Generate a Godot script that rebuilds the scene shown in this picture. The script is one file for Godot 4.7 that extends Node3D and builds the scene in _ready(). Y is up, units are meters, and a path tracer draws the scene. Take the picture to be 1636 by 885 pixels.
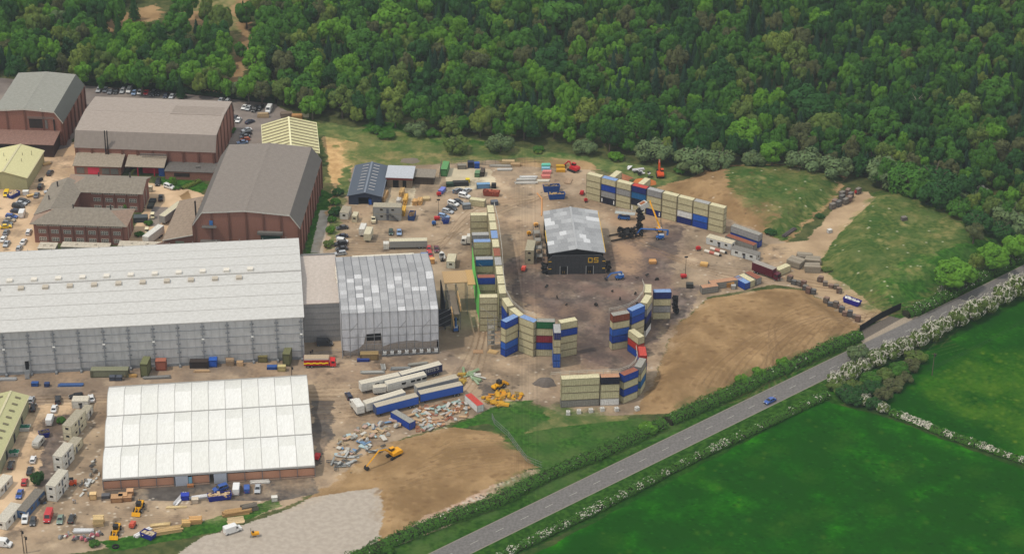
extends Node3D
# An aerial view of a film-studio backlot: hangars, a white marquee, container walls round a burnt yard, woodland behind, a road and meadows in front.
# World: x to the right, y up, z towards the camera, metres; the camera hovers 353 m up, 740 m south of the middle of the yard.

var M := {}
var T := {}
var used := {}
var rng := RandomNumberGenerator.new()
const MOUNDS := [[[Vector2(38.9, 172.2), Vector2(48.6, 150.8), Vector2(56.6, 121.9), Vector2(67.5, 103.4), Vector2(92.1, 95.7), Vector2(102.8, 97.3), Vector2(117.0, 124.0), Vector2(106.6, 135.5), Vector2(75.5, 158.1), Vector2(54.1, 175.6)], 2.6, 7.0], [[Vector2(116.2, 52.3), Vector2(132.1, 20.8), Vector2(148.6, 14.0), Vector2(173.0, 37.3), Vector2(190.1, 44.6), Vector2(164.1, 84.0), Vector2(133.4, 110.4), Vector2(125.7, 111.9), Vector2(115.5, 92.0), Vector2(110.0, 78.2)], 4.0, 12.0], [[Vector2(57.0, 16.2), Vector2(80.6, -3.9), Vector2(107.7, -6.2), Vector2(128.3, 4.5), Vector2(122.1, 24.3), Vector2(99.4, 59.2), Vector2(90.9, 52.9), Vector2(68.7, 25.6)], 3.2, 9.0], [[Vector2(-41.8, 217.7), Vector2(-33.7, 195.4), Vector2(-18.6, 186.9), Vector2(-4.9, 189.5), Vector2(10.0, 210.7), Vector2(4.7, 218.5), Vector2(-22.4, 239.8), Vector2(-36.3, 248.7), Vector2(-39.0, 233.9)], 1.0, 5.0]]

# ------------------------------------------------------------------ helpers
func numbered(called: String) -> String:
	var n: int = used.get(called, -1) + 1
	used[called] = n
	return called if n == 0 else "%s_%03d" % [called, n]

func tag(o: Node, label := "", category := "", group := "", kind := "") -> Node:
	if label: o.set_meta("label", label)
	if category: o.set_meta("category", category)
	if group: o.set_meta("group", group)
	if kind: o.set_meta("kind", kind)
	return o

func thing(called: String, label: String, category: String, x: float, z: float, turn := 0.0, group := "", y := -1000.0) -> Node3D:
	var o := Node3D.new()
	o.name = numbered(called)
	add_child(o)
	o.position = Vector3(x, gh(x, z) if y < -999.0 else y, z)
	o.rotation_degrees.y = turn
	tag(o, label, category, group)
	return o

func copy(src: Node3D, label: String, x: float, z: float, turn := 0.0, y := -1000.0) -> Node3D:
	var o: Node3D = src.duplicate()
	o.name = numbered(String(src.name).rstrip("0123456789").trim_suffix("_"))
	add_child(o)
	o.position = Vector3(x, gh(x, z) if y < -999.0 else y, z)
	o.rotation_degrees = Vector3(0, turn, 0)
	o.set_meta("label", label)
	return o

func V(x: float, z: float) -> Vector2: return Vector2(x, z)

func P(a: Array) -> Array:
	var r := []
	for i in range(0, a.size(), 2): r.append(Vector2(a[i], a[i + 1]))
	return r

func nb() -> SurfaceTool:
	var st := SurfaceTool.new()
	st.begin(Mesh.PRIMITIVE_TRIANGLES)
	return st

func put(called: String, st: SurfaceTool, m: Material, parent: Node = null) -> MeshInstance3D:
	var o := MeshInstance3D.new()
	o.mesh = st.commit()
	o.material_override = m
	return hang(called, o, parent)

func hang(called: String, o: MeshInstance3D, parent: Node = null) -> MeshInstance3D:
	if parent == null:
		o.name = numbered(called)
		add_child(o)
	else:
		o.name = called
		parent.add_child(o, true)
	return o

func inst(called: String, mesh: Mesh, m: Material, parent: Node, at := Transform3D()) -> MeshInstance3D:
	var o := MeshInstance3D.new()
	o.mesh = mesh
	o.material_override = m
	o.transform = at
	return hang(called, o, parent)

func quad(st: SurfaceTool, a: Vector3, b: Vector3, c: Vector3, d: Vector3) -> void:
	for v in [a, b, c, a, c, d]: st.add_vertex(v)

func tri(st: SurfaceTool, a: Vector3, b: Vector3, c: Vector3) -> void:
	for v in [a, b, c]: st.add_vertex(v)

func bx(st: SurfaceTool, c: Vector3, s: Vector3, b := Basis()) -> void:
	var h := s / 2.0
	var p := []
	for i in 8:
		p.append(c + b * Vector3(h.x * (1 if i & 1 else -1), h.y * (1 if i & 2 else -1), h.z * (1 if i & 4 else -1)))
	for f in [[0, 1, 3, 2], [4, 6, 7, 5], [0, 4, 5, 1], [2, 3, 7, 6], [0, 2, 6, 4], [1, 5, 7, 3]]:
		quad(st, p[f[0]], p[f[1]], p[f[2]], p[f[3]])

func bar(st: SurfaceTool, a: Vector3, b: Vector3, r0: float, r1 := -1.0, n := 6) -> void:
	if r1 < 0.0: r1 = r0
	var d := (b - a).normalized()
	var u := d.cross(Vector3.UP if absf(d.y) < 0.9 else Vector3.RIGHT).normalized()
	var v := d.cross(u)
	for i in n:
		var p := u * cos(TAU * i / n) + v * sin(TAU * i / n)
		var q := u * cos(TAU * (i + 1) / n) + v * sin(TAU * (i + 1) / n)
		quad(st, a + p * r0, a + q * r0, b + q * r1, b + p * r1)
		tri(st, a, a + q * r0, a + p * r0)
		tri(st, b, b + p * r1, b + q * r1)

# a polygon in the x/y plane pulled along z
func prism(st: SurfaceTool, pts: Array, z0: float, z1: float, xf := Transform3D()) -> void:
	var poly := PackedVector2Array(pts)
	var idx := Geometry2D.triangulate_polygon(poly)
	for k in range(0, idx.size(), 3):
		for z in [z0, z1]:
			tri(st, xf * Vector3(poly[idx[k]].x, poly[idx[k]].y, z), xf * Vector3(poly[idx[k + 1]].x, poly[idx[k + 1]].y, z), xf * Vector3(poly[idx[k + 2]].x, poly[idx[k + 2]].y, z))
	for i in poly.size():
		var a := poly[i]
		var b := poly[(i + 1) % poly.size()]
		quad(st, xf * Vector3(a.x, a.y, z0), xf * Vector3(b.x, b.y, z0), xf * Vector3(b.x, b.y, z1), xf * Vector3(a.x, a.y, z1))

func rotx(a: float) -> Basis: return Basis(Vector3.RIGHT, deg_to_rad(a))
func roty(a: float) -> Basis: return Basis(Vector3.UP, deg_to_rad(a))
func rotz(a: float) -> Basis: return Basis(Vector3.BACK, deg_to_rad(a))

func signed_distance(P: Array, p: Vector2) -> float:
	var d := 1e9
	var inside := false
	for i in P.size():
		var a: Vector2 = P[i]
		var b: Vector2 = P[(i + 1) % P.size()]
		var e := b - a
		var q := p - a
		d = minf(d, (q - e * clampf(q.dot(e) / e.length_squared(), 0.0, 1.0)).length())
		if (a.y > p.y) != (b.y > p.y) and p.x < (b.x - a.x) * (p.y - a.y) / (b.y - a.y) + a.x:
			inside = not inside
	return d if inside else -d

func gh(x: float, z: float) -> float:
	var y := 0.0
	for m in MOUNDS:
		var t := clampf(signed_distance(m[0], Vector2(x, z)) / m[2], 0.0, 1.0)
		y = maxf(y, m[1] * t * t * (3.0 - 2.0 * t))
	return y

# ------------------------------------------------------------------ textures and materials
func noise(frequency: float, octaves: int, s: int, kind := FastNoiseLite.TYPE_SIMPLEX_SMOOTH) -> FastNoiseLite:
	var n := FastNoiseLite.new()
	n.noise_type = kind
	n.frequency = frequency
	n.fractal_octaves = octaves
	n.fractal_gain = 0.6
	n.seed = s
	return n

func grey(n: FastNoiseLite, w: int, h: int) -> Image:
	var im := n.get_seamless_image(w, h)
	im.convert(Image.FORMAT_L8)
	return im

# colours of a grey picture, from colour a (dark) to b (light), as an RGBA picture
func ramp(g: Image, a: Color, b: Color) -> Image:
	var lut := PackedInt32Array()
	for i in 256:
		var t := smoothstep(0.12, 0.88, i / 255.0)
		var c := a.lerp(b, t)
		lut.append(c.r8 | c.g8 << 8 | c.b8 << 16 | 255 << 24)
	var src := g.get_data()
	var out := PackedInt32Array()
	out.resize(src.size())
	for i in src.size(): out[i] = lut[src[i]]
	return Image.create_from_data(g.get_width(), g.get_height(), false, Image.FORMAT_RGBA8, out.to_byte_array())

func K(r: int, g: int, b: int, k := 1.0) -> Color:
	var c := Color8(r, g, b)
	if k == 1.0: return c
	var l := c.srgb_to_linear()
	return Color(l.r * k, l.g * k, l.b * k).linear_to_srgb()

func mat(c: Color, rough := 0.85, tex := "grime", scale := 0.08, metal := 0.0) -> StandardMaterial3D:
	var key := "%s %s %s %s %s" % [c.to_html(), rough, tex, scale, metal]
	if M.has(key): return M[key]
	var m := StandardMaterial3D.new()
	m.albedo_color = c
	m.roughness = rough
	m.metallic = metal
	m.metallic_specular = 0.35
	if tex:
		m.albedo_texture = T[tex]
		m.uv1_triplanar = true
		m.uv1_world_triplanar = tex != "ribbed"  # ribs follow their own building
		m.uv1_scale = Vector3.ONE * scale
	M[key] = m
	return m

func glass() -> StandardMaterial3D:
	var m := mat(Color8(22, 26, 30), 0.12, "")
	m.metallic_specular = 0.6
	return m

func textures() -> void:
	T.grime = ImageTexture.create_from_image(ramp(grey(noise(0.012, 6, 3), 512, 512), Color(0.86, 0.855, 0.845), Color.WHITE))
	T.fine = ImageTexture.create_from_image(ramp(grey(noise(0.09, 4, 5), 512, 512), Color(0.86, 0.86, 0.855), Color.WHITE))
	var s := grey(noise(0.05, 5, 9), 512, 512)
	s.resize(512, 24, Image.INTERPOLATE_BILINEAR)
	s.resize(512, 512, Image.INTERPOLATE_CUBIC)
	T.streak = ImageTexture.create_from_image(ramp(s, Color(0.93, 0.928, 0.922), Color.WHITE))
	# patchy sheeting: streaks one way and faint ribs
	var r := ramp(grey(noise(0.02, 5, 12), 512, 512), Color(0.93, 0.928, 0.922), Color.WHITE)
	for x in range(0, 512, 16):
		r.fill_rect(Rect2i(x, 0, 2, 512), Color(0.91, 0.91, 0.91))
	T.ribbed = ImageTexture.create_from_image(r)
	var b := ramp(grey(noise(0.05, 5, 21), 512, 512), Color(0.8, 0.78, 0.78), Color(1, 1, 1))
	for y in range(0, 512, 8):
		b.fill_rect(Rect2i(0, y, 512, 1), Color(0.86, 0.85, 0.84))
	T.brick = ImageTexture.create_from_image(b)

# ------------------------------------------------------------------ the ground
const GX := -262.0
const GZ := -222.0
const GW := 524.0
const GD := 492.0
const PX := 2048
var land: Image
var tiles := {}
var wobble: FastNoiseLite

func tile(called: String, a: Color, b: Color, n: Image) -> void:
	tiles[called] = ramp(n, K(a.r8, a.g8, a.b8, 1.1), K(b.r8, b.g8, b.b8, 1.1))

func plain_grey(n: FastNoiseLite, size: int) -> Image:
	var im := n.get_image(size, size)
	im.convert(Image.FORMAT_L8)
	return im

func cover(called: String, pts: Array, rough := 1.2) -> void:
	var src: Image = tiles[called]
	var lo := 1e9
	var hi := -1e9
	for p in pts:
		lo = minf(lo, p.y)
		hi = maxf(hi, p.y)
	var r0 := clampi(int((lo - GZ) / GD * PX) - 4, 0, PX - 1)
	var r1 := clampi(int((hi - GZ) / GD * PX) + 4, 0, PX - 1)
	for r in range(r0, r1 + 1):
		var z := GZ + (r + 0.5) * GD / PX
		var cuts := []
		var zz := z + rough * 0.4 * wobble.get_noise_2d(11.0, z * 3.0)
		for i in pts.size():
			var a: Vector2 = pts[i]
			var b: Vector2 = pts[(i + 1) % pts.size()]
			if (a.y > zz) != (b.y > zz):
				var x := a.x + (b.x - a.x) * (zz - a.y) / (b.y - a.y)
				x += rough * (1.6 * wobble.get_noise_2d(x * 2.0, z * 2.0) + 0.5 * wobble.get_noise_2d(x * 9.0, z * 9.0) + rng.randf_range(-0.25, 0.25))
				cuts.append(x)
		cuts.sort()
		for k in range(0, cuts.size() - 1, 2):
			var c0 := clampi(int((cuts[k] - GX) / GW * PX), 0, PX)
			var c1 := clampi(int((cuts[k + 1] - GX) / GW * PX), 0, PX)
			while c0 < c1:
				var size := src.get_width()
				var sx := c0 % size
				var n := mini(size - sx, c1 - c0)
				land.blit_rect(src, Rect2i(sx, r % size, n, 1), Vector2i(c0, r))
				c0 += n

func brush(size: int, c: Color, alpha: float, s: int) -> Image:
	var im := Image.create_empty(size, size, false, Image.FORMAT_RGBA8)
	var n := noise(0.13, 3, s)
	var col := K(c.r8, c.g8, c.b8, 1.1)
	for y in size:
		for x in size:
			var d := Vector2(x - size / 2.0, y - size / 2.0).length() / (size / 2.0)
			var a := clampf((1.0 - d) * 1.4 + n.get_noise_2d(x, y) * 0.9 - 0.15, 0.0, 1.0) * alpha if d < 1.0 else 0.0
			im.set_pixel(x, y, Color(col.r, col.g, col.b, a * smoothstep(1.0, 0.7, d)))
	return im

func dab(b: Image, x: float, z: float) -> void:
	land.blend_rect(b, Rect2i(0, 0, b.get_width(), b.get_height()), Vector2i(int((x - GX) / GW * PX) - b.get_width() / 2, int((z - GZ) / GD * PX) - b.get_height() / 2))

func scatter_dabs(brushes: Array, pts: Array, count: int) -> void:
	var lo := Vector2(1e9, 1e9)
	var hi := -lo
	for p in pts:
		lo = lo.min(p)
		hi = hi.max(p)
	var done := 0
	var tries := 0
	while done < count and tries < count * 12:
		tries += 1
		var p := Vector2(rng.randf_range(lo.x, hi.x), rng.randf_range(lo.y, hi.y))
		if signed_distance(pts, p) > 0.6:
			dab(brushes[rng.randi() % brushes.size()], p.x, p.y)
			done += 1

func ruts(b: Image, pts: Array, gap := 1.9, step := 0.5) -> void:
	for i in pts.size() - 1:
		var p0: Vector2 = pts[maxi(i - 1, 0)]
		var p1: Vector2 = pts[i]
		var p2: Vector2 = pts[i + 1]
		var p3: Vector2 = pts[mini(i + 2, pts.size() - 1)]
		var n := maxi(1, int((p2 - p1).length() / step))
		for k in n:
			var t := float(k) / n
			var p := p1.cubic_interpolate(p2, p0, p3, t)
			var d := (p2 - p1).normalized().orthogonal() * gap * 0.5
			dab(b, p.x + d.x, p.y + d.y)
			if gap > 0.0: dab(b, p.x - d.x, p.y - d.y)

func paint_ground() -> void:
	wobble = noise(0.06, 4, 77)
	land = Image.create_empty(PX, PX, false, Image.FORMAT_RGBA8)
	var n1 := plain_grey(noise(0.012, 6, 31), PX)
	var n2 := plain_grey(noise(0.05, 5, 32), 1024)
	var n3 := plain_grey(noise(0.11, 4, 33), 1024)
	var streaky := plain_grey(noise(0.05, 5, 34), 1024)  # drawn out along x, as a grazed or rolled field is
	streaky.resize(420, 1024, Image.INTERPOLATE_BILINEAR)
	streaky.resize(PX, PX, Image.INTERPOLATE_CUBIC)
	tile("woodland", K(58, 70, 40), K(88, 90, 56), n2)
	tile("rough_grass", K(72, 92, 50), K(118, 122, 74), n2)
	tile("dry_grass", K(98, 104, 62), K(142, 128, 88), n2)
	tile("green_grass", K(34, 70, 22), K(64, 104, 38), n3)
	tile("meadow", K(16, 76, 2), K(54, 136, 8), streaky)
	tile("meadow_east", K(34, 92, 0), K(80, 142, 14), streaky)
	tile("verge", K(28, 60, 16), K(58, 92, 32), n3)
	tile("yard", K(134, 118, 99), K(173, 153, 130), n1)
	tile("yard_grey", K(122, 108, 95), K(152, 134, 116), n1)
	tile("sand", K(176, 142, 98), K(206, 172, 124), n2)
	tile("concrete", K(180, 154, 124), K(212, 184, 152), n1)
	tile("pale_slab", K(180, 168, 144), K(204, 192, 166), n1)
	tile("tarmac", K(112, 104, 100), K(140, 130, 122), n1)
	tile("dark", K(84, 76, 72), K(126, 112, 103), n2)
	tile("asphalt", K(78, 73, 70), K(98, 92, 87), n2)
	tile("gravel", K(157, 147, 136), K(171, 161, 149), n3)
	tile("rubble", K(166, 138, 118), K(194, 170, 152), n3)
	tile("earth", K(126, 102, 72), K(162, 134, 98), n1)
	tile("bank", K(50, 76, 34), K(90, 100, 52), n3)
	tile("track", K(148, 126, 100), K(180, 156, 126), n1)
	tile("path", K(158, 152, 140), K(180, 174, 162), n2)
	for x in [0, 1024]:
		for z in [0, 1024]:
			land.blit_rect(tiles.woodland, Rect2i(0, 0, 1024, 1024), Vector2i(x, z))
	# the woodland's clearings and rides
	cover("dry_grass", P([-122.4,-85.2,-113.8,-102.6,-124.6,-177,-150.5,-192.5,-146.8,-145.2,-131.8,-116.2,-130.8,-88.4]), 3.0)
	cover("earth", P([-120.6,-83.2,-121.5,-131,-130.4,-176.8,-123.5,-177,-116.5,-131.1,-115.3,-78.7]), 2.0)
	cover("earth", P([-151.8,-160.4,-127.1,-168.9,-131.3,-134.4,-149.6,-145.1]), 3.0)
	cover("earth", P([-188.7,-144,-164.9,-171.8,-160.3,-160.2,-172.3,-129.6]), 3.0)
	cover("sand", P([-133,-74.9,-123.3,-71.2,-113.7,-67.6,-114.6,-63.7,-125.3,-66.6,-133.1,-70.3]), 0.6)
	cover("rough_grass", P([-89.6,-47.2,-65.8,-36.7,-25.2,-31,2.4,-18.7,44.1,-6.9,65.4,4.9,59.8,16.5,29.3,-2,7.4,-7.2,-7.3,-7.4,-29.2,-2.9,-63.1,1.3,-74.3,-1.8,-79.1,-29.1]), 2.5)
	cover("dry_grass", P([-63.7,-7.7,-44.5,-15.1,-24.6,-11,-7.4,-9.1,-29.2,-2.9,-62.6,1.3]), 2.0)
	cover("green_grass", P([-58.8,-44.9,-25.3,-32.2,-5,-19.1,-19.8,-16.9,-44.9,-23.4,-62.9,-30.1]), 2.5)
	# the right-hand banks
	cover("earth", P([55.1,16.2,67.6,7.7,80.7,-4.4,107.7,-6.2,128.3,4.5,122.8,24.3,99.9,60.6,90.1,53.9,68.2,26.6]), 1.5)
	cover("bank", P([80.4,-1.6,95.5,-5.9,117,-1.9,126.9,6.4,120.9,24.5,109.4,41.6,96.8,61.7,92.5,52.3,102.7,41.7,98.2,35.5,84.8,28.5]), 3.0)
	cover("bank", P([107.3,78.3,117.3,52.5,136,18.6,148.6,14,195.9,39.3,192.1,57.1,164.1,84,133.2,111.7,124.8,117.9]), 1.5)
	cover("green_grass", P([126.6,96.9,140,80.3,160,67.9,175.8,57.6,176.3,67.2,154.7,86.4,133.6,109.5,129.4,108.4]), 4.0)
	# verges either side of the road, then the meadows
	cover("verge", P([-44.4,259.9,8.5,211,117.6,124,191,62,180.5,110.7,101.6,174.6,-4.1,259.2]), 1.0)
	cover("meadow", P([-2.3,262.1,99.5,169.1,118.7,179.1,159.1,210.6,147.7,263.8,67.3,265.2]), 0.8)
	cover("meadow_east", P([102.9,164.5,119.4,174.3,160.2,205.5,183.4,97.3,142.1,134.8,119.1,149.4]), 0.8)
	# the yards
	cover("yard", P([-72.5,79.9,-66.5,35.1,-63.1,1.3,-29.2,-2.9,-7.3,-7.4,28.1,-4.3,33.9,5.7,79.4,39.5,90.9,52.9,106.5,66.3,109.3,80.6,128.4,115.3,117,120.6,103.1,95.5,92.4,92.5,67.6,102.1,56.6,121.9,47.4,154.8,42.1,178.4,16.5,181.1,6.8,170.9,-5.1,176.7,-33.7,194.3,-47.5,216.2,-68.2,232.8,-86.8,244.1,-117.4,253.8,-153.7,264.7,-182.4,143.5,-69.5,141.2]), 1.5)
	cover("earth", P([-4.9,-8,12.3,-10.8,29.4,-6.6,34,1.2,14.6,-0.5,-4.8,-2.3]), 1.5)
	cover("concrete", P([-174.6,176.4,-153.4,169.6,-138.9,169.3,-136.2,192,-136.2,222.8,-136.4,240.4,-155.8,255.9]), 1.0)
	cover("dark", P([-145,184.3,-137.4,181.2,-134.7,209.4,-134.4,226.7,-138.5,230,-141.5,209.5]), 1.5)
	cover("yard_grey", P([-181.4,147.6,-69.5,141.2,-20,140.2,-11.5,152,-51.6,160.7,-64.5,161.7,-131.7,173.7,-173.3,181.9]), 1.5)
	cover("concrete", P([-212.3,17.2,-186,-5.9,-171.9,-22.6,-154.8,-17.1,-157.7,15.9,-162.2,42.5,-168.9,78.3,-196.2,85]), 0.8)
	cover("concrete", P([-140.3,16.5,-123.7,19.4,-112.8,29.9,-116.7,69,-141,71.9,-137.1,36.7]), 0.8)
	cover("tarmac", P([-134.6,36.7,-128.7,37.1,-129.5,53,-134.2,52.6]), 0.2)
	cover("earth", P([-125.9,27.5,-122.8,22.6,-120.8,30,-122.7,36.4]), 0.6)
	cover("tarmac", P([-237,-86.9,-181.8,-76.3,-136,-68.3,-98.5,-58.9,-88.4,-45.3,-95.9,-34.1,-96.8,-6.9,-111.6,-7.7,-115.6,-40.3,-134,-54.2,-173.8,-60.8,-175.4,-14.8,-184.1,-8.8,-224.6,-34.5]), 0.6)
	cover("green_grass", P([-136.2,12,-124.8,11.2,-115.3,18.1,-118.2,24.7,-124.5,20.5,-133.3,18.5]), 0.8)
	cover("green_grass", P([-76.1,19.3,-68.4,20.2,-68.2,40.3,-69.6,72.7,-74.1,72.8]), 0.8)
	cover("dry_grass", P([-73.1,9.4,-67.2,11.5,-67,25.6,-72.6,21.4]), 1.0)
	cover("path", P([-71.8,38.3,-68.3,38.2,-67.8,72.2,-72.3,72.3]), 0.2)
	cover("sand", P([-76.2,-27.4,-68.8,-25.1,-61.8,-21.8,-61.4,-2.1,-65.1,19.1,-65.1,37.7,-69.4,42.9,-68.2,19.1,-72.1,-1.8]), 1.2)
	cover("rough_grass", P([-66.5,1.4,-62.8,-2,-61.8,19,-63.6,42.8,-63.7,67.8,-66.6,70.3,-67.3,45.4]), 1.5)
	cover("pale_slab", P([-27.2,0.5,-8.2,1.1,-6.6,17.7,-24.6,21.3]), 0.8)
	cover("pale_slab", P([-46.7,16.5,-37.1,17.3,-37.3,34.4,-48.5,34.7]), 0.8)
	cover("dark", P([-4,80.8,6,68.6,29.1,87,38.9,63,49,42.7,64.8,48.5,58.7,65.5,55.2,100.1,47.9,130.5,39.3,154.9,27.3,147.3,18.2,139.4,21.8,120.5,7,114.4,-1.2,100.5]), 2.2)
	cover("dark", P([52.8,96.6,66.1,93.1,62.8,108.8,52.3,126.2]), 2.0)
	cover("asphalt", P([-63,172.3,-56.7,172.2,-54,190.4,-57.2,207.9,-59.3,209.7]), 1.5)
	cover("asphalt", P([-120.1,223.1,-58.8,215.4,-55.8,224.6,-68.7,228,-94.4,228.5,-118.9,229]), 1.5)
	cover("asphalt", P([9.7,83.7,34.7,83.2,35.2,89.7,10.5,90.2]), 0.8)
	cover("asphalt", P([-11.8,158.3,-3.3,158.1,-2,165.8,-9.2,169]), 1.5)
	cover("asphalt", P([49.3,156.3,54.4,145.5,44.1,177.6,42.5,171]), 1.5)
	cover("earth", P([56.6,121.9,67.5,103.4,92.2,94.8,102.9,96.4,118.6,121.5,107.6,135.9,75.4,158.9,54,177.4,39.2,178.5,47.4,154.8]), 1.2)
	cover("track", P([90.6,62.8,107.4,58.5,127.6,18.8,135.6,17.5,136.7,28.4,119.6,55.3,108.8,76.8,129.3,115.2,119,121.5,101.9,90,89.9,85.7]), 0.8)
	# the front: earth pad, gravel, brick rubble and grass
	cover("green_grass", P([-9.9,181.6,-3.2,171.9,6.8,170.9,12.6,181.2,40.1,180.6,53.3,188.4,35.3,200,9.6,213.4,-3,189.4]), 1.5)
	cover("dry_grass", P([6.8,171.7,16.6,179.6,38.2,179.2,36.1,182.2,12.5,187,4.8,190.7,12.6,181.2]), 1.5)
	cover("green_grass", P([-33.3,202.1,-22.3,189.9,-7,177.2,-0.7,182.9,-14.7,187.5,-31.6,198.9]), 1.2)
	cover("earth", P([-33.7,195,-18.6,186.9,-4.9,189.5,8.9,208.4,-4.2,220.9,-22.5,237.3,-36.2,249.3,-61.2,230.5,-50.5,213.9,-41.2,198]), 1.5)
	cover("gravel", P([-99.9,263.8,-86.6,245.9,-68,235,-57.9,226.2,-39.8,220.7,-37.1,228.3,-36.6,248.7,-37.6,261.2]), 1.2)
	cover("rubble", P([-36.3,248.1,-20.8,233.6,-4.6,219.8,8.9,209.4,10.4,214.8,-6.2,230.7,-22.2,242.9,-34.3,252.3]), 1.2)
	cover("green_grass", P([-116.3,249.5,-87.5,238.5,-68.9,226.7,-67.3,231.2,-84.1,244.1,-112,254.3]), 1.0)
	# wear: stains, dust, ruts
	var dark := [brush(40, K(84, 74, 66), 0.34, 1), brush(26, K(90, 80, 72), 0.34, 2), brush(14, K(70, 62, 56), 0.5, 3), brush(60, K(110, 92, 76), 0.28, 4)]
	var pale := [brush(44, K(196, 172, 142), 0.3, 5), brush(24, K(206, 184, 156), 0.34, 6), brush(70, K(186, 158, 128), 0.25, 7)]
	var specks := [brush(5, K(205, 195, 180), 0.7, 8), brush(4, K(70, 64, 58), 0.9, 9), brush(6, K(190, 180, 165), 0.9, 10)]
	var greens := [brush(30, K(52, 84, 38), 0.5, 11), brush(18, K(64, 92, 44), 0.6, 12), brush(44, K(80, 98, 54), 0.4, 13)]
	var straw := [brush(26, K(150, 138, 92), 0.45, 14), brush(14, K(160, 142, 100), 0.5, 15), brush(40, K(128, 118, 76), 0.35, 16)]
	var deep := [brush(7, K(12, 50, 6), 0.5, 17), brush(5, K(52, 116, 30), 0.5, 27), brush(60, K(20, 66, 12), 0.25, 18), brush(12, K(44, 108, 24), 0.3, 19)]
	var yellow := [brush(8, K(110, 120, 40), 0.34, 20), brush(50, K(70, 104, 28), 0.24, 21), brush(14, K(96, 112, 36), 0.3, 23)]
	var soil := [brush(10, K(104, 80, 56), 0.4, 22), brush(46, K(122, 98, 70), 0.2, 23), brush(12, K(164, 136, 100), 0.35, 24)]
	var yard := P([-70.7,79.9,-63,2.5,-7.3,-5.7,28.1,-3.1,79.4,39.5,90.7,54.4,107.6,75.9,103.1,95.5,67.6,102.1,49.6,151,42.2,177.7,16.5,180,-5.1,174.9,-47.7,214.5,-58.3,221.3,-65.4,141.1,-20,140.2,-22,74.1])
	scatter_dabs(dark, yard, 420)
	scatter_dabs(pale, yard, 300)
	scatter_dabs(specks, yard, 420)
	var burnt := P([-4,80.8,9.4,66.1,31.9,68,49,42.7,62.4,50,55.2,100.1,39.3,154.9,23.2,147.3,21.8,120.5,7,114.4])
	scatter_dabs([brush(40, K(74, 68, 65), 0.35, 30), brush(20, K(64, 59, 57), 0.35, 31), brush(60, K(88, 76, 72), 0.4, 32), brush(36, K(142, 118, 100), 0.45, 33), brush(50, K(126, 104, 94), 0.4, 34)], burnt, 260)
	scatter_dabs([brush(50, K(168, 138, 110), 0.5, 35), brush(30, K(172, 144, 116), 0.5, 36)], P([37.4,40.4,58.4,39.9,42.3,86.7,36.8,86.9]), 40)
	scatter_dabs(dark, P([-179.4,147.5,-69.4,142,-20,141,-15.5,156,-63.3,164.7,-58.3,221.3,-68.3,231.9,-117.9,250.8,-153,260.3]), 260)
	scatter_dabs(pale, P([-179.4,147.5,-69.4,142,-20,141,-15.5,156,-63.3,164.7,-58.3,221.3,-68.3,231.9,-117.9,250.8,-153,260.3]), 160)
	scatter_dabs(specks, P([-141.6,173.9,-128.8,173.6,-120.5,225.8,-69.1,224.8,-68.4,231.2,-117.9,250.8,-135.1,245]), 150)
	scatter_dabs(pale + dark, P([-208.7,22.5,-172.4,-12,-157.7,-12.3,-169.1,77.4,-194.6,82.7]), 70)
	scatter_dabs(greens, P([80.4,-1.6,126.9,6.4,120.9,24.5,96.8,61.7,84.8,28.5]), 110)
	scatter_dabs(straw + soil, P([80.4,-1.6,126.9,6.4,120.9,24.5,96.8,61.7,84.8,28.5]), 90)
	scatter_dabs(straw, P([107.3,78.3,135.8,19.7,171.5,43.8,150.8,82,125,117.1]), 150)
	scatter_dabs(greens, P([107.3,78.3,135.8,19.7,191.2,39.4,164.1,84,125,117.1]), 120)
	scatter_dabs(specks, P([80.4,-1.6,126.9,6.4,96.8,61.7,68.7,26.6]), 40)
	scatter_dabs(specks, P([107.3,78.3,135.8,19.7,171.5,43.8,125,117.1]), 40)
	scatter_dabs(soil, P([56.6,121.9,92.1,95.7,117.3,121.5,75.5,158.1,54.1,175.6,40.3,175.9]), 420)
	scatter_dabs(soil, P([-41.8,217.7,-33.7,195.4,-4.9,189.5,8.5,208.4,-22.5,236.1,-37.3,246.3]), 180)
	scatter_dabs(soil, P([57,16.2,80.6,-3.2,98.2,35.5,98.2,59.2,68.7,26.6]), 90)
	scatter_dabs(specks, P([-36.3,248.1,-4.6,219.8,8.9,209.4,-22.2,242.9]), 160)
	scatter_dabs(deep, P([-2.3,262.1,99.5,169.1,159.1,210.6,147.7,263.8]), 4200)
	scatter_dabs(yellow, P([-2.3,262.1,99.5,169.1,159.1,210.6,147.7,263.8]), 90)
	scatter_dabs(deep, P([102.9,164.5,160.2,205.5,183.4,97.3,119.1,149.4]), 2200)
	scatter_dabs(yellow, P([127.5,160.9,161.3,200.4,175.1,136.1,154.2,136.6]), 340)
	scatter_dabs(greens + straw, P([-79.1,-29.1,-65.7,-34.9,-25.2,-29.8,44.1,-5.8,7.4,-7.2,-63.2,0.2]), 300)
	scatter_dabs(greens, P([-9.9,181.6,6.8,171.7,40.1,180.6,53.3,188.4,9.6,213.4]), 120)
	scatter_dabs(greens, P([-44.4,259.9,8.5,211,117.6,124,116.6,131.2,10.3,223.3,-33.7,262.6]), 200)
	var faint := brush(3, K(190, 162, 130), 0.4, 40)
	var dim := brush(3, K(104, 84, 62), 0.4, 41)
	for k in 22:
		var o := k * 2.5
		ruts(dim if k % 2 else faint, [Vector2(58 + o * 1.6, 165 - o * 0.6), Vector2(66 + o * 1.9, 150 - o), Vector2(84 + o * 1.5, 130 - o * 0.7), Vector2(112 + o * 1.2, 116 - o * 0.3)], 2.0)
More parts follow.
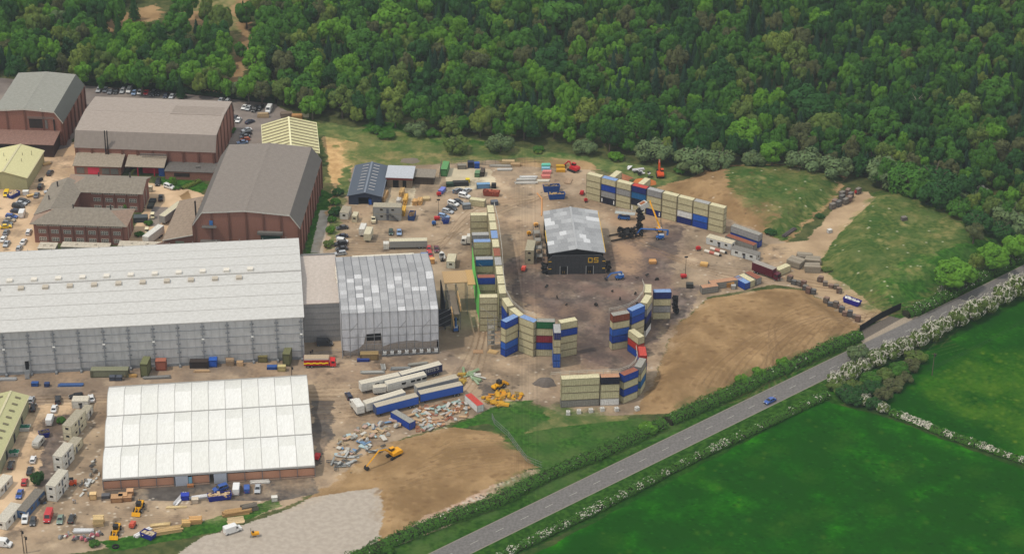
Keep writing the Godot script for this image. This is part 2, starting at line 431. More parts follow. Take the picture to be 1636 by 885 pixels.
	for k in 12:
		ruts(dim if k % 3 else faint, [Vector2(64 + k * 2.5, 172 - k), Vector2(88, 168 - k * 4.0), Vector2(116, 152 - k * 4.5), Vector2(150 - k * 2.0, 134 - k * 3.0)], 2.1)
	for k in 9:
		ruts(dim if k % 2 else faint, [Vector2(-32 + k * 1.5, 222 - k * 3.0), Vector2(-16, 214 - k * 2.4), Vector2(8 - k, 208 - k * 2.0)], 2.0)
	for k in 7:
		ruts(dim if k % 2 else faint, [Vector2(-14 + k * 1.2, 40), Vector2(-12 + k * 0.7, 90), Vector2(-14 + k, 140), Vector2(-30 + k * 2.0, 168 + k), Vector2(-70, 176 + k * 1.5)], 2.0)
	for k in 6:
		ruts(dim if k % 2 else faint, [Vector2(-62, 60 + k * 3.0), Vector2(-30, 62 + k * 2.0), Vector2(-14, 50 - k * 3.0), Vector2(10 + k * 2.0, 24)], 2.0)
	for k in 6:
		ruts(dim if k % 2 else faint, [Vector2(-160, 172 + k), Vector2(-100, 168 + k * 0.8), Vector2(-55, 164 + k * 1.4), Vector2(-20, 158 + k * 2.0)], 2.0)
	for k in 5:
		ruts(faint, [Vector2(-150 + k * 2.0, 240), Vector2(-110, 236 + k), Vector2(-60, 226 + k), Vector2(-50 + k, 200)], 1.9)
	for k in 6:
		ruts(faint if k % 2 else dim, [Vector2(44 + k * 3.0, 60 + k * 3.0), Vector2(66 + k * 2.0, 78 + k * 2.0), Vector2(90 + k, 84 + k * 2.0), Vector2(112, 92 + k)], 2.0)

func build_ground() -> void:
	paint_ground()
	var m := StandardMaterial3D.new()
	m.albedo_texture = ImageTexture.create_from_image(land)
	m.texture_repeat = false
	m.roughness = 0.95
	m.metallic_specular = 0.04
	m.detail_enabled = true
	m.detail_blend_mode = BaseMaterial3D.BLEND_MODE_MUL
	m.detail_uv_layer = BaseMaterial3D.DETAIL_UV_2
	m.detail_albedo = T.fine
	var rough := noise(0.11, 4, 60)
	var step := 2.0
	var nx := int(GW / step)
	var nz := int(GD / step)
	var v := PackedVector3Array()
	var uv := PackedVector2Array()
	var uv2 := PackedVector2Array()
	for j in nz + 1:
		for i in nx + 1:
			var x := GX + i * step
			var z := GZ + j * step
			var y := gh(x, z)
			if y > 0.05: y += 0.35 * rough.get_noise_2d(x, z) * minf(y, 1.0)
			v.append(Vector3(x, y, z))
			uv.append(Vector2(float(i) / nx, float(j) / nz))
			uv2.append(Vector2(x, z) / 9.0)
	# one sheet, told apart as the yard and the meadow beyond the road
	var road := Vector2(-0.8, 0.6)
	var parts := {"ground": PackedInt32Array(), "meadow": PackedInt32Array(), "meadow_001": PackedInt32Array(), "woodland_floor": PackedInt32Array()}
	var fields := {"meadow": P([-2.3,262.1,99.5,169.1,118.7,179.1,159.1,210.6,147.7,263.8,67.3,265.2]), "meadow_001": P([102.9,164.5,119.4,174.3,160.2,205.5,183.4,97.3,142.1,134.8,119.1,149.4]), "woodland_floor": P([-240.9,-92.2,-181.1,-72.3,-135.3,-63.1,-89.8,-49,-65.8,-36.7,-25.2,-31,2.4,-18.7,44.1,-6.9,80.7,-4.4,128.3,4.5,148.6,14,205.2,39.1,267.9,-239.2,-272.1,-222.7])}
	for j in nz:
		for i in nx:
			var c := Vector2(GX + (i + 0.5) * step, GZ + (j + 0.5) * step)
			var into := "ground"
			for f in fields:
				if Geometry2D.is_point_in_polygon(c, PackedVector2Array(fields[f])):
					into = f
			var a := j * (nx + 1) + i
			parts[into].append_array([a, a + 1, a + nx + 2, a, a + nx + 2, a + nx + 1])
	for p in parts:
		# only the vertices that this piece uses
		var remap := {}
		var vv := PackedVector3Array()
		var va := PackedVector2Array()
		var vb := PackedVector2Array()
		var idx := PackedInt32Array()
		for k in parts[p]:
			if not remap.has(k):
				remap[k] = vv.size()
				vv.append(v[k])
				va.append(uv[k])
				vb.append(uv2[k])
			idx.append(remap[k])
		var arr := []
		arr.resize(Mesh.ARRAY_MAX)
		arr[Mesh.ARRAY_VERTEX] = vv
		arr[Mesh.ARRAY_TEX_UV] = va
		arr[Mesh.ARRAY_TEX_UV2] = vb
		arr[Mesh.ARRAY_INDEX] = idx
		var am := ArrayMesh.new()
		am.add_surface_from_arrays(Mesh.PRIMITIVE_TRIANGLES, arr)
		var o := inst(p, am, m, null)
		var words := {"ground": "tan dirt and grass ground of the studio yards", "meadow": "deep green meadow in front of the road", "meadow_001": "yellow-flecked green meadow behind the flowering hedge", "woodland_floor": "brown and green floor under the wood"}
		tag(o, words[p], "ground", "", "structure")
	# the land beyond, out to the horizon
	var st := nb()
	var e := 4000.0
	for r in [[-e, -e, e, GZ], [-e, GZ + GD, e, e], [-e, GZ, GX, GZ + GD], [GX + GW, GZ, e, GZ + GD]]:
		quad(st, Vector3(r[0], 0, r[1]), Vector3(r[2], 0, r[1]), Vector3(r[2], 0, r[3]), Vector3(r[0], 0, r[3]))
	tag(put("land_beyond", st, mat(K(52, 62, 36, 0.8), 0.95, "fine", 0.05)), "green farmland reaching to the horizon", "ground", "", "structure")

# a strip along a line on the ground, following its heights
func strip(called: String, pts: Array, width: float, lift: float, m: Material, label: String, category: String, parent: Node = null, shift := 0.0) -> MeshInstance3D:
	var st := nb()
	for i in pts.size() - 1:
		var da: Vector2 = ((pts[i + 1] - pts[maxi(i - 1, 0)]) as Vector2).normalized().orthogonal()
		var db: Vector2 = ((pts[mini(i + 2, pts.size() - 1)] - pts[i]) as Vector2).normalized().orthogonal()
		var q := [pts[i] + da * (shift + width / 2), pts[i + 1] + db * (shift + width / 2), pts[i + 1] + db * (shift - width / 2), pts[i] + da * (shift - width / 2)]
		var w := []
		for p in q: w.append(Vector3(p.x, lift, p.y))
		quad(st, w[0], w[1], w[2], w[3])
	var o := put(called, st, m, parent)
	if parent == null: tag(o, label, category, "", "structure")
	return o

func build_road() -> void:
	var a := V(-30.1,264.9)
	var b := V(105.7,147.6)
	var c := V(148.2,111.3)
	var d := V(199,66.7)
	var line := [a, b, c, d]
	strip("road", line, 7.6, 0.02, mat(K(116, 113, 111, 0.92), 0.85, "grime", 0.12), "grey two-lane road running between hedges", "road")
	var road_edge := mat(K(150, 142, 130, 0.8), 0.9, "fine", 0.3)
	for s: float in [-1.0, 1.0]:
		strip("road_edge", line, 0.35, 0.024, road_edge, "pale dusty edge of the road" if s < 0 else "pale dusty road edge on the yard side", "road edge", null, s * 3.75)
	var paint := mat(K(200, 197, 188, 0.8), 0.8, "fine", 0.6)
	# centre dashes 9.5 m apart
	var p := V(-2.8,241.6)
	var q := V(148.2,111.3)
	var dir := (q - p).normalized()
	for k in range(-4, 27):
		var at: Vector2 = p + dir * 9.5 * k
		var st := nb()
		var n := dir.orthogonal() * 0.07
		var h := dir * 1.5
		quad(st, Vector3(at.x - h.x - n.x, 0.026, at.y - h.y - n.y), Vector3(at.x + h.x - n.x, 0.026, at.y + h.y - n.y), Vector3(at.x + h.x + n.x, 0.026, at.y + h.y + n.y), Vector3(at.x - h.x + n.x, 0.026, at.y - h.y + n.y))
		tag(put("road_marking", st, paint), "white centre-line dash painted on the grey road", "road marking", "centre-line dashes of the road", "structure")
	# the gateway lay-by
	var st := nb()
	var y := [V(118.3,123.6), V(129.3,113.9), V(136.9,118.1), V(118.4,133.2)]
	quad(st, Vector3(y[0].x, 0.014, y[0].y), Vector3(y[1].x, 0.014, y[1].y), Vector3(y[2].x, 0.014, y[2].y), Vector3(y[3].x, 0.014, y[3].y))
	tag(put("gateway", st, mat(K(112, 104, 96, 0.8), 0.9, "grime", 0.2)), "grey gateway apron between the black screen and the road", "road", "", "structure")
	st = nb()
	y = [V(116.8,131.2), V(133.8,114.7), V(140.4,113.7), V(118.3,134)]
	quad(st, Vector3(y[0].x, 0.018, y[0].y), Vector3(y[1].x, 0.018, y[1].y), Vector3(y[2].x, 0.018, y[2].y), Vector3(y[3].x, 0.018, y[3].y))
	tag(put("pavement", st, mat(K(172, 158, 140, 0.8), 0.9, "grime", 0.2)), "pale concrete strip across the mouth of the gateway", "pavement", "", "structure")

# ------------------------------------------------------------------ buildings
# a slab with its upper face at a b c d
func slab(st: SurfaceTool, a: Vector3, b: Vector3, c: Vector3, d: Vector3, t := 0.25) -> void:
	var n := (b - a).cross(d - a).normalized()
	if n.y < 0.0: n = -n
	var k := n * t
	quad(st, a, b, c, d)
	quad(st, a - k, b - k, c - k, d - k)
	for e in [[a, b], [b, c], [c, d], [d, a]]:
		quad(st, e[0], e[1], e[1] - k, e[0] - k)

func one(c: Vector3, s: Vector3, b := Basis()) -> SurfaceTool:
	var st := nb()
	bx(st, c, s, b)
	return st

# a window: frame with panes as its own pieces, set in a wall whose outside looks along b.z
func window(parent: Node, c: Vector3, w: float, h: float, n: int, b: Basis, frame: Material, rows := 1) -> void:
	var f := put("window", one(c, Vector3(w, h, 0.12), b), frame, parent)
	var st := nb()
	var pw := (w - 0.14) / n
	var ph := (h - 0.14) / rows
	for i in n:
		for j in rows:
			var o := Vector3(-w / 2 + 0.07 + pw * (i + 0.5), -h / 2 + 0.07 + ph * (j + 0.5), 0.065)
			inst("pane", pane_mesh(pw - 0.22, ph - 0.22), glass(), f, Transform3D(b, c + b * o))

var pane_cache := {}
func pane_mesh(w: float, h: float) -> Mesh:
	var key := "%.2f %.2f" % [w, h]
	if not pane_cache.has(key):
		pane_cache[key] = one(Vector3.ZERO, Vector3(w, h, 0.02)).commit()
	return pane_cache[key]

func profile_hangar(called: String, label: String, x: float, z: float, turn: float, W: float, L: float, he: float, hb: float, ins: float, hr: float, roof: Material, steep: Material, brick: Material, trim: Material) -> Node3D:
	var o := thing(called, label, "hangar", x, z, turn)
	var prof := [Vector2(-W / 2, 0), Vector2(W / 2, 0), Vector2(W / 2, he), Vector2(W / 2 - ins, hb), Vector2(0, hr), Vector2(-W / 2 + ins, hb), Vector2(-W / 2, he)]
	for s: float in [-1.0, 1.0]:
		put("side_wall", one(Vector3(s * (W / 2 - 0.2), he / 2, 0), Vector3(0.4, he, L - 0.9)), brick, o)
		var st := nb()
		prism(st, prof, s * (L / 2 - 0.4), s * L / 2)
		put("gable_wall", st, brick, o)
		# the roof: two slopes either side, then the white bargeboard
		var e := 0.45
		st = nb()
		slab(st, Vector3(s * (W / 2 + e * 0.6), he - 0.35, -L / 2 - e), Vector3(s * (W / 2 + e * 0.6), he - 0.35, L / 2 + e), Vector3(s * (W / 2 - ins), hb + 0.3, L / 2 + e), Vector3(s * (W / 2 - ins), hb + 0.3, -L / 2 - e), 0.28)
		put("roof_slope", st, steep, o)
		st = nb()
		slab(st, Vector3(s * (W / 2 - ins), hb + 0.3, -L / 2 - e), Vector3(s * (W / 2 - ins), hb + 0.3, L / 2 + e), Vector3(0, hr + 0.3, L / 2 + e), Vector3(0, hr + 0.3, -L / 2 - e), 0.28)
		put("roof_slope", st, roof, o)
		st = nb()
		for side: float in [-1.0, 1.0]:
			for pq in [[Vector2(W / 2 + 0.2, he - 0.3), Vector2(W / 2 - ins, hb + 0.28)], [Vector2(W / 2 - ins, hb + 0.28), Vector2(0, hr + 0.28)]]:
				var a: Vector2 = pq[0]
				var b: Vector2 = pq[1]
				var zz: float = s * (L / 2 + e + 0.03)
				quad(st, Vector3(side * a.x, a.y + 0.06, zz), Vector3(side * b.x, b.y + 0.06, zz), Vector3(side * b.x, b.y - 0.5, zz), Vector3(side * a.x, a.y - 0.5, zz))
		put("bargeboard", st, trim, o)
		# brick piers
		var n := int(L / 5.6)
		for k in n + 1:
			put("pilaster", one(Vector3(s * (W / 2 + 0.22), he / 2 - 0.2, -L / 2 + 0.5 + k * (L - 1.0) / n), Vector3(0.5, he - 0.4, 0.75)), brick_dark(), o)
		var m := int(W / 6.2)
		for k in m + 1:
			var px := -W / 2 + 0.5 + k * (W - 1.0) / m
			var top := he + (hb - he) * clampf((W / 2 - absf(px)) / ins, 0, 1) + (hr - hb) * clampf((W / 2 - ins - absf(px)) / (W / 2 - ins), 0, 1) - 0.5
			put("pilaster", one(Vector3(px, top / 2, s * (L / 2 + 0.14)), Vector3(0.6, top, 0.3)), brick_dark(), o)
	put("ridge_cap", one(Vector3(0, hr + 0.3, 0), Vector3(0.5, 0.06, L + 0.9)), roof, o)
	return o

func brick_dark() -> StandardMaterial3D: return mat(K(116, 80, 67, 1.05), 0.9, "brick", 0.11)

func gable_shed(called: String, label: String, x: float, z: float, turn: float, W: float, L: float, he: float, hr: float, roof: Material, wall: Material, trim: Material, category := "shed", open_front := false) -> Node3D:
	var o := thing(called, label, category, x, z, turn)
	for s: float in [-1.0, 1.0]:
		put("side_wall", one(Vector3(s * (W / 2 - 0.15), he / 2, 0), Vector3(0.3, he, L - 0.7)), wall, o)
		var st := nb()
		if s == 1 and open_front:
			prism(st, [Vector2(-W / 2, 0), Vector2(-W * 0.2, 0), Vector2(-W * 0.2, he * 0.85), Vector2(W * 0.2, he * 0.85), Vector2(W * 0.2, 0), Vector2(W / 2, 0), Vector2(W / 2, he), Vector2(0, hr), Vector2(-W / 2, he)], L / 2 - 0.3, L / 2)
		else:
			prism(st, [Vector2(-W / 2, 0), Vector2(W / 2, 0), Vector2(W / 2, he), Vector2(0, hr), Vector2(-W / 2, he)], s * (L / 2 - 0.3), s * L / 2)
		put("gable_wall", st, wall, o)
		st = nb()
		slab(st, Vector3(s * (W / 2 + 0.3), he + 0.1, -L / 2 - 0.3), Vector3(s * (W / 2 + 0.3), he + 0.1, L / 2 + 0.3), Vector3(0, hr + 0.25, L / 2 + 0.3), Vector3(0, hr + 0.25, -L / 2 - 0.3), 0.2)
		put("roof_slope", st, roof, o)
		put("gutter", one(Vector3(s * (W / 2 + 0.42), he - 0.02, 0), Vector3(0.2, 0.18, L + 0.5)), trim, o)
	put("ridge_cap", one(Vector3(0, hr + 0.28, 0), Vector3(0.7, 0.14, L + 0.6)), trim, o)
	return o

func flat_block(called: String, label: String, category: String, x: float, z: float, turn: float, W: float, L: float, h: float, roof: Material, wall: Material) -> Node3D:
	var o := thing(called, label, category, x, z, turn)
	var st := nb()
	bx(st, Vector3(0, h / 2 - 0.1, 0), Vector3(W, h - 0.2, L))
	put("wall", st, wall, o)
	put("roof", one(Vector3(0, h, 0), Vector3(W + 0.5, 0.22, L + 0.5)), roof, o)
	return o

# a single-pitch roof on walls: high at the back, low in front
func lean_to(called: String, label: String, category: String, x: float, z: float, turn: float, W: float, L: float, back: float, front: float, roof: Material, wall: Material) -> Node3D:
	var o := thing(called, label, category, x, z, turn)
	var st := nb()
	prism(st, [Vector2(-L / 2, 0), Vector2(L / 2, 0), Vector2(L / 2, back - 0.15), Vector2(-L / 2, front - 0.15)], -W / 2, W / 2, Transform3D(roty(90), Vector3.ZERO))
	put("wall", st, wall, o)
	st = nb()
	var e := 0.5
	slab(st, Vector3(-W / 2 - e, back + 0.1, -L / 2 - 0.1), Vector3(W / 2 + e, back + 0.1, -L / 2 - 0.1), Vector3(W / 2 + e, front + 0.1, L / 2 + e), Vector3(-W / 2 - e, front + 0.1, L / 2 + e), 0.22)
	put("roof", st, roof, o)
	return o

func build_brick_hangars() -> void:
	var brick := mat(K(147, 104, 89, 1.1), 0.9, "brick", 0.09)
	var trim := mat(K(225, 220, 210, 0.8), 0.7, "grime", 0.2)
	var ra := mat(K(140, 140, 132, 1.0), 0.9, "ribbed", 0.05)
	var rb := mat(K(156, 145, 136, 1.0), 0.9, "ribbed", 0.05)
	var rb2 := mat(K(134, 125, 118, 1.0), 0.9, "ribbed", 0.05)
	var rc := mat(K(128, 120, 113, 1.0), 0.9, "ribbed", 0.05)
	var rc2 := mat(K(102, 98, 94, 1.0), 0.9, "ribbed", 0.05)
	var grey_steel := mat(K(120, 118, 114, 0.9), 0.6, "grime", 0.3)
	var dark := mat(K(52, 44, 40, 1.0), 0.8, "grime", 0.2)
	var blue := mat(K(60, 120, 190, 0.9), 0.6, "grime", 0.3)
	# the western one
	var a := profile_hangar("brick_hangar", "grey-green roofed brick hangar at the far left with a dark gable door", -191.54, -35.25, -2.5, 29.7, 36.5, 10.2, 14.3, 3.0, 15.2, ra, mat(K(104, 106, 100, 0.85), 0.9, "ribbed", 0.05), brick, trim)
	put("gable_door", one(Vector3(4.5, 9.2, 18.35), Vector3(6.0, 3.8, 0.3)), dark, a)
	put("door_panel", one(Vector3(8.3, 9.0, 18.35), Vector3(0.9, 3.6, 0.4)), grey_steel, a)
	put("downpipe", one(Vector3(11.4, 8.8, 18.45), Vector3(0.5, 4.6, 0.5)), dark, a)
	var st := nb()
	for k in 3: bar(st, Vector3(1.0, 11.4 + k * 0.35, 18.6), Vector3(11.6, 11.4 + k * 0.35, 18.6), 0.07)
	put("gantry", st, grey_steel, a)
	put("roof_lamp", one(Vector3(6.5, 15.0, 18.0), Vector3(0.5, 0.6, 0.5)), trim, a)
	var ann := lean_to("hangar_annex", "low dark annex with pinkish flat roof in front of the far-left hangar", "annex", -196.5, -11.5, -2.5, 34, 11, 6.2, 5.4, mat(K(150, 118, 106, 0.82), 0.9, "grime", 0.12), mat(K(70, 54, 48, 1.0), 0.9, "brick", 0.12))
	for k in 5: put("window", one(Vector3(-4 + k * 3.2, 3.6, 5.52), Vector3(2.2, 1.4, 0.1)), glass(), ann)
	flat_block("low_roofed_block", "small grey flat-roofed block cut by the left edge behind the far-left hangar", "building", -228, -49, -2.5, 22, 14, 8, rc, brick)
	# the middle one, ridge running left to right
	var b := profile_hangar("brick_hangar", "brown-grey roofed brick hangar in the middle, long side to the front, twin black flues", -140.84, -15.13, 86.5, 39.1, 54.3, 8.5, 13.6, 3.35, 14.9, rb, rb2, brick, mat(K(120, 110, 102, 0.85), 0.9, "grime", 0.2))
	st = nb()
	for k in 2: bar(st, Vector3(-20.2, 6.0, -15.2 + k * 0.9), Vector3(-19.4, 15.6, -15.2 + k * 0.9), 0.22, 0.22, 8)
	put("flue", st, mat(Color8(28, 27, 27), 0.6, ""), b)
	put("roof_patch", one(Vector3(4.0, 14.84, 16.5), Vector3(9.5, 0.12, 20.0), rotz(-4.6)), mat(K(158, 146, 136, 0.82), 0.9, "ribbed", 0.05), b)
	var n1 := lean_to("hangar_annex", "long brown-roofed lean-to with pink shutter below the twin black flues", "annex", -159.5, 6.8, -3.2, 18, 7.4, 6.2, 3.9, mat(K(150, 139, 124, 1.0), 0.9, "grime", 0.12), brick)
	put("shutter", one(Vector3(-1.5, 1.9, 3.77), Vector3(4.4, 2.8, 0.12)), mat(K(205, 60, 84, 0.9), 0.7, "streak", 0.2), n1)
	for xx in [-6.6, 3.2, 6.6]: put("shutter", one(Vector3(xx, 1.9, 3.77), Vector3(2.9, 2.4, 0.12)), grey_steel, n1)
	var n2 := thing("open_canopy", "brown-roofed open canopy on red posts over a red store and blue door", "canopy", -141.2, 7.2, -3.2)
	st = nb()
	slab(st, Vector3(-7.6, 6.2, -3.6), Vector3(7.6, 6.2, -3.6), Vector3(7.6, 4.0, 3.9), Vector3(-7.6, 4.0, 3.9), 0.25)
	put("roof", st, mat(K(152, 141, 126, 1.0), 0.9, "grime", 0.12), n2)
	for xx in [-2.8, 3.6]: put("post", one(Vector3(xx, 1.9, 3.5), Vector3(0.35, 3.8, 0.35)), mat(K(190, 40, 60, 0.9), 0.7, "grime", 0.3), n2)
	put("back_wall", one(Vector3(0, 2.6, -2.6), Vector3(14.5, 5.2, 0.3)), dark, n2)
	put("red_wall", one(Vector3(1.6, 1.9, 0.9), Vector3(6.2, 3.6, 0.3)), mat(K(170, 30, 52, 0.9), 0.7, "streak", 0.2), n2)
	put("door", one(Vector3(6.3, 1.8, 3.1), Vector3(2.2, 3.4, 0.3)), mat(K(40, 84, 160, 0.9), 0.6, "grime", 0.3), n2)
	var n3 := flat_block("hangar_annex", "flat grey-roofed low range right of the red canopy, against the middle hangar", "annex", -122.6, 9.6, -3.2, 21, 8.5, 3.5, mat(K(110, 106, 102, 0.85), 0.9, "grime", 0.12), brick)
	put("window", one(Vector3(-4.0, 2.1, 4.3), Vector3(6.0, 1.5, 0.1)), dark, n3)
	put("roof_vent", one(Vector3(1.6, 3.95, 0.6), Vector3(1.4, 0.7, 1.0)), grey_steel, n3)
	put("downpipe", one(Vector3(9.8, 2.0, 4.4), Vector3(0.3, 3.8, 0.3)), trim, n3)
	st = nb()
	for k in 2: bar(st, Vector3(-143.6, 6.5 + k * 0.6, 5.6), Vector3(-133.5, 6.5 + k * 0.6, 6.2), 0.16)
	for k in 11: bar(st, Vector3(-143.6 + k, 6.2, 5.6 + k * 0.06), Vector3(-143.6 + k, 7.3, 5.6 + k * 0.06), 0.1)
	put("catwalk", st, grey_steel, n2)
	n2.get_node("catwalk").transform = n2.transform.affine_inverse()
	# the nearest one
	var c := profile_hangar("brick_hangar", "dark grey roofed brick hangar with white bargeboards just behind the white hangar", -93.23, 46.17, -2.8, 38.2, 55.9, 11.8, 16.3, 3.4, 17.5, rc, rc2, brick, trim)
	put("gable_door", one(Vector3(8.5, 5.0, 28.25), Vector3(7.0, 6.0, 0.3)), mat(K(34, 70, 60, 1.0), 0.7, "streak", 0.2), c)
	put("canopy", one(Vector3(8.5, 9.4, 28.9), Vector3(9.0, 0.9, 1.5)), grey_steel, c)
	put("fire_door", one(Vector3(-12.6, 12.3, 28.2), Vector3(1.2, 2.0, 0.2)), blue, c)
	st = nb()
	bx(st, Vector3(-13.2, 11.1, 29.0), Vector3(5.2, 0.14, 1.6))
	for k in 7: bar(st, Vector3(-15.7 + k * 0.83, 11.1, 29.7), Vector3(-15.7 + k * 0.83, 12.1, 29.7), 0.05)
	bar(st, Vector3(-15.7, 12.1, 29.7), Vector3(-10.6, 12.1, 29.7), 0.06)
	put("fire_balcony", st, grey_steel, c)
	st = nb()
	bx(st, Vector3(-13.0, 5.4, 29.0), Vector3(7.4, 0.14, 1.6))
	bar(st, Vector3(-16.6, 6.4, 29.7), Vector3(-9.4, 6.4, 29.7), 0.06)
	put("walkway", st, grey_steel, c)
	var d := thing("hangar_annex", "brown lean-to roof with black flue left of the nearest brick hangar", "annex", -119.0, 58.0, -2.8)
	st = nb()
	slab(st, Vector3(6.4, 7.2, -17.5), Vector3(6.4, 7.2, 14.5), Vector3(-5.6, 4.4, 14.5), Vector3(-5.6, 4.4, -17.5), 0.25)
	put("roof", st, mat(K(148, 132, 116, 1.0), 0.9, "grime", 0.1), d)
	st = nb()
	prism(st, [Vector2(-5.2, 0), Vector2(6.4, 0), Vector2(6.4, 6.9), Vector2(-5.2, 4.1)], -17.0, 14.0)
	put("wall", st, brick, d)
	put("bargeboard", one(Vector3(0.4, 5.7, 14.6), Vector3(12.4, 0.35, 0.15), rotz(13.1)), trim, d)
	put("vent_hood", one(Vector3(0.6, 3.6, 14.2), Vector3(3.0, 0.9, 0.6)), mat(K(126, 138, 122, 0.9), 0.6, "grime", 0.3), d)
	st = nb()
	bar(st, Vector3(4.0, 6.4, 0.0), Vector3(4.0, 13.2, 0.0), 0.3, 0.3, 8)
	put("flue", st, mat(Color8(30, 28, 28), 0.6, ""), d)
	var e := gable_shed("tiled_hut", "small brown tiled hut half hidden by the white hangar roof", -124.5, 82.0, -2.8, 12, 12, 3.0, 5.6, mat(K(122, 96, 84, 0.85), 0.9, "brick", 0.15), brick, mat(K(110, 90, 80, 0.9), 0.9, "grime", 0.2), "hut")
	for k in 3: put("skylight", one(Vector3(-3.2, 4.6 - k * 0.0, -2.0 + k * 1.6), Vector3(1.4, 0.1, 0.7), rotz(22)), mat(K(200, 200, 200, 0.8), 0.4, ""), e)

func office_wing(label: String, x: float, z: float, turn: float, W: float, L: float, h: float, bays: int, wfrom: float, hip_l: bool, hip_r: bool) -> Node3D:
	var brick := mat(K(144, 102, 89, 1.1), 0.9, "brick", 0.09)
	var white := mat(K(222, 216, 204, 0.85), 0.7, "grime", 0.2)
	var roof := mat(K(136, 128, 116, 1.0), 0.92, "grime", 0.1)
	var roof2 := mat(K(150, 128, 112, 1.0), 0.92, "grime", 0.1)
	var o := thing("office_block", label, "office block", x, z, turn)
	put("wall", one(Vector3(0, h / 2, 0), Vector3(W - 1.6, h, L - 1.6)), brick, o)
	var e := 0.3
	var hr := h + 2.6
	var a := Vector3(-W / 2 - e, h, L / 2 + e)
	var b := Vector3(W / 2 + e, h, L / 2 + e)
	var c := Vector3(W / 2 + e, h, -L / 2 - e)
	var d := Vector3(-W / 2 - e, h, -L / 2 - e)
	var rl := Vector3(-W / 2 + (L / 2 if hip_l else -e), hr, 0)
	var rr := Vector3(W / 2 - (L / 2 if hip_r else -e), hr, 0)
	for f in [[a, b, rr, rl], [c, d, rl, rr]]:
		var st := nb()
		slab(st, f[0], f[1], f[2], f[3], 0.2)
		put("roof_slope", st, roof, o)
	for f in [[d, a, rl, hip_l], [b, c, rr, hip_r]]:
		var st := nb()
		tri(st, f[0], f[1], f[2])
		put("hip" if f[3] else "gable", st, roof2 if f[3] else brick, o)
	put("soffit", one(Vector3(0, h - 0.08, 0), Vector3(W + 0.4, 0.14, L + 0.4)), white, o)
	# front and back: a white strip of small lights under the eaves, then rows of windows
	for s: float in [1.0, -1.0]:
		var bs := roty(0 if s > 0 else 180)
		var zz: float = s * (L / 2 - 0.78)
		for k in bays:
			var xx := wfrom + (k + 0.5) * (W - wfrom - W / 2 - 0.0) / bays if false else -W / 2 + 1.6 + (k + 0.5) * (W - 3.2) / bays
			if xx < wfrom: continue
			window(o, Vector3(xx, h - 0.75, zz), (W - 3.2) / bays - 0.5, 0.75, 6, bs, white)
			window(o, Vector3(xx, h - 3.3, zz), 2.7, 1.5, 4, bs, white, 2)
			window(o, Vector3(xx, h - 6.4, zz), 2.7, 1.5, 4, bs, white, 2)
			put("pilaster", one(Vector3(xx + (W - 3.2) / bays / 2, h / 2 - 0.6, zz), Vector3(0.35, h - 1.2, 0.3)), brick_dark(), o)
	for s: float in [-1.0, 1.0]:
		for k in 2:
			put("downpipe", one(Vector3(s * (W / 2 - 0.72), h / 2, -2.0 + k * 4.0), Vector3(0.15, h, 0.15)), white, o)
	var st := nb()
	bar(st, Vector3(W * 0.28, h + 1.2, -L * 0.2), Vector3(W * 0.28, h + 3.6, -L * 0.2), 0.3, 0.3, 8)
	put("flue", st, mat(K(60, 56, 54), 0.7, ""), o)
	st = nb()
	bar(st, Vector3(-W * 0.12, h + 1.2, -L * 0.25), Vector3(-W * 0.12, h + 3.0, -L * 0.25), 0.25, 0.25, 8)
	put("flue", st, mat(K(60, 56, 54), 0.7, ""), o)
	return o

func build_offices() -> void:
	var f := office_wing("two-storey brick office wing, front one, hipped grey roof and seven window bays", -155.51, 61.06, -2.6, 34.8, 14.0, 8.0, 7, -99.0, true, true)
	f.name = "office_block"
	office_wing("two-storey brick office wing behind the front one, across its courtyard", -151.6, 34.4, -3.1, 30.0, 14.5, 8.0, 6, -6.0, true, false)
	var j := office_wing("hipped brick link joining the two office wings at the left", -166.5, 47.5, 87.0, 26.0, 12.0, 8.0, 4, 99.0, false, false)
	tag(j, "", "office block")
	# flat roofs tight behind the white hangar
	var w := mat(K(214, 204, 186, 0.82), 0.8, "grime", 0.15)
	for q in [[-166.0, 74.6, 6.0, 4.4, "cream flat-roofed hut beside the cars behind the white hangar"], [-152.5, 73.8, 17.0, 3.4, "long pale flat-roofed cabin along the front office wing"], [-133.5, 72.6, 14.5, 3.6, "peeling cream flat-roofed cabin at the right end of the office wing"]]:
		var c := flat_block("flat_roofed_cabin", q[4], "cabin", q[0], q[1], -2.6, q[2], q[3], 3.0, w, mat(K(150, 146, 140, 0.9), 0.8, "streak", 0.15))
		for k in 2: put("roof_vent", one(Vector3(-q[2] * 0.2 + k * q[2] * 0.4, 3.3, 0), Vector3(0.7, 0.4, 0.7)), w, c)

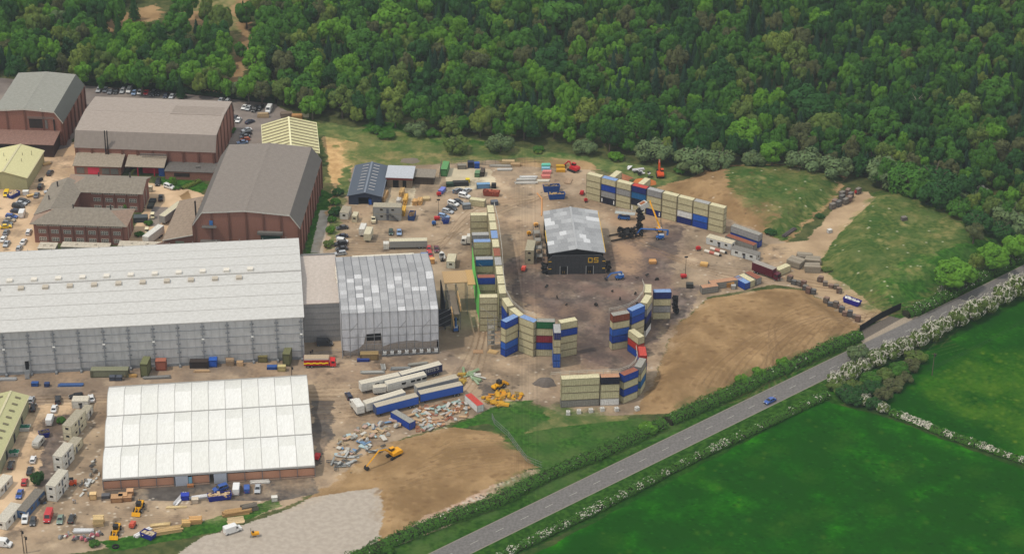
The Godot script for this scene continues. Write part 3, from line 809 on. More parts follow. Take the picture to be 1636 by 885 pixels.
func build_white_hangar() -> void:
	var W := 55.1
	var L := 156.0
	var he := 15.8
	var hr := 17.9
	var o := thing("white_hangar", "huge pale grey hangar with twin rows of square roof vents", "hangar", -148.5, 129.0, 97.2)
	var clad := mat(K(176, 176, 176, 1.1), 0.8, "streak", 0.03)
	var roof := mat(K(224, 223, 219, 0.72), 0.75, "ribbed", 0.055)
	var steel := mat(K(138, 142, 147, 1.0), 0.7, "grime", 0.3)
	var seam := mat(K(196, 194, 190, 0.8), 0.8, "grime", 0.2)
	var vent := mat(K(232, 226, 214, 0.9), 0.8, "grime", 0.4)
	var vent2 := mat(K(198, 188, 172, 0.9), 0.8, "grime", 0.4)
	for s: float in [-1.0, 1.0]:
		put("side_wall", one(Vector3(s * (W / 2 - 0.2), he / 2, 0), Vector3(0.4, he, L - 0.8)), clad, o)
		var st := nb()
		prism(st, [Vector2(-W / 2, 0), Vector2(W / 2, 0), Vector2(W / 2, he), Vector2(0, hr), Vector2(-W / 2, he)], s * (L / 2 - 0.4), s * L / 2)
		put("gable_wall", st, clad, o)
		# roof in strips of sheets from eave to ridge, the laps showing
		for k in 4:
			var x0 := s * (W / 2 + 0.4) * (1.0 - k / 4.0)
			var x1 := s * (W / 2 + 0.4) * (1.0 - (k + 1) / 4.0)
			var y0 := he + 0.1 + (hr - he) * k / 4.0 + 0.03 * k
			var y1 := he + 0.1 + (hr - he) * (k + 1) / 4.0 + 0.03 * k
			st = nb()
			slab(st, Vector3(x0, y0, -L / 2 - 0.4), Vector3(x0, y0, L / 2 + 0.4), Vector3(x1, y1, L / 2 + 0.4), Vector3(x1, y1, -L / 2 - 0.4), 0.2)
			put("roof_sheet", st, roof, o)
			put("roof_lap", one(Vector3(x0 - s * 0.06, y0 + 0.03, 0), Vector3(0.16, 0.06, L)), seam, o)
	put("ridge_cap", one(Vector3(0, hr + 0.3, 0), Vector3(0.8, 0.12, L + 0.8)), seam, o)
	# the front (local -x): purlin rails and raking steel columns with feet
	var fx := -W / 2
	for y in [3.3, 6.6, 9.8, 12.9]:
		put("rail", one(Vector3(fx - 0.1, y, 0), Vector3(0.2, 0.16, L - 1)), steel, o)
	var z0 := 77.2
	for k in 20:
		var zz := z0 - k * 7.92
		var st := nb()
		bx(st, Vector3(fx - 0.35, he / 2 - 0.2, zz), Vector3(0.5, he - 0.4, 0.26))
		bx(st, Vector3(fx - 0.75, 0.35, zz), Vector3(1.5, 0.7, 0.7))
		for y in [5.0, 8.2, 11.4, 14.2]: bx(st, Vector3(fx - 0.25, y, zz), Vector3(0.3, 0.3, 1.3))
		put("column", st, steel, o)
		var j := nb()
		bx(j, Vector3(fx - 0.2, 8.0, zz - 2.6), Vector3(0.06, 15.4, 0.09))
		bx(j, Vector3(fx - 0.2, 8.0, zz - 5.2), Vector3(0.06, 15.4, 0.09))
		put("cladding_joint", j, mat(K(158, 159, 161, 1.0), 0.8, ""), o)
		if k % 2 == 0: put("wall_lamp", one(Vector3(fx - 0.75, 9.8, zz), Vector3(0.4, 0.3, 0.8)), mat(K(230, 230, 225, 0.9), 0.4, ""), o)
	put("plinth", one(Vector3(fx - 0.1, 0.5, 0), Vector3(0.3, 1.0, L)), steel, o)
	# vents in two staggered rows along the ridge, the near row darker
	for k in 14:
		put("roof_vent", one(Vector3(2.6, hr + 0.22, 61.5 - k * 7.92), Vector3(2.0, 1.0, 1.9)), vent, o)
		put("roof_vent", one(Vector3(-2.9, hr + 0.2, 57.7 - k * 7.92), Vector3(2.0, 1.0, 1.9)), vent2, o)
	for k in 12: put("roof_anchor", one(Vector3(W / 2 - 0.2, he + 0.6, 74 - k * 8.0), Vector3(0.16, 0.9, 0.16)), seam, o)
	put("door", one(Vector3(fx - 0.12, 3.2, 6.8 - 17.9), Vector3(0.2, 3.0, 1.2)), mat(Color8(24, 24, 26), 0.8, ""), o)
	var stair := nb()
	for k in 9: bx(stair, Vector3(fx - 1.0 - k * 0.3, 2.0 - k * 0.22, -11.1), Vector3(0.3, 0.1, 1.4))
	for s in [-0.7, 0.7]: bar(stair, Vector3(fx - 0.6, 3.1, -11.1 + s), Vector3(fx - 3.6, 1.0, -11.1 + s), 0.05)
	put("stair", stair, steel, o)
	# the lower link to the sheeted stage
	var l := thing("link_block", "lower flat pinkish-roofed block joining the pale hangar and the sheeted stage", "building", -64.74, 118.58, 6.8)
	put("wall", one(Vector3(0, 7.2, 0), Vector3(12.0, 14.4, 33.8)), mat(K(140, 139, 138, 1.05), 0.8, "streak", 0.05), l)
	put("roof", one(Vector3(0, 14.6, 0), Vector3(12.0, 0.3, 34.2)), mat(K(208, 196, 186, 0.78), 0.8, "ribbed", 0.06), l)
	for k in 6: put("cladding_joint", one(Vector3(0, 2.2 + k * 2.2, 16.95), Vector3(11.8, 0.07, 0.1)), mat(K(112, 112, 116, 0.95), 0.8, ""), l)
	for s: float in [-1.0, 1.0]: put("roof_upstand", one(Vector3(s * 5.95, 14.85, 0), Vector3(0.2, 0.3, 34.2)), seam, l)
	put("roof_upstand", one(Vector3(0, 14.9, -17.0), Vector3(11.6, 0.6, 0.5)), mat(K(150, 150, 150, 0.85), 0.8, "grime", 0.2), l)
	var drape := nb()
	for k in 8:
		bx(drape, Vector3(5.9 + 0.15 * sin(k * 2.1), 14.9 + 0.2 * sin(k * 1.3), -7.0 + k * 1.5), Vector3(0.6 + 0.3 * (k % 2), 0.35, 1.6), rotz(14.0 * sin(k)))
	put("loose_sheeting", drape, mat(K(236, 228, 212, 0.85), 0.9, "grime", 0.3), l)

func build_sheeted_stage() -> void:
	var W := 39.0
	var L := 31.7
	var he := 16.0
	var hr := 19.5
	var o := thing("sheeted_stage", "grey sheeted temporary stage with patchwork roof and scaffold front", "building", -42.2, 123.4, 97.3)
	var sheet := mat(K(190, 191, 196, 1.1), 0.7, "streak", 0.06)
	var tube := mat(K(140, 142, 146, 0.9), 0.5, "grime", 0.4, 0.3)
	var seam := mat(K(112, 116, 122, 0.85), 0.7, "grime", 0.3)
	var black := mat(Color8(34, 38, 44), 0.8, "grime", 0.2)
	var fx := -W / 2
	put("back_wall", one(Vector3(W / 2 - 0.2, he / 2, 0), Vector3(0.3, he, L - 0.5)), sheet, o)
	for s: float in [-1.0, 1.0]:
		var st := nb()
		prism(st, [Vector2(-W / 2, 0), Vector2(W / 2, 0), Vector2(W / 2, he), Vector2(0, hr), Vector2(-W / 2, he)], s * (L / 2 - 0.25), s * L / 2)
		put("gable_wall", st, sheet if s < 0 else black, o)
	# roof: 12 bays of loose-laid sheets
	var greys := []
	for g in [172, 182, 188, 194, 200, 208, 220, 236]: greys.append(mat(K(g, g + 1, g + 4, 0.73), 0.6, "grime", 0.25))
	var bw := L / 12.0
	for s: float in [-1.0, 1.0]:
		for i in 12:
			var rows := 10 if s < 0 else 4
			for j in rows:
				var x0: float = s * (W / 2 + 0.2) * (1.0 - float(j) / rows)
				var x1: float = s * (W / 2 + 0.2) * (1.0 - float(j + 1) / rows)
				var y0 := he + (hr - he) * j / rows + 0.1
				var y1 := he + (hr - he) * (j + 1) / rows + 0.1
				var st := nb()
				var lift := 0.03 + 0.05 * rng.randf()
				var za := -L / 2 + i * bw + 0.03
				var zb := za + bw - 0.06
				slab(st, Vector3(x0, y0 + lift, za), Vector3(x0, y0 + lift, zb), Vector3(x1, y1 + lift, zb), Vector3(x1, y1 + lift, za), 0.08)
				var g := (rng.randi() % 4 if s > 0 else 1 + mini(rng.randi() % 6, rng.randi() % 8))
				if s < 0 and rng.randf() < 0.09: g = 7
				put("roof_panel", st, greys[g], o)
		var under := nb()
		slab(under, Vector3(s * W / 2, he, -L / 2), Vector3(s * W / 2, he, L / 2), Vector3(0, hr, L / 2), Vector3(0, hr, -L / 2), 0.1)
		put("roof_deck", under, seam, o)
		for i in 13:
			var st := nb()
			bar(st, Vector3(s * (W / 2 + 0.2), he + 0.2, -L / 2 + i * bw), Vector3(0, hr + 0.22, -L / 2 + i * bw), 0.09)
			put("roof_beam", st, seam, o)
	put("ridge_strip", one(Vector3(W / 2 - 0.2, he + 0.32, 0.5), Vector3(0.9, 0.12, 21)), mat(K(236, 230, 214, 0.85), 0.8, "grime", 0.3), o)
	# the front: sheets lashed to scaffold, their hem hanging ragged, two torn openings
	var hem := [Vector2(-L / 2, 2.4), Vector2(-12.8, 1.9), Vector2(-10.4, 2.6), Vector2(-8.7, 4.6), Vector2(-8.0, 8.0), Vector2(-3.0, 8.0), Vector2(-2.6, 3.2), Vector2(1.0, 4.2), Vector2(5.0, 4.6), Vector2(8.0, 4.8), Vector2(10.6, 4.0), Vector2(13.0, 4.2), Vector2(L / 2, 4.6)]
	var st := nb()
	for i in hem.size() - 1:
		var a: Vector2 = hem[i]
		var b: Vector2 = hem[i + 1]
		var wa := 0.25 * sin(i * 2.3)
		var wb := 0.25 * sin((i + 1) * 2.3)
		# seen from the front, left is -z in local axes
		quad(st, Vector3(fx - 0.1 - wa, a.y, a.x), Vector3(fx - 0.1 - wb, b.y, b.x), Vector3(fx - 0.12, 10.5, b.x), Vector3(fx - 0.12, 10.5, a.x))
		quad(st, Vector3(fx - 0.12, 10.5, a.x), Vector3(fx - 0.12, 10.5, b.x), Vector3(fx - 0.02, he, b.x), Vector3(fx - 0.02, he, a.x))
	put("front_sheeting", st, sheet, o)
	put("inner_wall", one(Vector3(fx + 0.6, 6.5, 0), Vector3(0.2, 13.0, L - 1.0)), mat(K(166, 154, 144, 1.1), 0.9, "grime", 0.2), o)
	put("torn_opening", one(Vector3(fx + 0.4, 6.7, -5.4), Vector3(0.2, 3.0, 4.6)), mat(Color8(24, 25, 28), 0.9, ""), o)
	for i in 13:
		var p := nb()
		var zz := -L / 2 + i * bw
		bar(p, Vector3(fx - 1.3, 0, zz), Vector3(fx - 0.25, he, zz), 0.1)
		bar(p, Vector3(fx - 0.2, 0, zz), Vector3(fx - 0.2, he * 0.5, zz), 0.08)
		if i < 12 and i % 3 == 1:
			bar(p, Vector3(fx - 0.6, 9.5, zz), Vector3(fx - 0.4, 12.5, zz + bw), 0.06)
		put("scaffold_standard", p, tube, o)
	for y in [2.2, 4.6, 7.4, 10.4]:
		var p := nb()
		bar(p, Vector3(fx - 1.3 + y * 0.06, y, -L / 2), Vector3(fx - 1.3 + y * 0.06, y, L / 2), 0.08)
		put("scaffold_ledger", p, tube, o)
	put("ballast_tray", one(Vector3(fx - 1.2, 0.35, 6.2), Vector3(1.0, 0.5, 18.5)), mat(K(120, 120, 122, 0.9), 0.8, "grime", 0.3), o)
	for k in 8:
		var t := thing("water_tote", "white caged water tote on the stage's ballast tray, %s from the left" % ["first", "second", "third", "fourth", "fifth", "sixth", "seventh", "eighth"][k], "water tote", 0, 0, 0, "white totes weighing down the scaffold front", 0.0)
		t.transform = o.transform * Transform3D(Basis(), Vector3(fx - 1.25, 0.6, -2.0 + k * 2.42))
		put("tank", one(Vector3(0, 0.62, 0), Vector3(0.95, 1.0, 1.1)), mat(K(222, 224, 224, 0.85), 0.5, "grime", 0.5), t)
		put("cap", one(Vector3(0, 1.16, 0), Vector3(0.4, 0.1, 0.4)), seam, t)
		put("pallet", one(Vector3(0, 0.08, 0), Vector3(1.0, 0.14, 1.2)), seam, t)
	# lean-to works on the right side: black screens, timber decks, stairs
	var g := thing("timber_decking", "timber platforms and black screens built against the stage's right side", "platform", -22.3, 122.0, 7.3)
	var wood := mat(K(206, 168, 112, 0.85), 0.85, "grime", 0.4)
	put("screen", one(Vector3(-0.6, 5.5, -3.0), Vector3(0.3, 10.5, 16)), black, g)
	put("screen", one(Vector3(-1.2, 7.6, 9.6), Vector3(4.4, 6.4, 0.3)), black, g)
	put("ramp", one(Vector3(2.2, 9.0, 2.0), Vector3(3.0, 0.25, 16.5)), mat(K(128, 118, 104, 0.9), 0.9, "grime", 0.3), g)
	put("deck", one(Vector3(4.2, 11.8, -10.5), Vector3(8.0, 0.3, 8.4)), mat(K(198, 166, 122, 0.85), 0.9, "grime", 0.4), g)
	put("deck_wing", one(Vector3(9.4, 11.6, -10.0), Vector3(2.6, 0.3, 10.5)), wood, g)
	put("timber_wall", one(Vector3(4.3, 10.0, 3.2), Vector3(0.25, 2.2, 10.4)), wood, g)
	put("timber_wall", one(Vector3(1.6, 7.2, 9.0), Vector3(0.3, 6.2, 4.2), rotz(6)), wood, g)
	var f := nb()
	for xx in [1.2, 4.6, 8.0]:
		for zz in [-13.0, -9.0, -5.0, 0.0, 5.0]:
			if xx > 5.0 and zz > -4.0: continue
			bar(f, Vector3(xx, 0, zz), Vector3(xx, 11.0, zz), 0.1)
	for y in [2.0, 5.0, 8.0]:
		for xx in [1.2, 4.6]: bar(f, Vector3(xx, y, -13), Vector3(xx, y, 5), 0.08)
	for k in 4: bar(f, Vector3(-3.2, 3.0 + k * 2.0, 9.9), Vector3(0.8, 5.0 + k * 2.0, 9.9), 0.08)
	put("scaffold_frame", f, tube, g)

func build_marquee() -> void:
	var W := 62.4
	var L := 52.4
	var he := 3.9
	var o := thing("marquee", "large white three-ridged marquee of twelve bays with an open front", "marquee", -92.71, 193.61, 7.8)
	var pvc := mat(K(250, 250, 247, 0.74), 0.55, "", 0.1)
	var seam := mat(K(176, 174, 170, 0.75), 0.7, "")
	var wood := mat(K(200, 148, 120, 0.95), 0.9, "streak", 0.15)
	var alu := mat(K(110, 112, 116, 0.9), 0.5, "")
	var span := L / 3.0
	var bw := W / 12.0
	for r in 3:
		var z0 := -L / 2 + r * span
		for i in 12:
			var xa := -W / 2 + i * bw
			for s in 2:
				# each panel of sheeting sags a little between the frames
				var st := nb()
				for k in 4:
					for q in 3:
						var f := []
						for c in [[k, q], [k + 1, q], [k + 1, q + 1], [k, q + 1]]:
							var u: float = c[0] / 4.0
							var v: float = c[1] / 3.0
							var zz := z0 + (v if s == 0 else 2.0 - v) * span / 2
							var yy := he + v * 2.1 + 0.35 * sin(PI * v) - 0.13 * sin(PI * u) * (0.6 + 0.4 * sin(PI * v))
							f.append(Vector3(xa + 0.04 + u * (bw - 0.08), yy, zz))
						quad(st, f[0], f[1], f[2], f[3])
				put("roof_panel", st, mat(K(250 - 4 * ((i * 5 + r * 3 + s) % 3), 250 - 4 * ((i * 5 + r * 3 + s) % 3), 246 - 5 * ((i * 5 + r * 3 + s) % 3), 0.78), 0.55, "streak", 0.05), o)
		for i in 13:
			var st := nb()
			var xa := -W / 2 + i * bw
			for s in 2:
				for q in 3:
					var v0 := q / 3.0
					var v1 := (q + 1) / 3.0
					var za := z0 + (v0 if s == 0 else 2.0 - v0) * span / 2
					var zb := z0 + (v1 if s == 0 else 2.0 - v1) * span / 2
					bar(st, Vector3(xa, he + v0 * 2.1 + 0.35 * sin(PI * v0), za), Vector3(xa, he + v1 * 2.1 + 0.35 * sin(PI * v1), zb), 0.09, 0.09, 5)
			put("roof_seam", st, seam, o)
	for r in 4: put("gutter", one(Vector3(0, he - 0.02, -L / 2 + r * span), Vector3(W, 0.4, 0.4)), seam, o)
	put("side_wall", one(Vector3(-W / 2 + 0.05, he / 2, 0), Vector3(0.08, he, L - 0.4)), pvc, o)
	put("side_wall", one(Vector3(W / 2 - 0.05, he / 2, 0), Vector3(0.08, he, L - 0.4)), pvc, o)
	put("back_wall", one(Vector3(0, he / 2, -L / 2 + 0.05), Vector3(W, he, 0.08)), pvc, o)
	put("valance", one(Vector3(0, he - 0.25, L / 2 + 0.02), Vector3(W, 0.35, 0.05)), pvc, o)
	# timber dado along the open front, one board per bay, and the steel legs
	for i in 13:
		put("leg", one(Vector3(-W / 2 + i * bw, he / 2, L / 2 - 0.1), Vector3(0.2, he, 0.25)), alu, o)
	for i in 12:
		if i == 4 or i == 6: continue
		put("timber_panel", one(Vector3(-W / 2 + (i + 0.5) * bw, 1.35, L / 2 - 0.7), Vector3(bw - 0.2, 2.7, 0.15)), wood, o)
		put("floor_board", one(Vector3(-W / 2 + (i + 0.5) * bw, 0.12, L / 2 - 0.2), Vector3(bw - 0.1, 0.24, 1.0)), mat(K(150, 128, 112, 0.8), 0.9, "grime", 0.4), o)
	for i in [4, 6]:
		put("door_panel", one(Vector3(-W / 2 + (i + (0.42 if i == 4 else 0.6)) * bw, 1.7, L / 2 + 0.1), Vector3(bw * 0.72, 3.4, 0.1)), mat(K(172, 178, 190, 0.95), 0.6, "streak", 0.2), o)
	put("door", one(Vector3(-W / 2 + 4.9 * bw, 1.6, L / 2 + 0.1), Vector3(1.0, 2.6, 0.1)), mat(K(112, 160, 184, 0.95), 0.5, ""), o)
	put("crate_ramp", one(Vector3(-W / 2 + 4.9 * bw, 0.4, L / 2 + 0.9), Vector3(1.9, 0.8, 1.0)), mat(K(178, 122, 80, 0.85), 0.9, "grime", 0.4), o)

func build_black_set() -> void:
	var W := 19.4
	var L := 33.0
	var he := 7.9
	var hr := 9.6
	var o := thing("black_warehouse_set", "black boxy set building numbered 05 under a patchwork grey gable roof", "building", 21.9, 69.0, 3.0)
	var black := mat(Color8(44, 46, 50), 0.75, "grime", 0.15)
	var dark := mat(Color8(22, 23, 25), 0.8, "")
	var yellow := mat(K(222, 176, 20, 0.85), 0.6, "grime", 0.4)
	for s: float in [-1.0, 1.0]:
		put("side_wall", one(Vector3(s * (W / 2 - 0.9), he / 2 - 0.3, -0.5), Vector3(0.4, he - 0.6, L - 2)), black, o)
		var b := nb()
		for k in 15:
			bx(b, Vector3(s * (W / 2 - 0.4), 3.0 + 0.5 * sin(k * 3.0), -L / 2 + 1.5 + k * 2.1), Vector3(0.8 + 0.3 * sin(k * 1.7), 5.5 + sin(k * 2.2), 0.6))
		put("buttress_row", b, dark, o)
		put("safety_rail", one(Vector3(s * (W / 2 + 0.35), he - 0.2, 3.0 if s < 0 else 0.0), Vector3(0.3, 0.5, 9.0 if s < 0 else L - 2)), yellow, o)
		for k in 2: put("yellow_marker", one(Vector3(s * (W / 2 - 0.2), 2.2 + k * 2.9, L / 2 + 0.75), Vector3(1.0, 0.22, 0.3)), yellow, o)
	put("back_wall", one(Vector3(0, he / 2, -L / 2 + 0.8), Vector3(W - 1.4, he, 0.4)), black, o)
	# roof of metal sheets, twelve rows on each slope
	var greys := []
	for g in [160, 168, 178, 186, 194, 204, 236]: greys.append(mat(K(g, g + 2, g + 5, 0.72), 0.5, "grime", 0.3))
	for s: float in [-1.0, 1.0]:
		for i in 11:
			for j in 4:
				var za := -L / 2 + i * L / 11.0 + 0.02
				var zb := za + L / 11.0 - 0.04
				var shift := (0.5 if i % 2 else 0.0)
				var a0 := clampf((j + shift) / 4.2, 0.0, 1.0) if j > 0 else 0.0
				var a1 := clampf((j + 1 + shift) / 4.2, 0.0, 1.0) if j < 3 else 1.0
				var lift := 0.05 + 0.05 * rng.randf()
				var st := nb()
				slab(st, Vector3(s * W / 2 * (1 - a0) * 1.03, he + (hr - he) * a0 + lift, za), Vector3(s * W / 2 * (1 - a0) * 1.03, he + (hr - he) * a0 + lift, zb), Vector3(s * W / 2 * (1 - a1) * 1.03, he + (hr - he) * a1 + lift, zb), Vector3(s * W / 2 * (1 - a1) * 1.03, he + (hr - he) * a1 + lift, za), 0.06)
				var g := 1 + mini(rng.randi() % 5, rng.randi() % 5)
				if rng.randf() < 0.06: g = 6
				put("roof_panel", st, greys[g], o)
		var under := nb()
		slab(under, Vector3(s * W / 2, he, -L / 2), Vector3(s * W / 2, he, L / 2), Vector3(0, hr, L / 2), Vector3(0, hr, -L / 2), 0.12)
		put("roof_deck", under, greys[0], o)
	put("ridge_cap", one(Vector3(0, hr + 0.16, 0), Vector3(0.7, 0.08, L)), greys[4], o)
	# the front wall with cut corners, doors and numerals
	var st := nb()
	prism(st, [Vector2(-W / 2 - 0.4, 0), Vector2(W / 2 + 0.4, 0), Vector2(W / 2 + 0.4, 5.6), Vector2(W / 2 - 1.2, 7.4), Vector2(-W / 2 + 1.2, 7.4), Vector2(-W / 2 - 0.4, 5.6)], L / 2 + 0.2, L / 2 + 0.7)
	put("front_wall", st, mat(Color8(58, 59, 62), 0.75, "grime", 0.12), o)
	st = nb()
	prism(st, [Vector2(-W / 2 + 0.6, 0), Vector2(W / 2 - 0.6, 0), Vector2(W / 2 - 0.6, he - 0.1), Vector2(0, hr - 0.2), Vector2(-W / 2 + 0.6, he - 0.1)], L / 2 - 1.4, L / 2 - 1.0)
	put("inner_gable", st, dark, o)
	for k in 14: put("cladding_joint", one(Vector3(-W / 2 + 0.8 + k * 1.38, 3.6, L / 2 + 0.7), Vector3(0.05, 7.0, 0.04)), dark, o)
	for xx in [-4.6, 4.6]:
		var d := put("door", one(Vector3(xx, 1.5, L / 2 + 0.72), Vector3(2.3, 3.0, 0.1)), dark, o)
		for s: float in [-1.0, 1.0]: inst("door_jamb", one(Vector3(xx + s * 1.3, 1.6, L / 2 + 0.78), Vector3(0.22, 3.2, 0.22)).commit(), mat(K(150, 150, 150, 0.9), 0.6, ""), d)
		for s in [-0.3, 0.3]: inst("door_handle", one(Vector3(xx + s, 0.9, L / 2 + 0.8), Vector3(0.12, 0.9, 0.08)).commit(), mat(K(150, 120, 40, 0.9), 0.5, ""), d)
	# block numerals 0 and 5
	st = nb()
	for seg in [[0, 0, 0.32, 2.0], [1.3, 0, 0.32, 2.0], [0, 1.68, 1.62, 0.32], [0, 0, 1.62, 0.32]]:
		bx(st, Vector3(3.9 + seg[0] + seg[2] / 2, 4.5 + seg[1] + seg[3] / 2, L / 2 + 0.74), Vector3(seg[2], seg[3], 0.06))
	for seg in [[0, 1.68, 1.62, 0.32], [0, 0.84, 1.62, 0.32], [0, 0, 1.62, 0.32], [0, 1.1, 0.32, 0.6], [1.3, 0.3, 0.32, 0.6]]:
		bx(st, Vector3(5.95 + seg[0] + seg[2] / 2, 4.5 + seg[1] + seg[3] / 2, L / 2 + 0.74), Vector3(seg[2], seg[3], 0.06))
	put("number_05", st, yellow, o)
	# blackened debris heaped at the corners
	for s: float in [-1.0, 1.0]:
		var h := nb()
		for k in 16:
			bx(h, Vector3(s * (W / 2 + 0.9 + rng.randf() * 1.2), 0.5 + rng.randf() * 3.4, L / 2 - 2.5 + rng.randf() * 4.0), Vector3(0.4 + rng.randf() * 0.9, 0.3 + rng.randf() * 1.2, 0.3 + rng.randf()), roty(rng.randf() * 90) * rotz(rng.randf() * 60))
		put("charred_cladding", h, dark, o)
	var sc := thing("scaffold_platform", "grey scaffold clutter along the left side of the black set building", "scaffold", 9.4, 68.5, 3.0)
	st = nb()
	for k in 10:
		for xx in [-1.3, 0.9]: bar(st, Vector3(xx, 0, -12 + k * 2.4), Vector3(xx, 4.6 + sin(k * 1.9), -12 + k * 2.4), 0.07)
	for y in [1.8, 3.6]:
		for xx in [-1.3, 0.9]: bar(st, Vector3(xx, y, -12), Vector3(xx, y, 9.6), 0.06)
	put("scaffold_frame", st, mat(K(150, 150, 148, 0.9), 0.5, "grime", 0.4, 0.3), sc)
	for k in 7: put("deck_board", one(Vector3(-0.2, 3.7 if k % 2 else 1.9, -10.5 + k * 3.0), Vector3(2.2, 0.08, 2.4)), mat(K(160, 156, 148, 0.85), 0.9, "grime", 0.4), sc)

func build_small_sheds() -> void:
	var trim := mat(K(222, 214, 176, 0.8), 0.7, "grime", 0.3)
	var pale_roof := mat(K(222, 216, 164, 0.8), 0.7, "ribbed", 0.1)
	var pale_wall := mat(K(170, 166, 126, 0.95), 0.75, "ribbed", 0.1)
	var a := gable_shed("pale_green_shed", "pale yellow-green metal shed with small roof flues at the far left", -191.87, 11.48, -3.6, 17.6, 24.2, 5.2, 7.4, pale_roof, pale_wall, trim)
	for q in [[-4, -3], [-1.5, 2], [3, -4], [4, 1], [6, -6]]:
		var st := nb()
		bar(st, Vector3(q[0], 6.0, q[1]), Vector3(q[0], 8.0, q[1]), 0.12)
		put("flue", st, mat(K(150, 148, 120, 0.9), 0.6, ""), a)
	put("roller_door", one(Vector3(-3.5, 1.9, 12.15), Vector3(4.0, 3.8, 0.1)), mat(K(158, 156, 122, 0.9), 0.7, "streak", 0.2), a)
	# the cream roof with dark stripes
	var b := gable_shed("striped_roof_shed", "cream ribbed-roof shed with dark stripes behind the nearest brick hangar", -87.68, -11.68, 7.5, 21.0, 28.6, 6.0, 8.8, mat(K(228, 222, 172, 0.8), 0.7, "grime", 0.1), mat(K(190, 184, 150, 0.9), 0.8, "grime", 0.1), mat(K(240, 234, 190, 0.8), 0.7, ""))
	var stripe := mat(K(132, 120, 92, 0.85), 0.8, "grime", 0.2)
	for s: float in [-1.0, 1.0]:
		for k in 10:
			var st := nb()
			var zz := -13.2 + k * 2.85
			slab(st, Vector3(s * 10.85, 6.13, zz), Vector3(s * 10.85, 6.13, zz + 0.9), Vector3(0.3 * s, 9.06, zz + 0.9), Vector3(0.3 * s, 9.06, zz), 0.05)
			put("roof_stripe", st, stripe, b)
	# pale green workshop, lower left
	var c := gable_shed("pale_green_workshop", "long pale green workshop with dark rooflights at the lower left edge", -156.9, 197.5, -1.9, 10.4, 36.0, 5.1, 6.5, mat(K(196, 194, 146, 0.8), 0.75, "ribbed", 0.1), mat(K(150, 150, 122, 0.95), 0.8, "ribbed", 0.1), trim)
	for s: float in [-1.0, 1.0]:
		for k in 9: put("rooflight", one(Vector3(s * 2.8, 6.13, -15.4 + k * 3.8), Vector3(1.7, 0.06, 0.9), rotz(-s * 15.5)), mat(K(112, 106, 80, 0.9), 0.4, ""), c)
	for k in 3: put("door", one(Vector3(5.22, 1.5, -9 + k * 9.5), Vector3(0.1, 3.0, 1.6)), mat(Color8(34, 34, 36), 0.8, ""), c)
	# the dark blue shed and its neighbours
	var d := gable_shed("dark_blue_shed", "dark blue metal shed with pale rooflights and an open front", -54.87, 20.23, -2.4, 12.3, 26.3, 3.6, 5.0, mat(K(84, 94, 108, 0.85), 0.6, "ribbed", 0.1), mat(K(46, 56, 76, 1.0), 0.7, "ribbed", 0.1), mat(K(120, 128, 140, 0.85), 0.6, ""), "shed", true)
	for s: float in [-1.0, 1.0]:
		for k in 9: put("rooflight", one(Vector3(s * 2.1, 4.88, -11.0 + k * 2.6), Vector3(2.3, 0.06, 0.32), rotz(-s * 12.9)), mat(K(196, 192, 190, 0.85), 0.4, ""), d)
	put("inner_floor", one(Vector3(0, 0.03, 0), Vector3(11.6, 0.06, 25)), mat(Color8(50, 46, 44), 0.9, ""), d)
	var e := lean_to("silver_roof_shed", "open-fronted shed with bright silver sheet roof beside the dark blue shed", "shed", -43.0, 14.0, -3.2, 9.6, 9.0, 4.9, 4.3, mat(K(206, 210, 216, 0.8), 0.4, "ribbed", 0.1, 0.3), mat(K(134, 118, 100, 0.9), 0.9, "grime", 0.2))
	put("fascia", one(Vector3(0, 3.85, 4.95), Vector3(10.2, 0.7, 0.1)), mat(K(120, 44, 40, 0.9), 0.8, "grime", 0.3), e)
	for xx in [-1.4, 1.9]: put("doorway", one(Vector3(xx, 1.6, 4.53), Vector3(2.2 if xx < 0 else 1.4, 3.0, 0.08)), mat(Color8(20, 19, 18), 0.9, ""), e)
	var f := lean_to("timber_store", "grey flat-roofed dark timber store right of the silver roofed shed", "shed", -33.9, 12.4, -4.3, 7.6, 6.0, 3.6, 3.2, mat(K(150, 142, 130, 0.82), 0.9, "grime", 0.2), mat(K(82, 72, 62, 0.95), 0.9, "streak", 0.2))
	for k in 5: put("plank", one(Vector3(-3.0 + k * 1.5, 1.5, 3.05), Vector3(0.12, 2.9, 0.1)), mat(K(60, 52, 46), 0.9, ""), f)

# ------------------------------------------------------------------ shipping containers
const CW := 2.44
const CH := 2.59
var box_mesh := {}
const TONES := {
	"cream": [196, 188, 152], "blue": [22, 66, 160], "navy": [26, 40, 108], "dark": [30, 34, 52], "teal": [20, 96, 150], "grey": [150, 150, 150], "white": [222, 222, 220],
	"red": [178, 50, 40], "rust": [132, 70, 50], "green": [30, 104, 62], "crimson": [142, 40, 56], "pale": [110, 140, 190], "weathered": [138, 136, 130], "bright": [40, 96, 190], "orange": [168, 122, 92],
}
const WORDS := {
	"cream": "cream", "blue": "blue", "navy": "navy blue", "dark": "near-black", "teal": "teal blue", "grey": "grey", "white": "white", "red": "red", "rust": "rust brown", "green": "green",
	"crimson": "crimson", "orange": "orange", "pale": "pale blue", "weathered": "weathered grey", "bright": "bright blue",
}

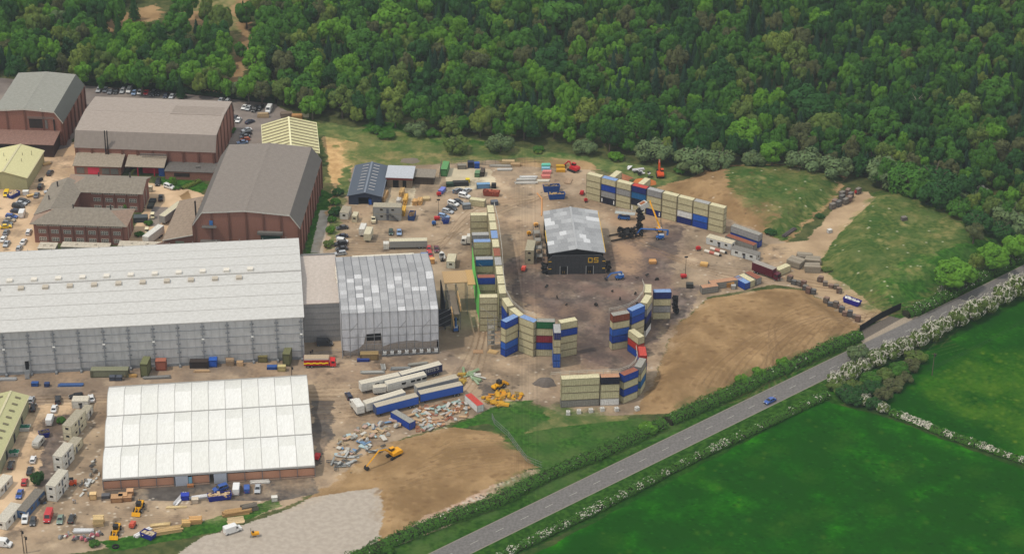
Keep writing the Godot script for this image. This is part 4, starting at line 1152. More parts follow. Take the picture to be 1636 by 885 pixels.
func container_meshes(L: float) -> Dictionary:
	if box_mesh.has(L): return box_mesh[L]
	var d := {}
	# corrugated sides
	var st := nb()
	var n := int(L / 0.56)
	var x0 := -L / 2 + 0.16
	var p := (L - 0.32) / n
	for s: float in [1.0]:
		for i in n:
			var xs := [0.0, 0.3, 0.5, 0.8, 1.0]
			var zs := [0.0, 0.0, -0.07, -0.07, 0.0]
			for k in 4:
				var a := Vector3(x0 + (i + xs[k]) * p, 0.18, s * (CW / 2 - 0.02 + zs[k]))
				var b := Vector3(x0 + (i + xs[k + 1]) * p, 0.18, s * (CW / 2 - 0.02 + zs[k + 1]))
				quad(st, a, b, b + Vector3(0, CH - 0.3, 0), a + Vector3(0, CH - 0.3, 0))
	d.side = st.commit()
	# the blind end
	st = nb()
	for i in 4:
		bx(st, Vector3(-L / 2 + 0.06, CH / 2, -0.84 + i * 0.56), Vector3(0.06, CH - 0.3, 0.34))
		bx(st, Vector3(-L / 2 + 0.09, CH / 2, -0.84 + i * 0.56), Vector3(0.04, CH - 0.3, 0.56))
	d.end = st.commit()
	# the roof with its shallow ribs
	st = nb()
	bx(st, Vector3(0, CH - 0.05, 0), Vector3(L - 0.2, 0.04, CW - 0.16))
	for i in n: bx(st, Vector3(x0 + (i + 0.5) * p, CH - 0.025, 0), Vector3(p * 0.5, 0.02, CW - 0.4))
	d.roof = st.commit()
	# posts, rails and corner castings
	st = nb()
	for s: float in [-1.0, 1.0]:
		for e: float in [-1.0, 1.0]: bx(st, Vector3(e * (L / 2 - 0.08), CH / 2, s * (CW / 2 - 0.07)), Vector3(0.16, CH - 0.012, 0.14))
		bx(st, Vector3(0, CH - 0.09, s * (CW / 2 - 0.05)), Vector3(L - 0.32, 0.1, 0.1))
		bx(st, Vector3(0, 0.12, s * (CW / 2 - 0.06)), Vector3(L - 0.32, 0.16, 0.1))
		for y in [0.12, CH - 0.09]: bx(st, Vector3(s * (L / 2 - 0.06), y, 0), Vector3(0.1, 0.14, CW - 0.28))
	d.frame = st.commit()
	st = nb()
	bx(st, Vector3(0, CH / 2, 0), Vector3(0.06, CH - 0.3, CW / 2 - 0.1))
	for k in 3: bx(st, Vector3(0.035, 0.6 + k * 0.7, 0), Vector3(0.03, 0.4, CW / 2 - 0.3))
	d.door = st.commit()
	st = nb()
	for z in [-0.3, 0.3]: bar(st, Vector3(0.07, 0.2, z), Vector3(0.07, CH - 0.2, z), 0.025, 0.025, 5)
	d.rod = st.commit()
	box_mesh[L] = d
	return d

func tone(c: String, k := 0.95) -> StandardMaterial3D:
	var t: Array = TONES[c]
	return mat(K(t[0], t[1], t[2], k), 0.65, "grime", 0.17)

# one container; its doors at local +x
func container(label: String, group: String, x: float, y: float, z: float, turn: float, c: String, roof := "", L := 6.06) -> Node3D:
	var o := thing("shipping_container", label, "shipping container", x, z, turn, group, y)
	var d := container_meshes(L)
	var m := tone(c)
	var dim: Array = TONES[c]
	inst("side_panel", d.side, m, o)
	inst("side_panel", d.side, m, o, Transform3D(roty(180), Vector3.ZERO))
	inst("end_panel", d.end, m, o)
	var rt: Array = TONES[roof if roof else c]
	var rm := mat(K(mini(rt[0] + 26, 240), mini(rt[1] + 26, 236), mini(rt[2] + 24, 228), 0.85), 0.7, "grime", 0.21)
	if roof == "salmon": pass
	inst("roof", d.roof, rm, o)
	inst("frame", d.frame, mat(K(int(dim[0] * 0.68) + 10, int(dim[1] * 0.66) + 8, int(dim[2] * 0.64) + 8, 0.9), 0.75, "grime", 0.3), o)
	for s: float in [-1.0, 1.0]:
		var k := inst("door", d.door, m, o, Transform3D(Basis(), Vector3(L / 2 - 0.06, 0, s * (CW / 4 - 0.02))))
		inst("lock_rod", d.rod, mat(K(170, 168, 160, 0.9), 0.5, "", 0.3, 0.5), k)
	return o

const LEVEL := ["bottom", "second", "third", "fourth", "fifth"]

# a stack: a and b are the ends of the long face that looks at the camera, left and right; tones from the bottom up
func stack(where: String, group: String, a: Vector2, b: Vector2, tones: Array, roof := "", L := 6.06, along_end := false) -> void:
	var v := (b - a).normalized()
	var inward := Vector2(v.y, -v.x)
	var c := (a + b) / 2.0 + inward * CW / 2.0
	if along_end: c = (a + b) / 2.0 + inward * L / 2.0
	var turn := rad_to_deg(atan2(-v.y, v.x)) + (-90.0 if along_end else 0.0)
	for k in tones.size():
		var top: bool = k == tones.size() - 1
		var lev: String = LEVEL[k] + (" level" if k in [1, 2, 3] and not top else "")
		if top: lev = "top"
		container("%s container, %s of %s" % [WORDS[tones[k]], lev, where], group, c.x, k * 2.62, c.y, turn, tones[k], roof if top else "", L)

func build_container_walls() -> void:
	var C := "cream"
	# the long wall at the back: nine stacks of four between two measured ends
	var a := V(27.44,26.27)
	var b := V(77.16,54.28)
	var nth := ["first", "second", "third", "fourth", "fifth", "sixth", "seventh", "eighth", "ninth"]
	var walls := [[C, C, C, C, ""], ["dark", "grey", "blue", C, "pale"], [C, C, "grey", C, ""], [C, "dark", "teal", "navy", "red"], ["navy", C, C, "grey", ""], [C, C, C, C, ""], ["navy", "white", C, C, ""], ["blue", "bright", C, C, "grey"], [C, C, C, C, ""]]
	for i in 9:
		var p := a.lerp(b, i / 9.0)
		var q := a.lerp(b, (i + 1) / 9.0)
		var m := (p + q) / 2.0
		var h := (b - a).normalized() * 3.03
		var w: Array = walls[i]
		stack("the %s stack from left in the back wall" % nth[i], "containers of the long back wall", m - h, m + h, [w[0], w[1], w[2], w[3]], w[4])
	# white maker's panels on four of them
	for q in [[1, 0], [3, 0], [4, 0], [6, 1]]:
		var m := a.lerp(b, (q[0] + 0.5) / 9.0)
		var n := (b - a).normalized()
		var st := nb()
		for e in ([-2.5, 2.5] if q[0] in [1, 3] else ([2.5] if q[0] == 4 else [-2.2])):
			var c: Vector2 = m + n * e - Vector2(n.y, -n.x) * 0.03
			bx(st, Vector3(c.x, q[1] * 2.62 + 1.35, c.y), Vector3(0.4, 1.5, 0.04), roty(rad_to_deg(atan2(-n.y, n.x))))
		for o in get_children():
			if o.has_meta("label") and o.get_meta("label").ends_with("of the %s stack from left in the back wall" % nth[q[0]]) and roundf(o.position.y / 2.62) == q[1]:
				var mk := put("panel_mark", st, mat(K(226, 226, 224), 0.6, ""), o)
				mk.transform = o.transform.affine_inverse()
	# two buttress stacks behind it
	for q in [[a.lerp(b, 1.5 / 9.0), "left"], [a.lerp(b, 3.4 / 9.0), "right"]]:
		var n := (b - a).normalized()
		var inward := Vector2(n.y, -n.x)
		var p: Vector2 = q[0] + inward * 2.6
		stack("the %s buttress behind the long back wall" % q[1], "buttress containers behind the back wall", p - n * 1.22, p + n * 1.22, [C, C, C, C], "", 6.06, true)
	# the western wall: a run of five-high stacks towards the camera, then the bend
	var g := "containers of the western wall"
	var r0 := V(-9.43,58.37)
	var r1 := V(-4.22,124.83)
	var run := ["cream", "cream", "cream", "pale", "cream", "rust", "grey", "cream", "cream", "cream"]
	var runs := ["the far end", "the second stack", "the third stack", "the fourth stack", "the fifth stack", "the sixth stack", "the seventh stack", "the eighth stack", "the ninth stack", "the tenth stack"]
	var dir := (r1 - r0).normalized()
	var len := (r1 - r0).length() / 10.0
	for i in 10:
		var m := r0 + dir * (len * (i + 0.5))
		# long side looks west: left end is the far one
		stack(("%s of the western wall's straight run" % runs[i]), g, m - dir * 3.03, m + dir * 3.03, [C, C, C, C, C], run[i] if run[i] != C else "")
	g = "buttress containers on the western wall"
	var but := [[[C, C, C, C, C], "", "first"], [[C, C, C, "grey", "grey"], "grey", "second"], [[C, C, C, C, C], "pale", "third"], [[C, C, C, C, "teal"], "grey", "fourth"], [[C, C, C, C, "blue"], "rust", "fifth"], [[C, C, C, C, C], "", "sixth"]]
	var bp := [[V(-15.11,67.27), V(-9.07,66.88)], [V(-14.33,82.59), V(-8.18,82.21)], [V(-13.67,87.8), V(-7.45,87.43)], [V(-12.53,100.8), V(-6.52,100.43)], [V(-11.74,113.84), V(-5.61,113.49)], [V(-10.85,127.55), V(-4.61,127.2)]]
	for i in 6:
		stack("the %s buttress from the far end of the western wall" % but[i][2], g, bp[i][0], bp[i][1], but[i][0], but[i][1])
	g = "containers at the bend of the western wall"
	stack("the first bend stack, behind the green cloth's near end", g, V(-3.89,126.11), V(-1.02,134.98), [C, C, "blue", "blue", C])
	stack("the second bend stack, behind the blue-topped stack", g, V(-1.13,134.56), V(2.39,140.34), [C, C, "blue", C, C])
	g = "containers at the near end of the western wall"
	stack("the blue-topped stack jutting out at the bend", g, V(-1.78,144.14), V(2.39,139.84), ["blue", "bright", C, C, "blue"], "pale")
	stack("the all-cream stack with a pale blue roof", g, V(2.7,140.54), V(6.98,143.75), [C, C, C, C, C], "pale")
	stack("the green-topped stack", g, V(8.27,143.35), V(14.02,143.47), [C, "blue", "crimson", C, "green"], "weathered")
	stack("the blue-footed stack jutting out end-on", g, V(13.65,150.57), V(16.07,150.52), ["bright", "bright", C, C, "navy"], "grey", 6.06, true)
	stack("the stack at the gap with one blue container", g, V(16.31,144.17), V(21.39,142.12), [C, C, C, "blue", C])
	# the eastern wall: bent too
	g = "containers of the eastern wall"
	stack("the rust-topped stack at the gap", g, V(33.14,139.18), V(39.13,136.85), [C, "blue", "bright", C, "rust"], "weathered")
	stack("the blue stack right of the rust-topped one", g, V(39.33,136), V(44.5,131.47), [C, C, C, "blue", "bright"], "pale")
	stack("the white-footed stack on the eastern bend", g, V(44.67,131.04), V(47.17,124.14), ["white", "dark", "navy", "grey", C])
	stack("the far cream stack of the eastern wall", g, V(46.72,123.72), V(47.17,116.3), [C, C, C, C, C])
	stack("the short stack standing right of the eastern wall", g, V(47.97,118.04), V(53.89,117.74), [C, "grey", C, "navy"], "pale")
	stack("the low red-waisted stack", g, V(38.35,139.04), V(41.7,144.29), ["blue", "red", C])
	g = "containers of the lower front wall"
	stack("the red-roofed stack in the lower wall's tail", g, V(43.54,160.07), V(43.27,153.75), [C, C, "blue", "red"], "red")
	stack("the grey-roofed stack in the lower wall's tail", g, V(41.05,168.08), V(43.45,161.06), [C, "teal", C, "weathered"])
	stack("the banded stack at the lower wall's corner", g, V(35.51,172.58), V(40.53,168.67), [C, "blue", C, "blue"], "rust")
	stack("the orange-roofed stack in the lower wall", g, V(28.21,173.72), V(34.32,173.21), ["white", C, C, "dark"], "orange")
	stack("the long left stack of the lower wall", g, V(15.78,175.1), V(28.06,173.64), ["weathered", C, C, C], "", 12.19)
	# loose containers east of the yard
	g = "loose containers at the eastern edge"
	container("grey 40-foot container, upper of the pair right of the back wall", g, V(84.94,60.46).x, 2.62, V(84.94,60.46).y, -38, "grey", "weathered", 12.19)
	container("blue container under the grey one right of the back wall", g, V(84.94,60.46).x, 0.0, V(84.94,60.46).y, -38, "blue", "", 12.19)
	container("grey container with a pink faded roof below the grey pair", g, V(82.89,63.31).x, 0.0, V(82.89,63.31).y, -38, "weathered", "rust", 12.19)
	container("blue container, left of three side by side near the maroon lorry", g, V(80.36,93.68).x, 0.0, V(80.36,93.68).y, -52, "blue", "pale")
	container("cream container, middle of three side by side near the maroon lorry", g, V(82.26,92.03).x, 0.0, V(82.26,92.03).y, -52, "cream")
	container("grey container with brown roof, right of three near the maroon lorry", g, V(84.62,90.14).x, 0.0, V(84.62,90.14).y, -52, "grey", "rust")
	container("cream container standing alone beyond the maroon lorry", g, V(95.61,83.86).x, 0.0, V(95.61,83.86).y, 40, "cream")
	container("rusty-roofed grey container left of the blue one by the earth mound", g, V(74.65,94.03).x, 0.0, V(74.65,94.03).y, 17, "weathered", "orange", 12.19)
	container("rusty-roofed grey container behind the timber crates by the earth mound", g, V(68.65,98.25).x, 0.0, V(68.65,98.25).y, 17, "weathered", "orange")
	# and among the junk in front
	container("blue container with white door posts among the debris heaps", g, V(-33.48,185.11).x, 0.0, V(-33.48,185.11).y, -46, "blue", "weathered", 9.1)
	container("white container with a red roof beside the yellow scrap", g, V(-11.52,174.73).x, 0.0, V(-11.52,174.73).y, -58, "white", "red", 8.0)
	container("cream container with open top edge behind the parked silver cars", g, V(-13.19,32.74).x, 0.0, V(-13.19,32.74).y, -14, "cream", "")

func rail_line(label: String, pts: Array, y: float, m: Material, group := "") -> void:
	var o := tag(Node3D.new(), label, "guard rail", group)
	o.name = numbered("guard_rail")
	add_child(o)
	var st := nb()
	for i in pts.size() - 1:
		var a := Vector3(pts[i].x, y, pts[i].y)
		var b := Vector3(pts[i + 1].x, y, pts[i + 1].y)
		for k in [0.55, 1.1]: bar(st, a + Vector3.UP * k, b + Vector3.UP * k, 0.06, 0.06, 5)
	put("rail", st, m, o)
	for i in pts.size() - 1:
		var n := maxi(1, int((pts[i + 1] - pts[i]).length() / 2.4))
		for k in n:
			var p: Vector2 = pts[i].lerp(pts[i + 1], float(k) / n)
			put("post", one(Vector3(p.x, y + 0.35, p.y), Vector3(0.1, 1.6, 0.1)), m, o)

func build_wall_fittings() -> void:
	var tube := mat(K(204, 200, 188, 0.85), 0.5, "grime", 0.5, 0.2)
	rail_line("pale handrail along the top of the western container wall and its bend", [V(-6.72,58.16), V(-4.85,74.5), V(-3.57,93.53), V(-2.87,111.74), V(-1.93,123.57), V(0.09,130.82), V(3.82,137.06), V(8.12,140.3)], 12.9, tube)
	rail_line("pale handrail along the top of the eastern container wall", [V(32.14,135.62), V(35.17,134.5), V(38.77,132.32), V(41.63,128.65), V(43.86,123.44), V(44.52,118.64), V(44.06,115.14)], 12.9, tube)
	rail_line("pale handrail along the top of the lower container wall", [V(12.52,172.67), V(21.39,171.35), V(34.25,169.94), V(37.31,167.77), V(39.44,164.45), V(40.31,160.92), V(40.18,155.01)], 10.4, tube)
	# lime green cloth hung along the buttress ends
	var top := [V(-14.02,89.84), V(-13.21,99.11), V(-12.2,111.76), V(-10.22,126.59)]
	var st := nb()
	for i in top.size() - 1:
		for k in 6:
			var p: Vector2 = top[i].lerp(top[i + 1], k / 6.0)
			var q: Vector2 = top[i].lerp(top[i + 1], (k + 1) / 6.0)
			var w := 0.18 * sin(k * 2.4 + i)
			var v := 0.18 * sin((k + 1) * 2.4 + i)
			quad(st, Vector3(p.x, 12.9, p.y), Vector3(q.x, 12.9, q.y), Vector3(q.x + v, 0.3, q.y), Vector3(p.x + w, 0.3, p.y))
	tag(put("green_cloth", st, mat(K(120, 226, 110, 0.9), 0.8, "streak", 0.2)), "long lime green cloth hanging along the western wall's buttress ends", "cloth")
	# scaffold stair tower in the corner of the bend
	var o := thing("scaffold_tower", "grey scaffold stair tower in the corner beside the blue-topped stack", "scaffold", V(-5.6,138.2).x, V(-5.6,138.2).y, 4)
	st = nb()
	for xx in [-2.2, 0.0, 2.4]:
		for zz in [-1.2, 1.2]: bar(st, Vector3(xx, 0, zz), Vector3(xx, 11.6, zz), 0.07)
	for y in [2.0, 4.0, 6.0, 8.0, 10.0]:
		for zz in [-1.2, 1.2]: bar(st, Vector3(-2.4, y, zz), Vector3(2.6, y, zz), 0.06)
		bar(st, Vector3(-2.2 if int(y / 2) % 2 else 0.0, y, 1.2), Vector3(0.0 if int(y / 2) % 2 else -2.2, y + 2, 1.2), 0.06)
	bar(st, Vector3(0, 6, 1.3), Vector3(6.5, 1.0, 3.5), 0.07)
	bar(st, Vector3(0, 3.5, 1.3), Vector3(6.5, 3.4, 2.0), 0.07)
	bar(st, Vector3(2.4, 9, 1.2), Vector3(7.5, 9.4, -3.0), 0.07)
	put("scaffold_frame", st, mat(K(160, 160, 156, 0.9), 0.5, "grime", 0.4, 0.3), o)
	for k in 4: put("deck_board", one(Vector3(-1.1, 2.0 + k * 2.0, 0), Vector3(2.0, 0.08, 2.2)), mat(K(150, 144, 132, 0.9), 0.9, "grime", 0.4), o)
	# diagonal stays between the buttresses
	var stays := [[V(-13.69,86.69), V(-8.05,81.76)], [V(-12.55,99.7), V(-6.92,83.62)], [V(-11.89,111.43), V(-6.31,96.61)], [V(-11.45,100.92), V(-6.05,99.76)], [V(-10.25,131.54), V(-4.21,130.62)]]
	for s in stays:
		st = nb()
		bar(st, Vector3(s[0].x, 11.5, s[0].y), Vector3(s[1].x, 7.0, s[1].y), 0.07)
		tag(put("diagonal_stay", st, tube), "%s pale steel stay from the far end between green cloth and buttresses" % ["first", "second", "third", "fourth", "fifth"][stays.find(s)], "stay", "stays of the western wall")

# ------------------------------------------------------------------ vehicles (their front at local +z)
var proto := {}
const PAINTS := {
	"white": [228, 228, 226], "silver": [176, 180, 184], "grey": [112, 116, 122], "dark": [52, 55, 60], "black": [24, 25, 28], "navy": [26, 34, 62], "blue": [44, 84, 160], "red": [188, 32, 36],
	"maroon": [96, 26, 40], "yellow": [236, 196, 24], "orange": [204, 92, 26], "green": [40, 66, 50], "sage": [120, 140, 124], "pale": [130, 158, 196], "cream": [226, 216, 184], "tan": [176, 160, 132],
}
const PAINT_WORDS := {"sage": "grey-green", "pale": "pale blue", "dark": "dark grey", "navy": "navy blue", "green": "dark green"}

func gloss(c: String) -> StandardMaterial3D:
	var t: Array = PAINTS[c]
	var m := mat(K(t[0], t[1], t[2], 0.85), 0.32, "", 0.111)
	m.clearcoat_enabled = true
	m.clearcoat = 0.5
	m.metallic_specular = 0.4
	return m

func tyre() -> StandardMaterial3D: return mat(Color8(26, 26, 27), 0.9, "")

func wheel_at(o: Node3D, p: Vector3, r: float, w := 0.22) -> void:
	if not proto.has("tyre"):
		var st := nb()
		bar(st, Vector3(-0.5, 0, 0), Vector3(0.5, 0, 0), 1.0, 1.0, 14)
		proto.tyre = st.commit()
		st = nb()
		bar(st, Vector3(-0.52, 0, 0), Vector3(0.52, 0, 0), 0.58, 0.58, 10)
		proto.rim = st.commit()
	var xf := Transform3D(Basis.from_scale(Vector3(w, r, r)), p)
	var k := inst("wheel", proto.tyre, tyre(), o, xf)
	inst("rim", proto.rim, mat(Color8(150, 152, 155), 0.4, "", 0.3, 0.4), k)

# body from a side profile with pinched edges, a cabin on top and glass let into it
func car_proto(kind: String) -> Node3D:
	if proto.has(kind): return proto[kind]
	var o := Node3D.new()
	var L := 4.4
	var W := 1.76
	var low := []          # side profile, rear to front
	var belt := [0.0, 0.0] # cabin at the belt line: rear and front
	var top := [0.0, 0.0]
	var H := 1.45
	var by := 0.95
	match kind:
		"saloon":
			low = [[-2.2, 0.3], [-2.22, 0.8], [-2.0, 0.94], [-1.4, 0.98], [0.95, 0.95], [1.9, 0.8], [2.18, 0.62], [2.2, 0.3]]
			belt = [-1.65, 1.1]
			top = [-1.0, 0.3]
		"hatchback":
			L = 3.9
			W = 1.7
			low = [[-1.9, 0.3], [-1.95, 0.85], [-1.8, 0.98], [0.9, 0.97], [1.6, 0.84], [1.9, 0.64], [1.92, 0.3]]
			belt = [-1.82, 1.05]
			top = [-1.4, 0.25]
			H = 1.48
			by = 0.97
		"estate":
			L = 4.6
			low = [[-2.25, 0.3], [-2.3, 0.85], [-2.2, 0.98], [1.0, 0.97], [1.95, 0.82], [2.26, 0.62], [2.28, 0.3]]
			belt = [-2.2, 1.15]
			top = [-1.95, 0.3]
			H = 1.5
			by = 0.97
		"suv":
			L = 4.7
			W = 1.88
			low = [[-2.3, 0.4], [-2.34, 0.95], [-2.28, 1.12], [1.1, 1.12], [2.1, 1.02], [2.3, 0.8], [2.32, 0.4]]
			belt = [-2.26, 1.2]
			top = [-2.1, 0.55]
			H = 1.8
			by = 1.12
		"van":
			L = 5.3
			W = 1.96
			low = [[-2.6, 0.35], [-2.62, 2.3], [-2.5, 2.42], [1.0, 2.42], [1.25, 2.3], [1.95, 1.28], [2.55, 1.1], [2.66, 0.8], [2.66, 0.35]]
		"small_van":
			L = 4.2
			W = 1.7
			low = [[-2.05, 0.32], [-2.08, 1.7], [-1.98, 1.82], [0.35, 1.82], [0.55, 1.74], [1.15, 1.02], [1.9, 0.88], [2.05, 0.65], [2.05, 0.32]]
		"pickup":
			L = 5.0
			W = 1.8
			low = [[-2.5, 0.45], [-2.5, 1.0], [-0.5, 1.0], [1.25, 1.05], [2.3, 0.98], [2.48, 0.8], [2.5, 0.45]]
			belt = [-0.75, 1.2]
			top = [-0.55, 0.55]
			H = 1.75
			by = 1.03
	var st := nb()
	var xs := [-W / 2 + 0.0, -W / 2 + 0.16, W / 2 - 0.16, W / 2]
	var shrink := [0.93, 1.0, 1.0, 0.93]
	var rows := []
	for i in 4:
		var row := []
		for p in low: row.append(Vector3(xs[i], 0.3 + (p[1] - 0.3) * (0.97 if shrink[i] < 1.0 else 1.0), p[0] * shrink[i] if shrink[i] < 1.0 else p[0]))
		rows.append(row)
	for i in 3:
		for k in low.size():
			var n := (k + 1) % low.size()
			quad(st, rows[i][k], rows[i][n], rows[i + 1][n], rows[i + 1][k])
	for i in [0, 3]:
		var idx := Geometry2D.triangulate_polygon(PackedVector2Array(rows[i].map(func(v): return Vector2(v.z, v.y))))
		for k in range(0, idx.size(), 3): tri(st, rows[i][idx[k]], rows[i][idx[k + 1]], rows[i][idx[k + 2]])
	var hb := W / 2 - 0.06
	var ht := W / 2 - 0.24
	if top[1] != 0.0:
		var q := [Vector3(-hb, by, belt[0]), Vector3(hb, by, belt[0]), Vector3(hb, by, belt[1]), Vector3(-hb, by, belt[1])]
		var r := [Vector3(-ht, H, top[0]), Vector3(ht, H, top[0]), Vector3(ht, H, top[1]), Vector3(-ht, H, top[1])]
		quad(st, r[0], r[1], r[2], r[3])
		for k in 4: quad(st, q[k], q[(k + 1) % 4], r[(k + 1) % 4], r[k])
		if kind == "pickup":
			bx(st, Vector3(0, 1.12, -2.45), Vector3(W - 0.1, 0.3, 0.08))
			for s: float in [-1.0, 1.0]: bx(st, Vector3(s * (W / 2 - 0.07), 1.12, -1.6), Vector3(0.08, 0.3, 1.7))
		put("body", st, gloss("grey"), o)
		for k in 4:
			var a: Vector3 = q[k]
			var b: Vector3 = q[(k + 1) % 4]
			var c: Vector3 = r[(k + 1) % 4]
			var d: Vector3 = r[k]
			var mid := (a + b + c + d) / 4.0
			var nn := (b - a).cross(d - a).normalized()
			if nn.dot(mid - Vector3(0, by, (belt[0] + belt[1]) / 2)) < 0: nn = -nn
			var g := nb()
			if k % 2 == 0:
				var f := []
				for v in [a, b, c, d]: f.append(mid + (v - mid) * 0.88 + nn * 0.015)
				quad(g, f[0], f[1], f[2], f[3])
				put("rear_window" if k == 0 else "windscreen", g, glass(), o)
			else:
				var lo_a := a.lerp(d, 0.1)
				var lo_b := b.lerp(c, 0.1)
				var hi_a := a.lerp(d, 0.88)
				var hi_b := b.lerp(c, 0.88)
				for piece in [[0.07, 0.47], [0.51, 0.93]]:
					g = nb()
					quad(g, lo_a.lerp(lo_b, piece[0]) + nn * 0.015, lo_a.lerp(lo_b, piece[1]) + nn * 0.015, hi_a.lerp(hi_b, piece[1]) + nn * 0.015, hi_a.lerp(hi_b, piece[0]) + nn * 0.015)
					put("side_window", g, glass(), o)
	else:
		put("body", st, gloss("grey"), o)
		var a: Array = low[low.size() - 4]
		var b: Array = low[low.size() - 5]
		var g := nb()
		var up := 0.02
		quad(g, Vector3(-W / 2 + 0.2, lerpf(a[1], b[1], 0.12) + up, lerpf(a[0], b[0], 0.12) + up), Vector3(W / 2 - 0.2, lerpf(a[1], b[1], 0.12) + up, lerpf(a[0], b[0], 0.12) + up), Vector3(W / 2 - 0.24, lerpf(a[1], b[1], 0.95) + up, lerpf(a[0], b[0], 0.95) + up), Vector3(-W / 2 + 0.24, lerpf(a[1], b[1], 0.95) + up, lerpf(a[0], b[0], 0.95) + up))
		put("windscreen", g, glass(), o)
		for s: float in [-1.0, 1.0]:
			g = nb()
			var zf: float = a[0] - 0.35
			quad(g, Vector3(s * (W / 2 + 0.012), a[1] + 0.06, zf), Vector3(s * (W / 2 + 0.012), a[1] + 0.06, zf - 0.75), Vector3(s * (W / 2 + 0.012), lerpf(a[1], b[1], 0.75), zf - 0.75), Vector3(s * (W / 2 + 0.012), lerpf(a[1], b[1], 0.75), zf - 0.45))
			put("side_window", g, glass(), o)
	var zf: float = low[low.size() - 1][0]
	for s: float in [-1.0, 1.0]:
		put("headlight", one(Vector3(s * (W / 2 - 0.3), 0.66 if kind != "van" else 0.95, zf - 0.04), Vector3(0.34, 0.16, 0.12)), mat(Color8(222, 226, 230), 0.15, ""), o)
		put("tail_light", one(Vector3(s * (W / 2 - 0.22), 0.82, -L / 2 - 0.02), Vector3(0.2, 0.22, 0.08)), mat(Color8(150, 20, 18), 0.3, ""), o)
		put("door_mirror", one(Vector3(s * (W / 2 + 0.08), by + 0.1, 0.75), Vector3(0.16, 0.14, 0.1)), mat(Color8(28, 28, 30), 0.5, ""), o)
		for e: float in [-1.0, 1.0]: wheel_at(o, Vector3(s * (W / 2 - 0.1), 0.33, e * (L / 2 - 0.82)), 0.33)
	put("bumper", one(Vector3(0, 0.42, zf + 0.02), Vector3(W - 0.3, 0.22, 0.1)), mat(Color8(40, 40, 42), 0.6, ""), o)
	proto[kind] = o
	return o

const KIND_WORD := {"saloon": "saloon car", "hatchback": "hatchback", "estate": "estate car", "suv": "four-by-four", "van": "panel van", "small_van": "small van", "pickup": "pickup"}
const CATEGORY := {"saloon": "car", "hatchback": "car", "estate": "car", "suv": "car", "van": "van", "small_van": "van", "pickup": "pickup"}

func car(kind: String, c: String, x: float, z: float, turn: float, where: String, group := "") -> Node3D:
	var o: Node3D = car_proto(kind).duplicate()
	o.name = numbered("parked_" + ("van" if kind.ends_with("van") else "car"))
	add_child(o)
	o.position = Vector3(x, gh(x, z), z)
	o.rotation_degrees.y = turn
	(o.get_node("body") as MeshInstance3D).material_override = gloss(c)
	tag(o, "%s %s %s" % [PAINT_WORDS.get(c, c), KIND_WORD[kind], where], CATEGORY[kind], group)
	return o

